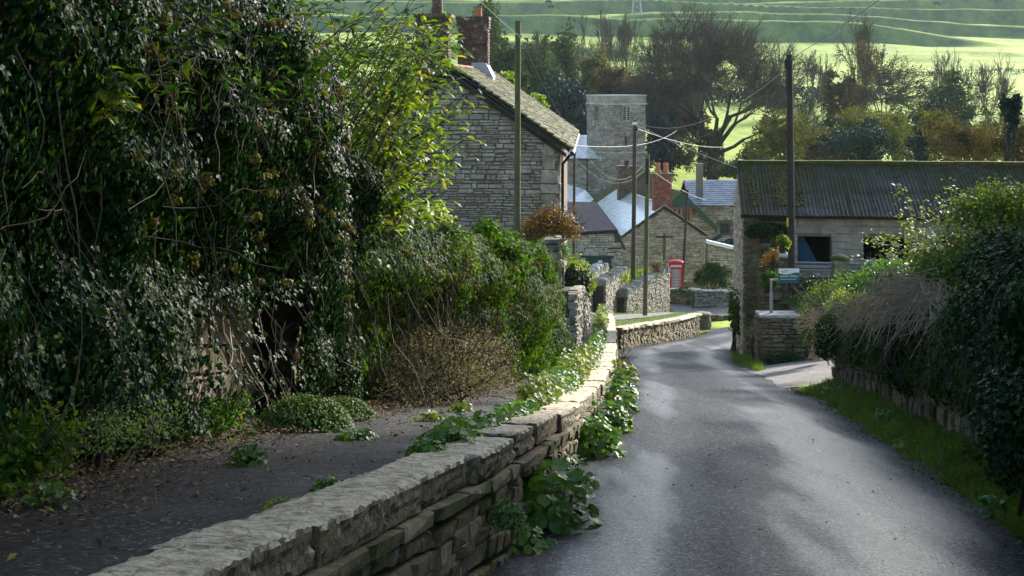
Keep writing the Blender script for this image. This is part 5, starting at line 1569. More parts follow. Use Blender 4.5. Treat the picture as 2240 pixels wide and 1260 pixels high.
def bush(name, lab, cat, c, rad, n, shape, mat, size, stems=26, lumps=14, lump=.45, group=None, parent=None, stemmat=None, up=.3, shell=.45, tipdown=-.3, partn=0, twigs=0, twigmat=None):
    c = np.asarray(c, float); rad = np.asarray(rad, float)
    root = parent or thing(name, lab, cat, c - [0, 0, rad[2]], group)
    L = rand_dir(lumps); L[:, 2] = np.abs(L[:, 2]) * 1.1 - .35
    L = L * rng.uniform(.35, .95, (lumps, 1))
    k = rng.integers(0, lumps, n); d = rand_dir(n) * (rng.random((n, 1)) ** shell) * lump * rng.uniform(.7, 1.25, (lumps, 1))[k]
    u = L[k] + d
    p = c + u * rad
    p[:, 2] = np.maximum(p[:, 2], c[2] - rad[2] * 1.02)
    nr = unit(u * .7 + d + .8 * rand_dir(n) + np.array([0, -.1, up])); tip = unit(u + rand_dir(n) + np.array([0, 0, tipdown]))
    sz = rng.uniform(*size, n)
    g = Geo()
    b = c - [0, 0, rad[2]]
    for q in range(stems):
        e = c + L[q % lumps] * rad * random.uniform(.7, 1.25)
        m = (b + e) / 2 + rng.normal(0, .1, 3) * rad
        kk = np.linspace(0, 1, 6)[:, None]
        bb = b + np.array([random.gauss(0, .2), random.gauss(0, .2), 0]) * rad
        g.tube(bb * (1 - kk) ** 2 + 2 * m * kk * (1 - kk) + e * kk ** 2, np.linspace(.018, .006, 6) * max(1, rad[2]), 4, False)
    if twigs:
        q = rng.integers(0, n, twigs); a = p[q]; g.segs(a, a + unit(u[q] + .7 * rand_dir(twigs) + [0, 0, .4]) * rng.uniform(.15, .45, (twigs, 1)) * rad.mean(), .004 * max(1, rad[2]), .002 * max(1, rad[2]))
    part('stems', g, stemmat or M['stem'], root)
    if partn:
        i = np.argsort(p[:, 1] + rng.random(n) * rad[1])[:partn]; leaf_parts(root, shape, mat, p[i], nr[i], tip[i], sz[i]); j = np.setdiff1d(np.arange(n), i)
    else:
        j = np.arange(n)
    gl = Geo(); add_leaves(gl, shape, p[j], nr[j], tip[j], sz[j]); part('foliage', gl, mat, root, kind='stuff')
    return root

def weeds(name, lab, c, r, h, n, mat, size, shape=L_LOBE, cat='plant', partn=0, group=None, flat=.5, along=None):
    """a leafy rosette: stalks from the ground, blades at their ends"""
    c = np.asarray(c, float)
    root = thing(name, lab, cat, c, group)
    a = rng.uniform(0, 2 * np.pi, n); q = np.sqrt(rng.random(n))
    xy = np.stack([np.cos(a) * q * r, np.sin(a) * q * r], 1)
    if along is not None:
        w_ = np.asarray(along, float); s_ = rng.uniform(-1, 1, n); base = c + s_[:, None] * w_ + rng.normal(0, .03, (n, 3)) * [1, 1, 0]
    else:
        base = c + np.concatenate([xy * .35, np.zeros((n, 1))], 1)
    z = h * np.sqrt(np.clip(1 - q ** 2, .02, 1)) * rng.uniform(.45, 1.1, n)
    p = base + np.concatenate([xy * .75, z[:, None]], 1)
    out = np.concatenate([xy / max(r, 1e-3), np.zeros((n, 1))], 1)
    nr = unit(np.array([0, -.15, 1.0]) * (1 - flat * .3) + out * .6 + .45 * rand_dir(n)); tip = unit(out + .5 * rand_dir(n) - [0, 0, .15])
    sz = rng.uniform(*size, n)
    part('stems', Geo().segs(base, p, .0035, .0025), mat, root)
    i = rng.permutation(n)[:partn]
    if partn:
        leaf_parts(root, shape, mat, p[i], nr[i], tip[i], sz[i])
    j = np.setdiff1d(np.arange(n), i) if partn else np.arange(n)
    if len(j):
        gl = Geo(); add_leaves(gl, shape, p[j], nr[j], tip[j], sz[j]); part('foliage', gl, mat, root, kind='stuff')
    return root

# dry shrub and green clumps at the foot of the left wall
G1 = 'plants at the foot of the garden wall'
b = np.array([-.85, 15.2, zpave(15.2)])
bush('dry_shrub', 'sprawling grey-brown dry shrub on the footpath below the low ivy', 'shrub', b + [.05, 0, .38], (.80, 1.8, .48), 17000, L_KITE, M['grey_leaf'], (.018, .04), 24, 70, .36, None, None, M['stem'], .2, .5, -.1, 0, 900)
bush('dry_shrub', 'silvery twig shrub rising behind the sprawling dry one', 'shrub', [-.45, 17.6, zpave(17.6) + .45], (.45, 1.0, .45), 5000, L_KITE, M['grey_leaf'], (.022, .045), 20, 40, .40, None, None, M['stem'], .2, .5, .1, 0, 500)
def onp(px, py, d):
    p = P(px, py, d); p[2] = zpave(d); return p
weeds('feathery_plant', 'mound of feathery pale green leaves below the bare garden wall', onp(665, 900, 9.9), .32, .24, 2600, M['pale_green'], (.016, .034), L_KITE, group=G1)
weeds('feathery_plant', 'small feathery mound between the bare wall and the dry shrub', onp(745, 890, 11.2), .26, .18, 1400, M['pale_green'], (.016, .034), L_KITE, group=G1)
bush('low_shrub', 'low dull green shrub at the foot of the darkest ivy', 'shrub', [-2.12, 6.9, zpave(6.9) + .16], (.34, .8, .22), 3800, L_KITE, M['pale_green'], (.015, .03), 30, 26, .4, G1, None, M['stem'], .3, .5, -.1, 0, 150)
bush('low_shrub', 'brownish low undergrowth along the bare garden wall', 'shrub', [-1.95, 9.0, zpave(9.0) + .10], (.26, 1.0, .13), 1300, L_KITE, M['ivymid'], (.03, .05), 30, 26, .4, G1, None, M['stem'], .3, .5, -.1, 0, 150)
bush('low_shrub', 'shadowy undergrowth at the near left corner of the footpath', 'shrub', [-2.2, 5.7, zpave(5.7) + .14], (.30, .9, .24), 2600, L_KITE, M['ivymid'], (.03, .055), 24, 20, .4, G1, None, M['stem'], .3, .5, -.1, 0, 100)
G2 = 'weeds growing on the footpath'
for lab, px, py, d, r, h, n, mt, sz in (('tiny rosette of weeds in the middle of the footpath below the wall', 780, 945, 8.9, .13, .06, 90, 'green_leaf', (.03, .05)),
        ('yellowish weed beside the dry shrub on the footpath', 940, 905, 11.0, .14, .07, 80, 'lime', (.03, .055)), ('small bright weed at the edge of the dry shrub', 1010, 882, 12.6, .11, .10, 70, 'lime', (.03, .055)),
        ('tuft of moss-like weed against the coping near the foreground', 732, 1068, 6.15, .10, .05, 120, 'green_leaf', (.02, .035)), ('soft round fennel-like tuft beside the coping', 935, 1000, 7.6, .11, .10, 700, 'green_leaf', (.012, .03)),
        ('little weed on the gravel left of the coping', 612, 1112, 5.5, .07, .04, 40, 'lime', (.02, .035)), ('green weed below the sprig of undergrowth, left edge of path', 540, 1005, 7.3, .09, .12, 60, 'green_leaf', (.03, .05)), ('leafy weed in the shadowed left corner', 95, 1062, 5.6, .12, .10, 40, 'green_leaf', (.03, .05))):
    weeds('path_weed', lab, onp(px, py, d), r, h, n, M[mt], sz, group=G2, partn=min(30, n // 2))
# leafy growth along the inner side of the coping
G3 = 'plants along the top of the coping'
for lab, d0_, d1_, dx, r, h, n, mt, sz in (('low bright mallow patch spilling onto the coping, nearest of the row', 8.2, 10.0, -.40, .20, .10, 330, 'green_leaf', (.05, .085)),
        ('second bright patch of round leaves on the coping', 10.3, 12.2, -.36, .16, .12, 260, 'green_leaf', (.05, .08)),
        ('pale flowering weed clump on the coping before the tall ones', 12.8, 15.2, -.40, .20, .28, 420, 'lime', (.045, .075)),
        ('dark leafy clump amid the weeds beside the coping', 15.0, 18.0, -.42, .22, .30, 420, 'green_leaf', (.05, .09)),
        ('tall lime green weeds crowding the coping before the path crest', 17.5, 24.5, -.42, .24, .40, 950, 'lime', (.05, .085)),
        ('line of green weeds along the far coping', 25, 38, -.46, .20, .35, 900, 'green_leaf', (.06, .1)), ('upright pale weeds at the far end of the coping', 38, 56, -.46, .20, .45, 900, 'lime', (.08, .13))):
    m = (d0_ + d1_) / 2
    weeds('coping_plant', lab, [float(XC(m)) + dx, m, float(zpave(m)) + .02], r, h, n, M[mt], sz, group=G3, along=[float(XC(d1_) - XC(d0_)) / 2, (d1_ - d0_) / 2, float(zpave(d1_) - zpave(d0_)) / 2], partn=min(90, n // 4))
# plants along the lane at the wall foot
G4 = 'plants growing at the foot of the retaining wall'
for lab, d, dx, r, h, n, mt, sz in (('large dark green leafy plant at the wall foot, nearest the camera', 9.35, .12, .26, .40, 130, 'green_leaf', (.08, .15)), ('low ragged plant with russet leaves below the coping', 8.55, .08, .16, .16, 60, 'green_leaf', (.05, .09)),
        ('small leafy plant between the two big clumps by the lane', 11.3, .10, .18, .26, 90, 'green_leaf', (.06, .1)), ('big bright leafy clump half way along the retaining wall', 13.8, .14, .25, .40, 170, 'green_leaf', (.07, .13)),
        ('second bright leafy clump further along the lane', 16.4, .14, .27, .40, 170, 'green_leaf', (.07, .13)), ('third leafy clump where the wall bends from view', 19.3, .16, .28, .42, 170, 'green_leaf', (.07, .13)), ('fourth leafy clump before the last lane-side weeds', 22.4, .16, .28, .42, 150, 'green_leaf', (.08, .13)), ('pale weeds at the far end of the lane-side row', 26, .16, .3, .5, 200, 'lime', (.06, .11))):
    weeds('lane_plant', lab, [float(XL(d)) + dx, d, float(zroad(d))], r, h, n, M[mt], sz, group=G4, partn=min(60, n // 2))
c = path_frame(8.05)[0]
weeds('wall_fern', 'small feathery fern growing from the face of the retaining wall', [c[0] + .05, 7.55, zroad(7.5) + .32], .09, .16, 420, M['pale_green'], (.018, .035), L_KITE)
weeds('wall_fern', 'thin weed sprouting from a joint high in the retaining wall', [float(XC(15.3)) + .05, 15.3, zcop(15.3) - .28], .08, .16, 120, M['pale_green'], (.025, .045), L_KITE)

def grass(name, lab, pts, h, mat, lean=.5, kind='stuff', w=1.0, root=None, pname='grass_blades'):
    n = len(pts)
    d = unit(np.array([0, 0, 1.0]) + lean * rand_dir(n)); X, Y, Z = leaf_axes(rand_dir(n), d)
    g = Geo(); tv = L_BLADE[0] * np.array([w, 1, 1]); g.scatter(tv, L_BLADE[1], pts, X, Y, Z, rng.uniform(*h, n))
    if root is not None:
        return part(pname, g, mat, root, kind='stuff')
    return tag(part(name, g, mat), lab, None, None, kind)
n = 60000
y = 6.3 + 18.8 * rng.random(n) ** 1.35; u = rng.random(n)
xa, xb = XR(y) + .02 + .10 * vn(y * 2.5, y * 0, 5), XRW(y) - .02
keep = rng.random(n) < np.clip(1.25 - u * .3 - 1.0 * (vn(y * 2, u * 4, 3) < .33), .06, 1)
x = xa + (xb - xa) * u
pts = np.stack([x, y, zroad(y) - .04 + .20 * u], 1)[keep]
grass('verge_grass', 'long green grass on the verge below the dark rubble wall', pts, (.06, .17), M['grass'], .7)
m = rng.random(len(pts)) < .28
grass('dead_grass', 'pale dead blades among the verge grass', pts[m], (.06, .16), M['hay'], .9)
n = 9000; S = strip(0, 1.0, 0, 60)
i, j = rng.integers(0, 40, n), rng.integers(0, 60, n); u = j / 60.0
k = ~((u > .36) & (u < .82)); pts = S[i[k], j[k]] + rng.normal(0, .1, (k.sum(), 3)) * [1, 1, 0]
grass('bank_grass', 'short yellow-green grass on the bank by the bend', pts, (.06, .14), M['grass'], .6)
for lab, y_, u_, r, h, n, mt in (('broad-leaved weed in the verge grass by the track end', 22.6, .5, .16, .16, 50, 'green_leaf'), ('dark dock-like weed in the middle of the verge', 17.0, .55, .18, .18, 60, 'green_leaf'), ('pale weed at the road side of the verge grass', 14.2, .25, .15, .12, 50, 'lime'), ('leafy weed against the lane wall above the verge', 12.0, .85, .2, .25, 70, 'hedge_leaf'), ('low weed at the near end of the verge', 9.8, .35, .16, .14, 50, 'green_leaf')):
    xx_ = float(XR(y_) + u_ * (XRW(y_) - XR(y_)))
    weeds('verge_weed', lab, [xx_, y_, float(zroad(y_)) + .2 * u_ - .02], r, h, n, M[mt], (.05, .09), L_LANCE if 'dock' in lab else L_LOBE, group='weeds in the verge grass', partn=20)
# verge by the barn corner
n = 5000; k = rng.random(n); y = 31.5 + 12 * k; x = XR(y) + rng.uniform(0, .9, n) * np.clip(.5 + (y - 34) / 6, .25, 1.2)
grass('corner_grass', 'tufted grass on the corner below the barn pier', np.stack([x, y, zroad(y) + rng.uniform(-.05, .1, n)], 1), (.08, .2), M['grass'], .6)
bush('low_shrub', 'dark low evergreen clump at the foot of the yard wall', 'shrub', P(1712, 790, 33.7) + [0, 0, .0], (.55, .35, .22), 1800, L_KITE, M['dark_leaf'], (.04, .07), 20)
bush('low_shrub', 'ivy-hung scrub joining the yard wall to the lane wall', 'shrub', P(1788, 715, 31.5), (.45, .6, .75), 4200, L_KITE, M['ivymid'], (.04, .07), 40, 20, .5, None, None, M['drystem'], .3, .5, -.3, 0, 300)
bush('dead_bracken', 'rusty brown dead stems beside the barn pier', 'shrub', P(1652, 745, 36.4), (.18, .3, .55), 700, L_KITE, M['grey_leaf'], (.03, .06), 50, 12, .5, None, None, M['stem'])
bush('pier_ivy', 'small ivy climbing the near corner of the barn wall', 'ivy', P(1606, 690, 41.6), (.16, .5, 1.1), 900, L_IVY, M['ivymid'], (.07, .1), 10, 14, .5)
bush('barn_ivy', 'dark ivy hanging under the barn eave beside the pole', 'ivy', P(1682, 505, 39.55), (.62, .14, .36), 2000, L_IVY, M['dark_leaf'], (.06, .1), 12, 16, .5)
bush('yellow_shrub', 'small yellow-leaved shrub in front of the creosoted pole', 'shrub', P(1712, 532, 35.4), (.20, .2, .26), 420, L_KITE, M['yellowgreen'], (.06, .10), 14)
bush('rusty_plant', 'rusty flower heads beside the gatepost', 'plant', P(1690, 565, 36.2), (.26, .2, .38), 600, L_KITE, M['orange_leaf'], (.03, .06), 20)
bush('bramble', 'pale-leaved bramble around the sign', 'shrub', P(1682, 612, 35.8), (.30, .25, .35), 600, L_KITE, M['ivymid'], (.06, .09), 24)
bush('bramble', 'dark bramble arching behind the sign and below the rail gate', 'shrub', P(1800, 640, 35.6), (.75, .6, .50), 2600, L_KITE, M['dark_leaf'], (.05, .09), 40, 24, .45, None, None, M['stem'], .3, .5, -.2, 0, 200)

# right-hand bank and hedge
RB = lambda y: zroad(y)
HR0 = itab([(4, 1.7), (9, 1.65), (14, 1.45), (20, 1.4), (25.2, 1.3)])
HR = lambda y: HR0(y) + .4 * (vn(np.asarray(y) * .9, np.asarray(y) * 0, 51) - .5)
bR = lambda y, h: np.where(h > .40, .10 + .30 * vn(y * .9, h * 1.1, 31) + .10 * vn(y * 2.6, h * 2.6, 32), 0) * np.clip((h - .32) / .35, 0, 1)
kR = lambda y, h: np.clip((h - .46 - .35 * (vn(y * 1.4, y * 0, 33) - .35)) / .22, .04, 1) * np.clip(1.15 - .9 * np.clip((vn(y * 1.2, h * 1.4, 35) - .52) * 2.4, 0, 1), 0, 1)
ivyW, surfW = ivy_mass('ivy_hedge', 'dark small-leaved ivy draped over the top of the lane wall', 'ivy', 1.2, 25.1, HR, bR, 72000, [(M['ivy'], .60), (M['ivymid'], .40)], (.03, .055), kR, 200, -1, RB, XRW, .40, 1.25)
strands(ivyW, 'hanging_stems', 150, (9, 22), (.6, 1.05), M['midstem'], (.002, .005), (.4, 1.1), surfW, .14)
hd = thing('dead_grass_mound', 'brown mound of dead grass flopping over the lane wall', 'grass', [float(XRW(15.5)) + .2, 15.5, zroad(15.5) + RWH])
for (px, py, d, r, n) in ((2040, 690, 16.2, .6, 460), (1990, 722, 17.8, .55, 320), (2100, 710, 14.6, .45, 280), (1930, 730, 20.2, .5, 220)):
    c = P(px, py, d); q = np.clip(rng.normal(0, 1, (n, 3)), -1.5, 1.5) * [r * .3, r, r * .15]
    p0 = c + q + [-.12, 0, .22]
    g = Geo()
    n2_ = n; dn = unit(np.array([-.55, -.15, -.75]) + .95 * rand_dir(n)); l = rng.uniform(.25, .6, (n, 1))
    mid = p0 + unit(np.array([-.5, 0, .25]) + .6 * rand_dir(n)) * l * .4
    g.segs(p0, mid, .007, .0065); g.segs(mid, mid + dn * l * .9, .0065, .0035)
    part('dead_stems', g, M['drystem'], hd, kind='stuff')
hd = thing('dead_grass_mound', 'paler dead grass and sticks at the far end of the lane wall', 'grass', P(1850, 680, 25))
for (px, py, d, r, n) in ((1850, 690, 26, .6, 420), (1815, 700, 28, .5, 260), (1890, 690, 23.5, .5, 300)):
    c = P(px, py, d); p0 = c + np.clip(rng.normal(0, 1, (n, 3)), -1.5, 1.5) * [r * .5, r * .8, r * .25]
    dn = unit(np.array([-.2, -.1, .3]) + .9 * rand_dir(n)); l = rng.uniform(.2, .7, (n, 1))
    part('dead_stems', Geo().segs(p0, p0 + dn * l, .006, .003), M['drystem'], hd, kind='stuff')
G5 = 'shrubs on the right-hand bank'
for nm, lab, px, py, d, rad, n, mt, sz in (
        ('nettle_patch', 'bright green nettle-like patch above the middle of the lane wall', 1965, 625, 19.5, (.75, 1.3, .42), 5200, 'green_leaf', (.045, .08)),
        ('nettle_patch', 'pale lime patch trailing down the bank near the track', 1915, 680, 22, (.45, .9, .28), 2400, 'lime', (.04, .07)),
        ('bank_shrub', 'dull olive scrub at the far end of the bank by the track', 1840, 655, 26.5, (.7, .8, .45), 3000, 'hedge_leaf', (.04, .07)),
        ('bank_shrub', 'green thicket above the dead grass mound', 2120, 622, 16.5, (.75, 1.5, .50), 6500, 'hedge_leaf', (.05, .085)),
        ('bank_shrub', 'leafy mid green bush rising near the right edge', 2250, 590, 13.5, (.60, 1.2, .62), 5500, 'hedge_leaf', (.05, .09)),
        ('bank_shrub', 'sunlit yellow-green scrub in the middle of the right-hand thicket', 2150, 610, 15.4, (.6, .9, .42), 3600, 'hedge_leaf', (.05, .08)),
        ('bank_shrub', 'tall grey-green scrub in front of the barn end', 2205, 480, 22.5, (.8, 1.4, .8), 5000, 'hedge_leaf', (.05, .09)),
        ('dark_shrub', 'almost black evergreen shrub leaning over the verge at the right edge', 2290, 760, 9.8, (.42, 1.3, .95), 15000, 'dark_leaf', (.03, .055)),
        ('dark_shrub', 'dark trailing shrub beside the road at the right edge', 2310, 960, 8.8, (.36, .9, .60), 9000, 'dark_leaf', (.03, .055)),
        ('dark_shrub', 'dark leafy bush under the green thicket, upper right edge', 2275, 640, 11.2, (.48, 1.1, .55), 9000, 'dark_leaf', (.03, .055))):
    bush(nm, lab, 'shrub', P(px, py, d), rad, n, L_KITE if 'dark' not in nm else L_IVY, M[mt], sz, 50, 30, .42, G5, partn=60 if d < 20 else 0, twigs=200)
for lab, y_, dx, rad, n, mt in (('bright bramble clump flopping over the lane wall beside the dead grass mound', 13.0, .10, (.45, .8, .32), 2600, 'hedge_leaf'), ('green weeds cresting the lane wall half way along the verge', 18.0, .10, (.40, 1.0, .26), 2200, 'green_leaf'),
        ('pale leafy tuft on the corner end of the lane wall by the track', 24.2, .15, (.45, .7, .30), 2000, 'lime'), ('mid-green trailing growth over the wall above the near verge', 10.6, .05, (.40, .8, .34), 2600, 'hedge_leaf')):
    bush('wall_top_plant', lab, 'shrub', [float(XRW(y_)) + dx, y_, float(zroad(y_)) + RWH + .22], rad, n, L_KITE, M[mt], (.035, .065), 24, 30, .34, 'plants along the top of the lane wall', partn=60)
# spindly yellow-green sprays in front of the barn
e2 = thing('elder_shrub', 'spindly sprays of yellow-green leaves in front of the barn openings', 'shrub', P(2040, 640, 23.5))
tips = [P(px + random.uniform(-14, 14), py + random.uniform(-14, 14), random.uniform(21.5, 25)) for px, py in
        [(1985, 410), (2000, 450), (1975, 470), (2030, 440), (2060, 470), (2050, 430), (2080, 440), (2000, 500), (1990, 530), (2020, 500), (1950, 530), (1925, 520), (1900, 525), (1960, 560), (1930, 570), (2000, 560), (2040, 540), (2080, 500),
         (2100, 540), (2060, 580), (1985, 590), (1940, 600), (2010, 610), (2120, 480), (2130, 520), (1880, 560), (2075, 400), (2110, 440)]]
sprays(e2, tips, [P(2030 + random.uniform(-60, 70), 650 + random.uniform(-20, 20), random.uniform(22, 24.5)) for _ in tips], .010, M['lime'], L_KITE, 44, (.06, .115), spread=.22, droop=-.2, partn=60)
sh_ = thing('white_seedhead', 'fluffy white seed head on a tall bare stem in front of the barn roof', 'flower', P(2095, 560, 23.6))
part('stem', Geo().tube([P(2090, 560, 23.6), P(2094, 500, 23.5), P(2104, 440, 23.5)], .006, 5), M['drystem'], sh_)
d_ = rand_dir(260); g = Geo(); add_leaves(g, L_KITE, P(2107, 433, 23.5) + d_ * [.07, .05, .035], d_, rand_dir(260), .03); part('head', g, M['white'], sh_)
for lab, px, py, d, rad, n in (('rounded yellow-green bush bulging from the near end of the low ivy hedge', 965, 560, 16.6, (.45, .9, .5), 4200), ('bright green bush rounding the middle of the low ivy hedge', 1075, 560, 20.0, (.5, 1.1, .6), 4800), ('leafy bush rounding off the far end of the low ivy hedge', 1150, 590, 23.6, (.45, 1.2, .7), 4800)):
    bush('hedge_bush', lab, 'shrub', P(px, py, d), rad, n, L_KITE if d < 18 else L_IVY, M['hedge_leaf' if d < 18 else 'ivymid'], (.045, .08), 30, 40, .30, 'bushes in the low hedge', partn=60)
# bushes on the left past the low hedge
bush('orange_bush', 'big orange and yellow autumn bush in front of the cottage corner', 'shrub', P(1198, 505, 31.6), (.72, .8, .66), 7000, L_KITE, M['orange_leaf'], (.04, .075), 60, 30, .42, twigs=900, twigmat=None)
bush('clipped_tuft', 'round tuft of long green grass on top of the end pier', 'plant', P(1208, 550, 28.6), (.30, .35, .26), 1600, L_BLADE, M['green_leaf'], (.15, .30), 10, 12, .5, None, None, None, .8)
bush('climber', 'climbing plant with yellowing leaves on the wall past the pier', 'shrub', P(1268, 618, 40), (.50, .7, .80), 1900, L_KITE, M['yellowgreen'], (.08, .14), 30)
bush('climber', 'dark evergreen climber below the yellowing one', 'shrub', P(1258, 640, 38), (.42, .6, .85), 2200, L_IVY, M['dark_leaf'], (.09, .13), 20)
bush('path_bush', 'lush green plant spilling onto the footpath past the pier', 'plant', P(1243, 688, 37), (.42, .9, .45), 2200, L_KITE, M['green_leaf'], (.06, .10), 30)
bush('path_bush', 'bright green plant at the foot of the end pier', 'plant', P(1215, 770, 25.5), (.26, .7, .22), 1300, L_KITE, M['green_leaf'], (.05, .08), 30)
bush('path_bush', 'low ivy clump on the footpath in front of the end pier', 'plant', P(1165, 770, 22.5), (.4, 1.2, .45), 2200, L_KITE, M['ivymid'], (.05, .08), 30)
bush('young_shoots', 'young lime green shoots above the low ivy hedge', 'shrub', P(905, 478, 17.5), (.45, .8, .32), 1500, L_KITE, M['lime'], (.05, .09), 30)
bush('teal_shrub', 'round bluish green shrub against the cottage behind the tan wall', 'shrub', P(1558, 605, 83), (1.15, .9, 1.05), 3200, L_KITE, M['far_green'], (.12, .22), 20, 40, .28)
bush('wall_ivy', 'ivy on top of the wall in front of the phone box', 'ivy', P(1500, 636, 79.6), (1.0, .3, .22), 900, L_KITE, M['ivymid'], (.10, .16), 10)
bush('red_twigs', 'patch of reddish twigs on the wall left of the phone box', 'shrub', P(1436, 578, 71), (.50, .3, .42), 500, L_KITE, M['grey_leaf'], (.06, .1), 70, 20, .45, stemmat=M['ridge'])
for i, (lab, px, py, d) in enumerate((('tuft of yellow grass between first and second drystone walls', 1335, 606, 68), ('tuft of yellow grass between second and third drystone walls', 1395, 612, 71), ('green grass tuft behind the green pole', 1400, 600, 75))):
    c = P(px, py, d); r_ = thing('grass_tuft', lab, 'grass', c, 'grass tufts between the drystone walls')
    grass('x', '', c + rng.normal(0, 1, (600, 3)) * [.4, .3, .05] - [0, 0, .2], (.3, .6), M['grass'] if i else M['lime'], .5, root=r_, w=2.0)

# litter: fallen leaves, twigs and pebbles
def litter(name, lab, pts, size, mat=M['litter'], shape=L_KITE, tilt=.5):
    g = Geo(); n = len(pts); add_leaves(g, shape, pts, unit(np.array([0, 0, 1.0]) + tilt * rand_dir(n)), rand_dir(n) * [1, 1, .2], rng.uniform(*size, n))
    return tag(part(name, g, mat), lab, None, None, 'stuff')
n = 9000; y = 4 + 16 * rng.random(n) ** 1.2; k = np.abs(rng.normal(0, .34, n)) - .15; x = XW(y) + .50 + k
litter('leaf_litter', 'brown fallen leaves along the foot of the garden wall', np.stack([x, y, zpave(y) + .03 + .03 * np.clip(1 - k * 2.4, 0, 1)], 1), (.016, .042))
n = 500; y = 4 + 22 * rng.random(n); x = XW(y) + rng.random(n) * (XC(y) - .35 - XW(y))
litter('scattered_leaves', 'odd fallen leaves across the footpath', np.stack([x, y, zpave(y) + .03], 1), (.02, .045))
n = 1500; y = 22 + 38 * rng.random(n); x = XL(y) + .05 + np.abs(rng.normal(0, .16, n))
litter('gutter_leaves', 'orange leaves gathered in the gutter below the bank wall', np.stack([x, y, zroad(y) + .03], 1), (.05, .10))
n = 1600; y = 6 + 19 * rng.random(n); x = XR(y) - np.abs(rng.normal(0, .14, n)) + .04
litter('verge_leaves', 'dark leaf crumbs along the road edge by the verge', np.stack([x, y, zroad(y) + .015], 1), (.02, .045))
n = 260; y = 5 + 22 * rng.random(n); x = XL(y) + .1 + rng.random(n) * 3.0
litter('road_leaves', 'a few leaves lying on the wet lane', np.stack([x, y, zroad(y) + .06], 1), (.02, .04))
n = 220; y = 5 + 14 * rng.random(n) ** 1.2; x = XW(y) + .5 + np.abs(rng.normal(0, .4, n)); a = np.stack([x, y, zpave(y) + .05], 1); d_ = rand_dir(n) * [1, 1, .08]
tag(part('fallen_twigs', Geo().segs(a, a + d_ * rng.uniform(.06, .25, (n, 1)), .003, .0015), M['midstem']), 'broken twigs strewn over the footpath', None, None, 'stuff')
n = 600; y = 6 + 19 * rng.random(n); x = XR(y) - np.abs(rng.normal(0, .10, n)) + .06
g = Geo(); v, t = _STV[0]; q = rand_dir(n); X, Y, Z = leaf_axes(q, rand_dir(n)); g.scatter(v, t, np.stack([x, y, zroad(y) + .012], 1), X, Y, Z, rng.uniform(.008, .03, n))
tag(part('edge_stones', g, M['rubble']), 'loose stone chips along the road edge by the verge', None, None, 'stuff')

# ================================================================== trees beyond the village
def grow(seg, p, d, L, r, depth, ang, ratio, trop, nch, wig=.16):
    n = 3 if depth > 1 else 2
    for i in range(n):
        d = [d[0] + random.gauss(0, wig), d[1] + random.gauss(0, wig), d[2] + random.gauss(0, wig) + trop]
        l = math.sqrt(d[0] ** 2 + d[1] ** 2 + d[2] ** 2); d = [q / l for q in d]
        q = [p[j] + d[j] * L / n for j in range(3)]
        r2 = r * (.88 if depth > 1 else .7)
        seg.append((*p, *q, r, r2)); p, r = q, r2
        if depth > 0 and (i == n - 1 or (i >= 1 and random.random() < .6)):
            for _ in range(nch if i == n - 1 else 1):
                a = random.gauss(ang, .15); az = random.uniform(0, 2 * math.pi)
                t = Vector(d); u_ = t.orthogonal().normalized(); w_ = t.cross(u_)
                e = t * math.cos(a) + (u_ * math.cos(az) + w_ * math.sin(az)) * math.sin(a)
                grow(seg, p, [e.x, e.y, e.z], L * ratio * random.uniform(.8, 1.15), r * .68, depth - 1, ang, ratio, trop, nch, wig)
def tree_parts(root, seg, thick=.055, mat=None, s_big=7):
    A = np.array(seg); big = A[:, 6] > min(thick, np.sort(A[:, 6])[-6] * .999)
    g = Geo().segs(A[big, :3], A[big, 3:6] + (A[big, 3:6] - A[big, :3]) * .06, A[big, 6], A[big, 7], s_big); part('trunk', g, mat or M['bark'], root, True)
    g = Geo().segs(A[~big, :3], A[~big, 3:6], A[~big, 6], A[~big, 7], 3); part('crown', g, M['twig'], root)
    return A
def fit(seg, base, height, width, rmin):
    A = np.array(seg); zmax = A[:, 5].max(); ex = np.percentile(np.abs(A[:, 3:5]), 98)
    k = np.array([width / 2 / ex, width / 2 / ex, height / zmax])
    A[:, :3] = A[:, :3] * k + base; A[:, 3:6] = A[:, 3:6] * k + base
    A[:, 6:] = np.maximum(A[:, 6:] * k[2], rmin)
    return [tuple(a) for a in A]
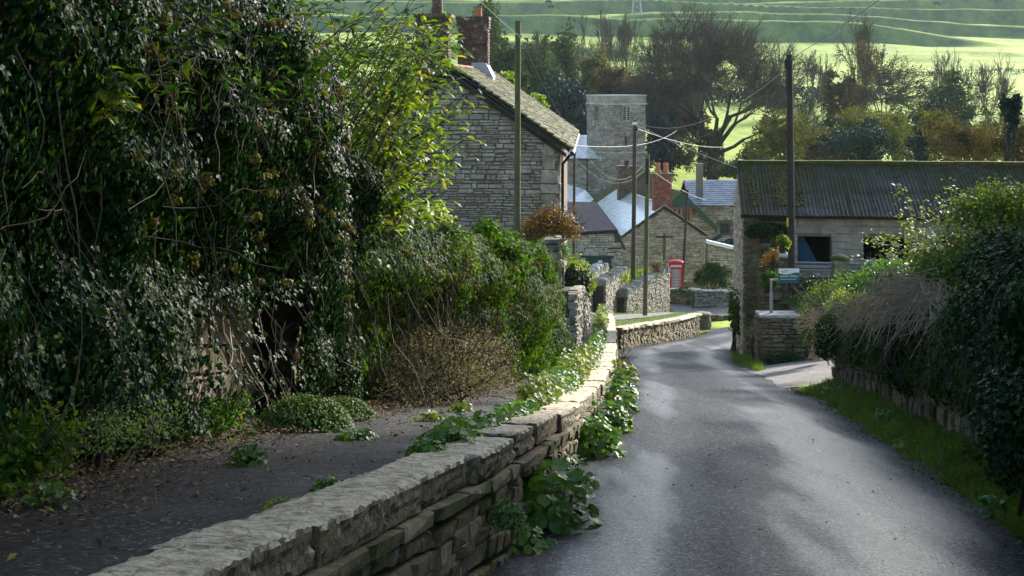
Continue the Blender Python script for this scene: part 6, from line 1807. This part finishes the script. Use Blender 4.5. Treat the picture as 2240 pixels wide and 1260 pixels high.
def bare_tree(lab, px, py0, py1, d, wpx, style='round', name='bare_tree', leaf=None, nleaf=0, group='bare trees below the hill'):
    base = P(px, py0, d); base[2] = min(base[2], float(terrain(np.array([base[0]]), np.array([base[1]]))[0]))
    H = EYE + (HY - py1) / F * d - base[2]; W = wpx / F * d
    root = thing(name, lab, 'tree', base, group)
    seg = []
    if style == 'oak':
        seg.append((0, 0, 0, 0, 0, 1.6, .62, .5)); seg.append((0, 0, 1.5, .1, 0, 3.2, .50, .46))
        for dx, dz, L, r in ((-.55, .85, 3.4, .27), (-.15, 1, 3.8, .32), (.3, 1, 3.7, .30), (.75, .75, 3.3, .25), (-1.0, .45, 2.9, .19), (1.1, .35, 3.2, .20), (0, .9, 3.3, .25), (-.3, .8, 3.0, .2)):
            dv = Vector((dx, random.uniform(-.5, .5), dz)).normalized(); grow(seg, [.1, 0, 2.9], list(dv), L, r, 6, .48, .76, .035, 2, .16)
    elif style == 'multi':
        for q in range(5):
            dv = Vector((random.uniform(-.8, .8), random.uniform(-.8, .8), 1)).normalized(); grow(seg, [random.gauss(0, .3), random.gauss(0, .3), 0], list(dv), 3.4, .13, 5, .50, .74, .012, 2, .10)
    else:
        grow(seg, [0, 0, 0], [0, 0, 1], 2.6, .22, 6, .50, .78, .02, 2, .14)
    A = np.array(tree_parts(root, fit(seg, base, H, W, (.020 if style == 'oak' else .015) * d / 100), .06 * d / 100))
    if style in ('oak', 'round'):                      # boughs that fill the crown out to a dome
        nb = 1100 if style == 'oak' else 220
        tg_ = rand_dir(nb); tg_[:, 2] = np.abs(tg_[:, 2]) * 1.0 - .12
        tg_ = tg_ * rng.uniform(.55, 1.0, (nb, 1)) ** .6
        tg_ = base + [0, 0, H * .46] + tg_ * [W * .5, W * .42, H * .54]
        nodes = A[A[:, 6] > np.percentile(A[:, 6], 55), 3:6]
        k_ = np.argmin(((tg_[:, None] - nodes[None]) ** 2).sum(2), 1); a_ = nodes[k_]; L_ = np.linalg.norm(tg_ - a_, axis=1, keepdims=True)
        m1 = a_ + (tg_ - a_) * .4 + rng.normal(0, .08, (nb, 3)) * L_ + [0, 0, .04 * H / 18]; m2 = a_ + (tg_ - a_) * .75 + rng.normal(0, .06, (nb, 3)) * L_
        r0 = .030 * d / 100
        part('boughs', Geo().segs(a_, m1, r0, r0 * .8).segs(m1, m2, r0 * .8, r0 * .6).segs(m2, tg_, r0 * .6, r0 * .4), M['twig'], root, kind='stuff')
        ex = np.concatenate([np.concatenate([m1, m2], 1), np.concatenate([m2, tg_], 1)])
        A = np.concatenate([A, np.concatenate([ex, np.full((len(ex), 2), A[:, 6].min())], 1)])
    nt = 22000 if style == 'oak' else 1600
    tw_ = np.where(A[:, 6] <= np.percentile(A[:, 6], 75))[0]; i = tw_[rng.integers(0, len(tw_), nt)]
    a_ = A[i, 3:6]; dv = unit(unit(a_ - A[i, :3]) + .65 * rand_dir(nt) + [0, 0, .15])
    m_ = a_ + dv * H * rng.uniform(.015, .04, (nt, 1)); e_ = m_ + unit(dv + .4 * rand_dir(nt)) * H * rng.uniform(.01, .035, (nt, 1)); rt = (.013 if style == 'oak' else .010) * d / 100
    part('fine_twigs', Geo().segs(a_, m_, rt, rt * .8).segs(m_, e_, rt * .8, rt * .5), M['twig'], root, kind='stuff')
    if nleaf:
        i = rng.integers(0, len(A), nleaf * 3); i = i[A[i, 6] < .05 * d / 100][:nleaf]
        p = A[i, 3:6] + rng.normal(0, .15, (len(i), 3)); g = Geo(); add_leaves(g, L_KITE, p, rand_dir(len(i)), rand_dir(len(i)), .0016 * d * rng.uniform(.7, 1.3, len(i))); part('leaves', g, leaf, root, kind='stuff')
    return root, A
random.seed(5); rng = np.random.default_rng(5)
oak, A = bare_tree('huge bare tree with broad rounded crown and ivy-thick trunk behind the cottages', 1558, 385, 2, 150, 385, 'oak', 'big_tree', None, 0, None)
ob = P(1555, 385, 150)
n = 2600; z = rng.random(n); a = rng.uniform(0, 2 * np.pi, n); rr = 1.35 - .35 * z + .25 * vn(a * 2, z * 6, 3)
g = Geo(); add_leaves(g, L_KITE, ob + np.stack([np.cos(a) * rr, np.sin(a) * rr, z * 5.2], 1), np.stack([np.cos(a), np.sin(a), .3 + 0 * a], 1) + .5 * rand_dir(n), rand_dir(n) - [0, 0, 1.0], rng.uniform(.22, .4, n)); part('trunk_ivy', g, M['trunk_ivy'], oak, kind='stuff')
bare_tree('bare many-stemmed tree above the church tower, left of a twin', 1312, 222, 18, 200, 120, 'multi')
bare_tree('bare many-stemmed tree right of its twin above the church tower', 1362, 222, 30, 205, 100, 'multi')
bare_tree('small bare tree standing alone in the pale field by the creosoted pole', 1772, 200, 112, 232, 75, 'multi')
bare_tree('slim tall tree with a few golden leaves left of the russet one', 1897, 300, 22, 165, 150, 'multi', 'slim_tree', M['far_olive'], 1200)
bare_tree('round-headed bare russet tree below the terraced field', 1965, 330, 90, 150, 215, 'round', 'russet_tree', M['far_brown'], 4200)
bare_tree('pale twiggy tree right of the russet one', 2100, 310, 108, 160, 190, 'multi', 'twiggy_tree')
bare_tree('bare twiggy tree close to the upper right corner', 2170, 300, 118, 150, 120, 'round', 'twiggy_tree')
bare_tree('bare scrubby tree left of the church trees', 1160, 250, 70, 190, 90, 'round')
bare_tree('small leafless tree with green lawn behind it, right of the huge tree', 1790, 360, 235, 118, 110, 'round', 'young_tree', M['far_olive'], 500)

def leafy_tree(lab, px, py0, py1, d, wpx, mat, n=2600, name='leafy_tree', ls=.0034, lumps=46, group='leafy trees and shrubs behind the village', trunk=True, lump=.27, tall=1.0):
    base = P(px, py0, d); H = (py0 - py1) / F * d; W = wpx / F * d
    tz = float(terrain(np.array([base[0]]), np.array([base[1]]))[0])
    root = thing(name, lab, 'tree' if trunk else 'shrub', [base[0], base[1], min(base[2], tz)], group)
    seg = []
    if trunk:
        grow(seg, [0, 0, 0], [0, 0, 1], 2.4, .2, 4, .45, .76, .02, 2, .12)
        tree_parts(root, fit(seg, [base[0], base[1], min(base[2], tz)], H * .95 + base[2] - min(base[2], tz), W * .8, .010 * d / 100), .05 * d / 100)
    n = int(n * 1.5)
    c = base + [0, 0, H * .55]; rad = np.array([W / 2, W / 2, H * .48])
    L = rand_dir(lumps) * rng.uniform(.15, 1.0, (lumps, 1)); k = rng.integers(0, lumps, n)
    sc = rng.uniform(.45, 1.5, (lumps, 1))[k]
    dv = rand_dir(n) * (rng.random((n, 1)) ** .4) * lump * sc
    u = L[k] + dv; p = c + u * rad
    p[:, 2] = np.maximum(p[:, 2], min(base[2], tz) + .1)
    nr = unit(dv + .6 * rand_dir(n) + np.array([0, -.2, .35])); g = Geo()
    add_leaves(g, L_KITE, p, nr, rand_dir(n) - [0, 0, .3], ls * d * rng.uniform(.6, 1.3, n))
    part('crown', g, mat, root, kind='stuff')
    return root
lt = leafy_tree
lt('pale green leafy tree behind the cottage chimneys', 1085, 330, 22, 150, 150, M['far_green'], 5200)
lt('bushy green tree with a rounded top left of the bare twins', 1232, 300, 45, 178, 110, M['far_green'], 4200)
lt('tall loose green tree between the tall pole and the church tower', 1175, 330, 90, 165, 120, M['far_green'], 3600)
lt('tangled grey-green thicket low behind the cottage roof', 1150, 350, 200, 160, 170, M['far_green'], 3600, 'thicket', trunk=False)
lt('dark scrub filling the foot of the wood left of the church', 1240, 345, 240, 145, 150, M['far_dark'], 3600, 'thicket', trunk=False)
lt('dull green tree rising left of the dark twiggy one', 1300, 260, 110, 185, 110, M['far_olive'], 1800, 'thin_tree')
lt('brown scrub beneath the low left boughs of the huge tree', 1500, 330, 215, 160, 110, M['far_brown'], 1600, 'russet_shrub', trunk=False)
lt('green scrub right of the huge trunk under its low boughs', 1690, 350, 250, 150, 60, M['far_olive'], 700, 'olive_scrub', trunk=False)
lt('brown twiggy scrub left of the slim tall tree', 1850, 300, 150, 160, 110, M['far_brown'], 1500, 'russet_shrub')
lt('grey-green ivy-clad scrub right of the russet crown', 2075, 330, 150, 150, 130, M['far_green'], 2200, 'thin_tree')
lt('broad dark green tree filling the gap above the cottage roof', 1145, 320, 120, 190, 150, M['far_green'], 3000)
lt('dark tree crowding the left twin above the tower', 1285, 330, 150, 195, 100, M['far_dark'], 2200)
lt('dark evergreen just above the cottage roof slope', 1212, 350, 175, 140, 150, M['far_dark'], 4600, 'evergreen_tree')
lt('smaller dark evergreen nudging the church tower', 1268, 300, 185, 150, 80, M['far_dark'], 2000, 'evergreen_tree')
lt('dark yew standing right of the church tower', 1440, 410, 225, 137, 92, M['far_dark'], 4200, 'yew_tree', .0022)
lt('russet shrub bank behind the church tower', 1355, 250, 150, 172, 150, M['far_brown'], 3200, 'russet_shrub', trunk=False)
lt('brown scrub left of the huge trunk', 1460, 330, 180, 165, 110, M['far_brown'], 2200, 'russet_shrub', trunk=False)
lt('olive and gold bushes behind the barn ridge by the creosoted pole', 1705, 385, 250, 112, 150, M['far_olive'], 3200, 'golden_bush', .0024, trunk=False)
lt('green bush at the foot of the huge tree', 1600, 400, 352, 120, 90, M['far_green'], 1500, 'green_bush', .0022, trunk=False)
lt('loose olive bush behind the low houses, left of the huge trunk', 1485, 400, 300, 140, 90, M['far_olive'], 1600, 'golden_bush', .0022, trunk=False)
lt('big dark evergreen thicket behind the barn ridge', 1885, 390, 252, 95, 220, M['far_dark'], 6500, 'evergreen_thicket', .0022, trunk=False)
lt('olive topped scrub above the dark thicket', 1890, 330, 222, 110, 210, M['far_olive'], 4200, 'olive_scrub', .0022, trunk=False)
lt('dark ivy-clad trees right of the thicket', 2035, 390, 205, 100, 110, M['far_dark'], 3600, 'evergreen_tree', .0022)
lt('rust-brown bush along the right end of the barn ridge', 2110, 410, 235, 66, 190, M['far_brown'], 5200, 'russet_bush', .0020, trunk=False)
lt('tall brown and green bush at the upper right edge', 2215, 430, 205, 52, 150, M['far_brown'], 4200, 'russet_bush', .0020, trunk=False)
for k_, (px_, d_, w_, t_, mt_) in enumerate(((1655, 135, 90, 300, 'far_olive'), (1745, 128, 100, 262, 'far_olive'), (1800, 118, 110, 285, 'far_brown'), (1850, 140, 120, 240, 'far_green'), (1945, 120, 130, 232, 'far_olive'), (2000, 128, 120, 225, 'far_green'), (2075, 110, 110, 255, 'far_olive'), (2160, 95, 130, 245, 'far_green'))):
    lt(('pale olive scrub under the low boughs right of the huge trunk', 'gold-tinged scrub directly behind the creosoted pole', 'thin russet scrub between the creosoted pole and the dark thicket', 'green scrub above left of the dark thicket', 'olive scrub under the round russet crown', 'green scrub under the right side of the russet crown', 'olive scrub left of the rust-brown bush', 'green scrub behind the rust-brown bush')[k_], px_, 400, t_, d_, w_, M[mt_], 1800, 'scrub', .0024, 40, trunk=False, lump=.22)
lt('yellow-green tree top left of the rusty bush', 2040, 300, 235, 80, 80, M['far_olive'], 1200, 'olive_scrub', .0022, trunk=False)
lt('dark leafy sapling poking up at the right edge', 2213, 330, 158, 48, 60, M['far_dark'], 900, 'sapling', .0030, 10)
lt('yellow-leaved bush peeping over the cottage roof', 1108, 190, 148, 62, 46, M['yellowgreen'], 500, 'yellow_bush', .0026, 8, trunk=False)
lt('yellow-green bush over the lower cottage roof', 1183, 265, 206, 64, 60, M['yellowgreen'], 600, 'yellow_bush', .0026, 8, trunk=False)
lt('pale green tree on the hill foot left of the tall pole', 1110, 200, 100, 210, 110, M['far_olive'], 1800)
hd = thing('field_hedge', 'long dark field hedge below the sunlit pasture', 'hedge', P(1720, 232, 248))
for q in range(2):
    n = 5200; x = rng.uniform(30 if q == 0 else -30, 66 if q == 0 else 34, n); yb = 246 + 4 * rng.random(n) - .1 * (x - 40)
    hgt = (2.1 + 1.4 * vn(x / 5, x * 0, 3)) * rng.random(n) ** .7 * (1 if q == 0 else 1.5)
    g = Geo(); add_leaves(g, L_KITE, np.stack([x, yb, terrain(x, yb) + hgt], 1), rand_dir(n) + [0, -.3, .4], rand_dir(n), rng.uniform(.35, .7, n)); part('foliage', g, M['far_dark'] if q == 0 else M['far_brown'], hd, kind='stuff')
hd = thing('field_hedge', 'distant thin hedge crossing the pasture at the right', 'hedge', P(2200, 140, 330))
n = 1500; x = rng.uniform(92, 150, n); yb = 330 + .1 * (x - 100); g = Geo(); add_leaves(g, L_KITE, np.stack([x, yb, terrain(x, yb) + rng.random(n) * 1.4], 1), rand_dir(n), rand_dir(n), rng.uniform(.3, .6, n)); part('foliage', g, M['far_dark'], hd, kind='stuff')
lt('dark hillside copse above the bare twins', 1290, 12, -28, 640, 46, M['far_dark'], 900, 'hillside_copse', .0016, trunk=False)

# cattle and a pylon on the hill
def make_cow():
    me = bpy.data.meshes.new('cow_skin')
    v = [(0, 0, 1.05), (-.55, 0, 1.08), (-.8, 0, 1.1), (.5, 0, 1.05), (.75, 0, 1.12), (1.05, 0, 1.15), (1.25, 0, .95), (1.45, 0, .72),
         (-.68, .2, .75), (-.72, .2, .42), (-.66, .2, .03), (-.68, -.2, .75), (-.72, -.2, .42), (-.66, -.2, .03), (.6, .2, .7), (.6, .2, .38), (.6, .2, .03), (.6, -.2, .7), (.6, -.2, .38), (.6, -.2, .03), (-.95, 0, .9), (-.98, 0, .5), (1.2, .14, 1.02), (1.2, -.14, 1.02)]
    e = [(0, 1), (1, 2), (0, 3), (3, 4), (4, 5), (5, 6), (6, 7), (2, 8), (8, 9), (9, 10), (2, 11), (11, 12), (12, 13), (4, 14), (14, 15), (15, 16), (4, 17), (17, 18), (18, 19), (2, 20), (20, 21), (6, 22), (6, 23)]
    r = [.36, .36, .28, .36, .30, .2, .16, .10] + [.15, .09, .07] * 2 + [.13, .08, .07] * 2 + [.04, .05, .05, .05]
    me.from_pydata(v, e, []); ob = bpy.data.objects.new('cow', me); C.objects.link(ob)
    sk = ob.modifiers.new('s', 'SKIN'); ob.modifiers.new('u', 'SUBSURF').levels = 1
    for i, rr in enumerate(r):
        me.skin_vertices[0].data[i].radius = (rr, rr)
    me.skin_vertices[0].data[0].use_root = True
    out = bpy.data.meshes.new_from_object(ob.evaluated_get(bpy.context.evaluated_depsgraph_get()))
    bpy.data.objects.remove(ob); out.materials.clear(); out.materials.append(M['cow']); out.name = 'cow'
    return out
cm = make_cow()
def ray_ground(px, py):
    d = np.linspace(255, 1200, 4000); zz_ = EYE + (HY - py) / F * d; t = terrain((px - 1120) / F * d, d)
    i = np.argmax(t >= zz_); return np.array([(px - 1120) / F * d[i], d[i], t[i]])
for px, py, rz, lab in ((1205, 22, .4, 'dark cow grazing on the hill left of the bare twins'), (1201, 10, 2.8, 'dark cow standing just above another on the hill'), (2050, 15, 2.9, 'dark cow grazing on the hill above the russet tree'), (1995, 5, .2, 'dark cow near the top edge, left of its neighbour'), (2185, 6, 3.0, 'dark cow highest on the right of the hill')):
    o = link('cow', cm, None, ray_ground(px, py)); o.rotation_euler = (0, 0, rz); o.scale = (1.35,) * 3
    tag(o, lab, 'cow', 'cattle on the hill')
pb = ray_ground(1393, 35); g = Geo(); ph = 16.0; lev = np.linspace(0, 1, 8)
def leg(sx, sy, k):
    w_ = 1.9 * (1 - k) + .35 * k; return pb + [sx * w_, sy * w_, k * ph]
for sx, sy in ((-1, -1), (1, -1), (-1, 1), (1, 1)):
    g.segs([leg(sx, sy, 0)], [leg(sx, sy, 1)], .12, .09, 4)
for i in range(7):
    for a, b in (((-1, -1), (1, -1)), ((-1, 1), (1, 1)), ((-1, -1), (-1, 1)), ((1, -1), (1, 1))):
        g.segs([leg(*a, lev[i]), leg(*b, lev[i])], [leg(*b, lev[i + 1]), leg(*a, lev[i + 1])], .06, .06, 3)
py_ = thing('pylon', 'faint lattice pylon on the hill above the huge tree', 'pylon', pb)
part('lattice', g, M['steel'], py_)
for k in (.72, .86, .98):
    part('cross_arm', Geo().segs([pb + [-3, 0, k * ph]], [pb + [3, 0, k * ph]], .12, .12, 4).segs([pb + [-3, 0, k * ph], pb + [3, 0, k * ph]], [pb + [0, 0, k * ph + 1.2]] * 2, .08, .08, 3), M['steel'], py_)
for i, (x_, y_, h_) in enumerate(((8.6, 13.0, 13.0), (9.8, 17.5, 14.0), (7.6, 8.5, 11.5), (6.8, 4.5, 10.0), (10.9, 22.0, 12.5))):  # unseen trees added to shade the lane and the near ivy
    z_ = float(zroad(y_)) + 1.2
    r_ = thing('shade_tree', ('unseen shade tree added on the right bank abreast of the lane wall', 'tall unseen shade tree added on the right bank nearest the barn', 'unseen shade tree added on the right bank above the near verge', 'unseen shade tree added on the right bank beside the camera', 'unseen shade tree added behind the right bank by the track')[i], 'tree', [x_, y_, z_], 'unseen trees added to shade the lane')
    seg = []; grow(seg, [0, 0, 0], [0, 0, 1], 2.6, .22, 5, .5, .78, .02, 2, .14)
    tree_parts(r_, fit(seg, [x_, y_, z_], h_, 4.4, .006), .05)
    n = 18000; L = rand_dir(40) * rng.uniform(.2, .95, (40, 1)); k = rng.integers(0, 40, n); u = L[k] + rand_dir(n) * rng.random((n, 1)) ** .4 * .32
    p = np.array([x_, y_, z_ + h_ * .50]) + u * [1.9, 2.8, h_ * .52]
    p = p[p[:, 0] / np.maximum(p[:, 1], .1) > .385]; n = len(p)
    g = Geo(); add_leaves(g, L_KITE, p, rand_dir(n), rand_dir(n), rng.uniform(.14, .26, n)); part('crown', g, M['hedge_leaf'], r_, kind='stuff')
for i, (x_, y_, h_) in enumerate(((-4.4, 3.4, 7.0), (-4.6, 7.6, 7.0), (-4.8, 11.6, 7.6))):  # trees added over the path to keep sky light off the ivy
    z_ = float(zpave(y_)) + .3
    r_ = thing('canopy_shade_tree', ('shade tree added behind the garden wall over the near corner of the footpath', 'shade tree added behind the garden wall over the darkest ivy', 'shade tree added behind the garden wall nearest the cottage, above the briars')[i], 'tree', [x_, y_, z_], 'trees added to shade the footpath')
    seg = []; grow(seg, [0, 0, 0], [.15, 0, 1], 2.2, .16, 5, .55, .78, .01, 2, .14)
    tree_parts(r_, fit(seg, [x_, y_, z_], h_, 6.0, .005), .04)
    n = 10000; L = rand_dir(34) * rng.uniform(.2, .95, (34, 1)); k = rng.integers(0, 34, n); u = L[k] + rand_dir(n) * rng.random((n, 1)) ** .4 * .3
    p = np.array([x_ + 1.6, y_, z_ + 5.2]) + u * [2.9, 2.6, 1.5]
    p = p[p[:, 2] > EYE + .35 + .075 * p[:, 1]]; n = len(p)
    g = Geo(); add_leaves(g, L_KITE, p, rand_dir(n), rand_dir(n), rng.uniform(.08, .16, n)); part('crown', g, M['hedge_leaf'], r_, kind='stuff')
n = 900; y = 3.8 + 16 * rng.random(n) ** 1.3; x = XW(y) + .4 + rng.random(n) * (XC(y) - .75 - XW(y))
g = Geo(); v, t = _STV[1]; q = rand_dir(n); X, Y, Z = leaf_axes(q, rand_dir(n)); g.scatter(v, t, np.stack([x, y, zpave(y) + .012], 1), X, Y, Z, rng.uniform(.003, .010, n))
tag(part('path_grit', g, M['dry']), 'loose grit and small stones over the dark footpath', None, None, 'stuff')
n = 26000; y = 0.5 + 24.5 * rng.random(n); x = XRW(y) + .15 + 5.5 * rng.random(n) ** 1.2
hgt = .75 * vn(x * .9, y * .9, 61) * rng.random(n) ** .6
g = Geo(); add_leaves(g, L_KITE, np.stack([x, y, bank_h(x, y) + hgt], 1), unit(np.array([-.1, -.3, 1.0]) + .7 * rand_dir(n)), rand_dir(n), rng.uniform(.05, .11, n))
tag(part('bank_undergrowth', g, M['hedge_leaf']), 'low leafy undergrowth covering the bank behind the lane wall', None, None, 'stuff')
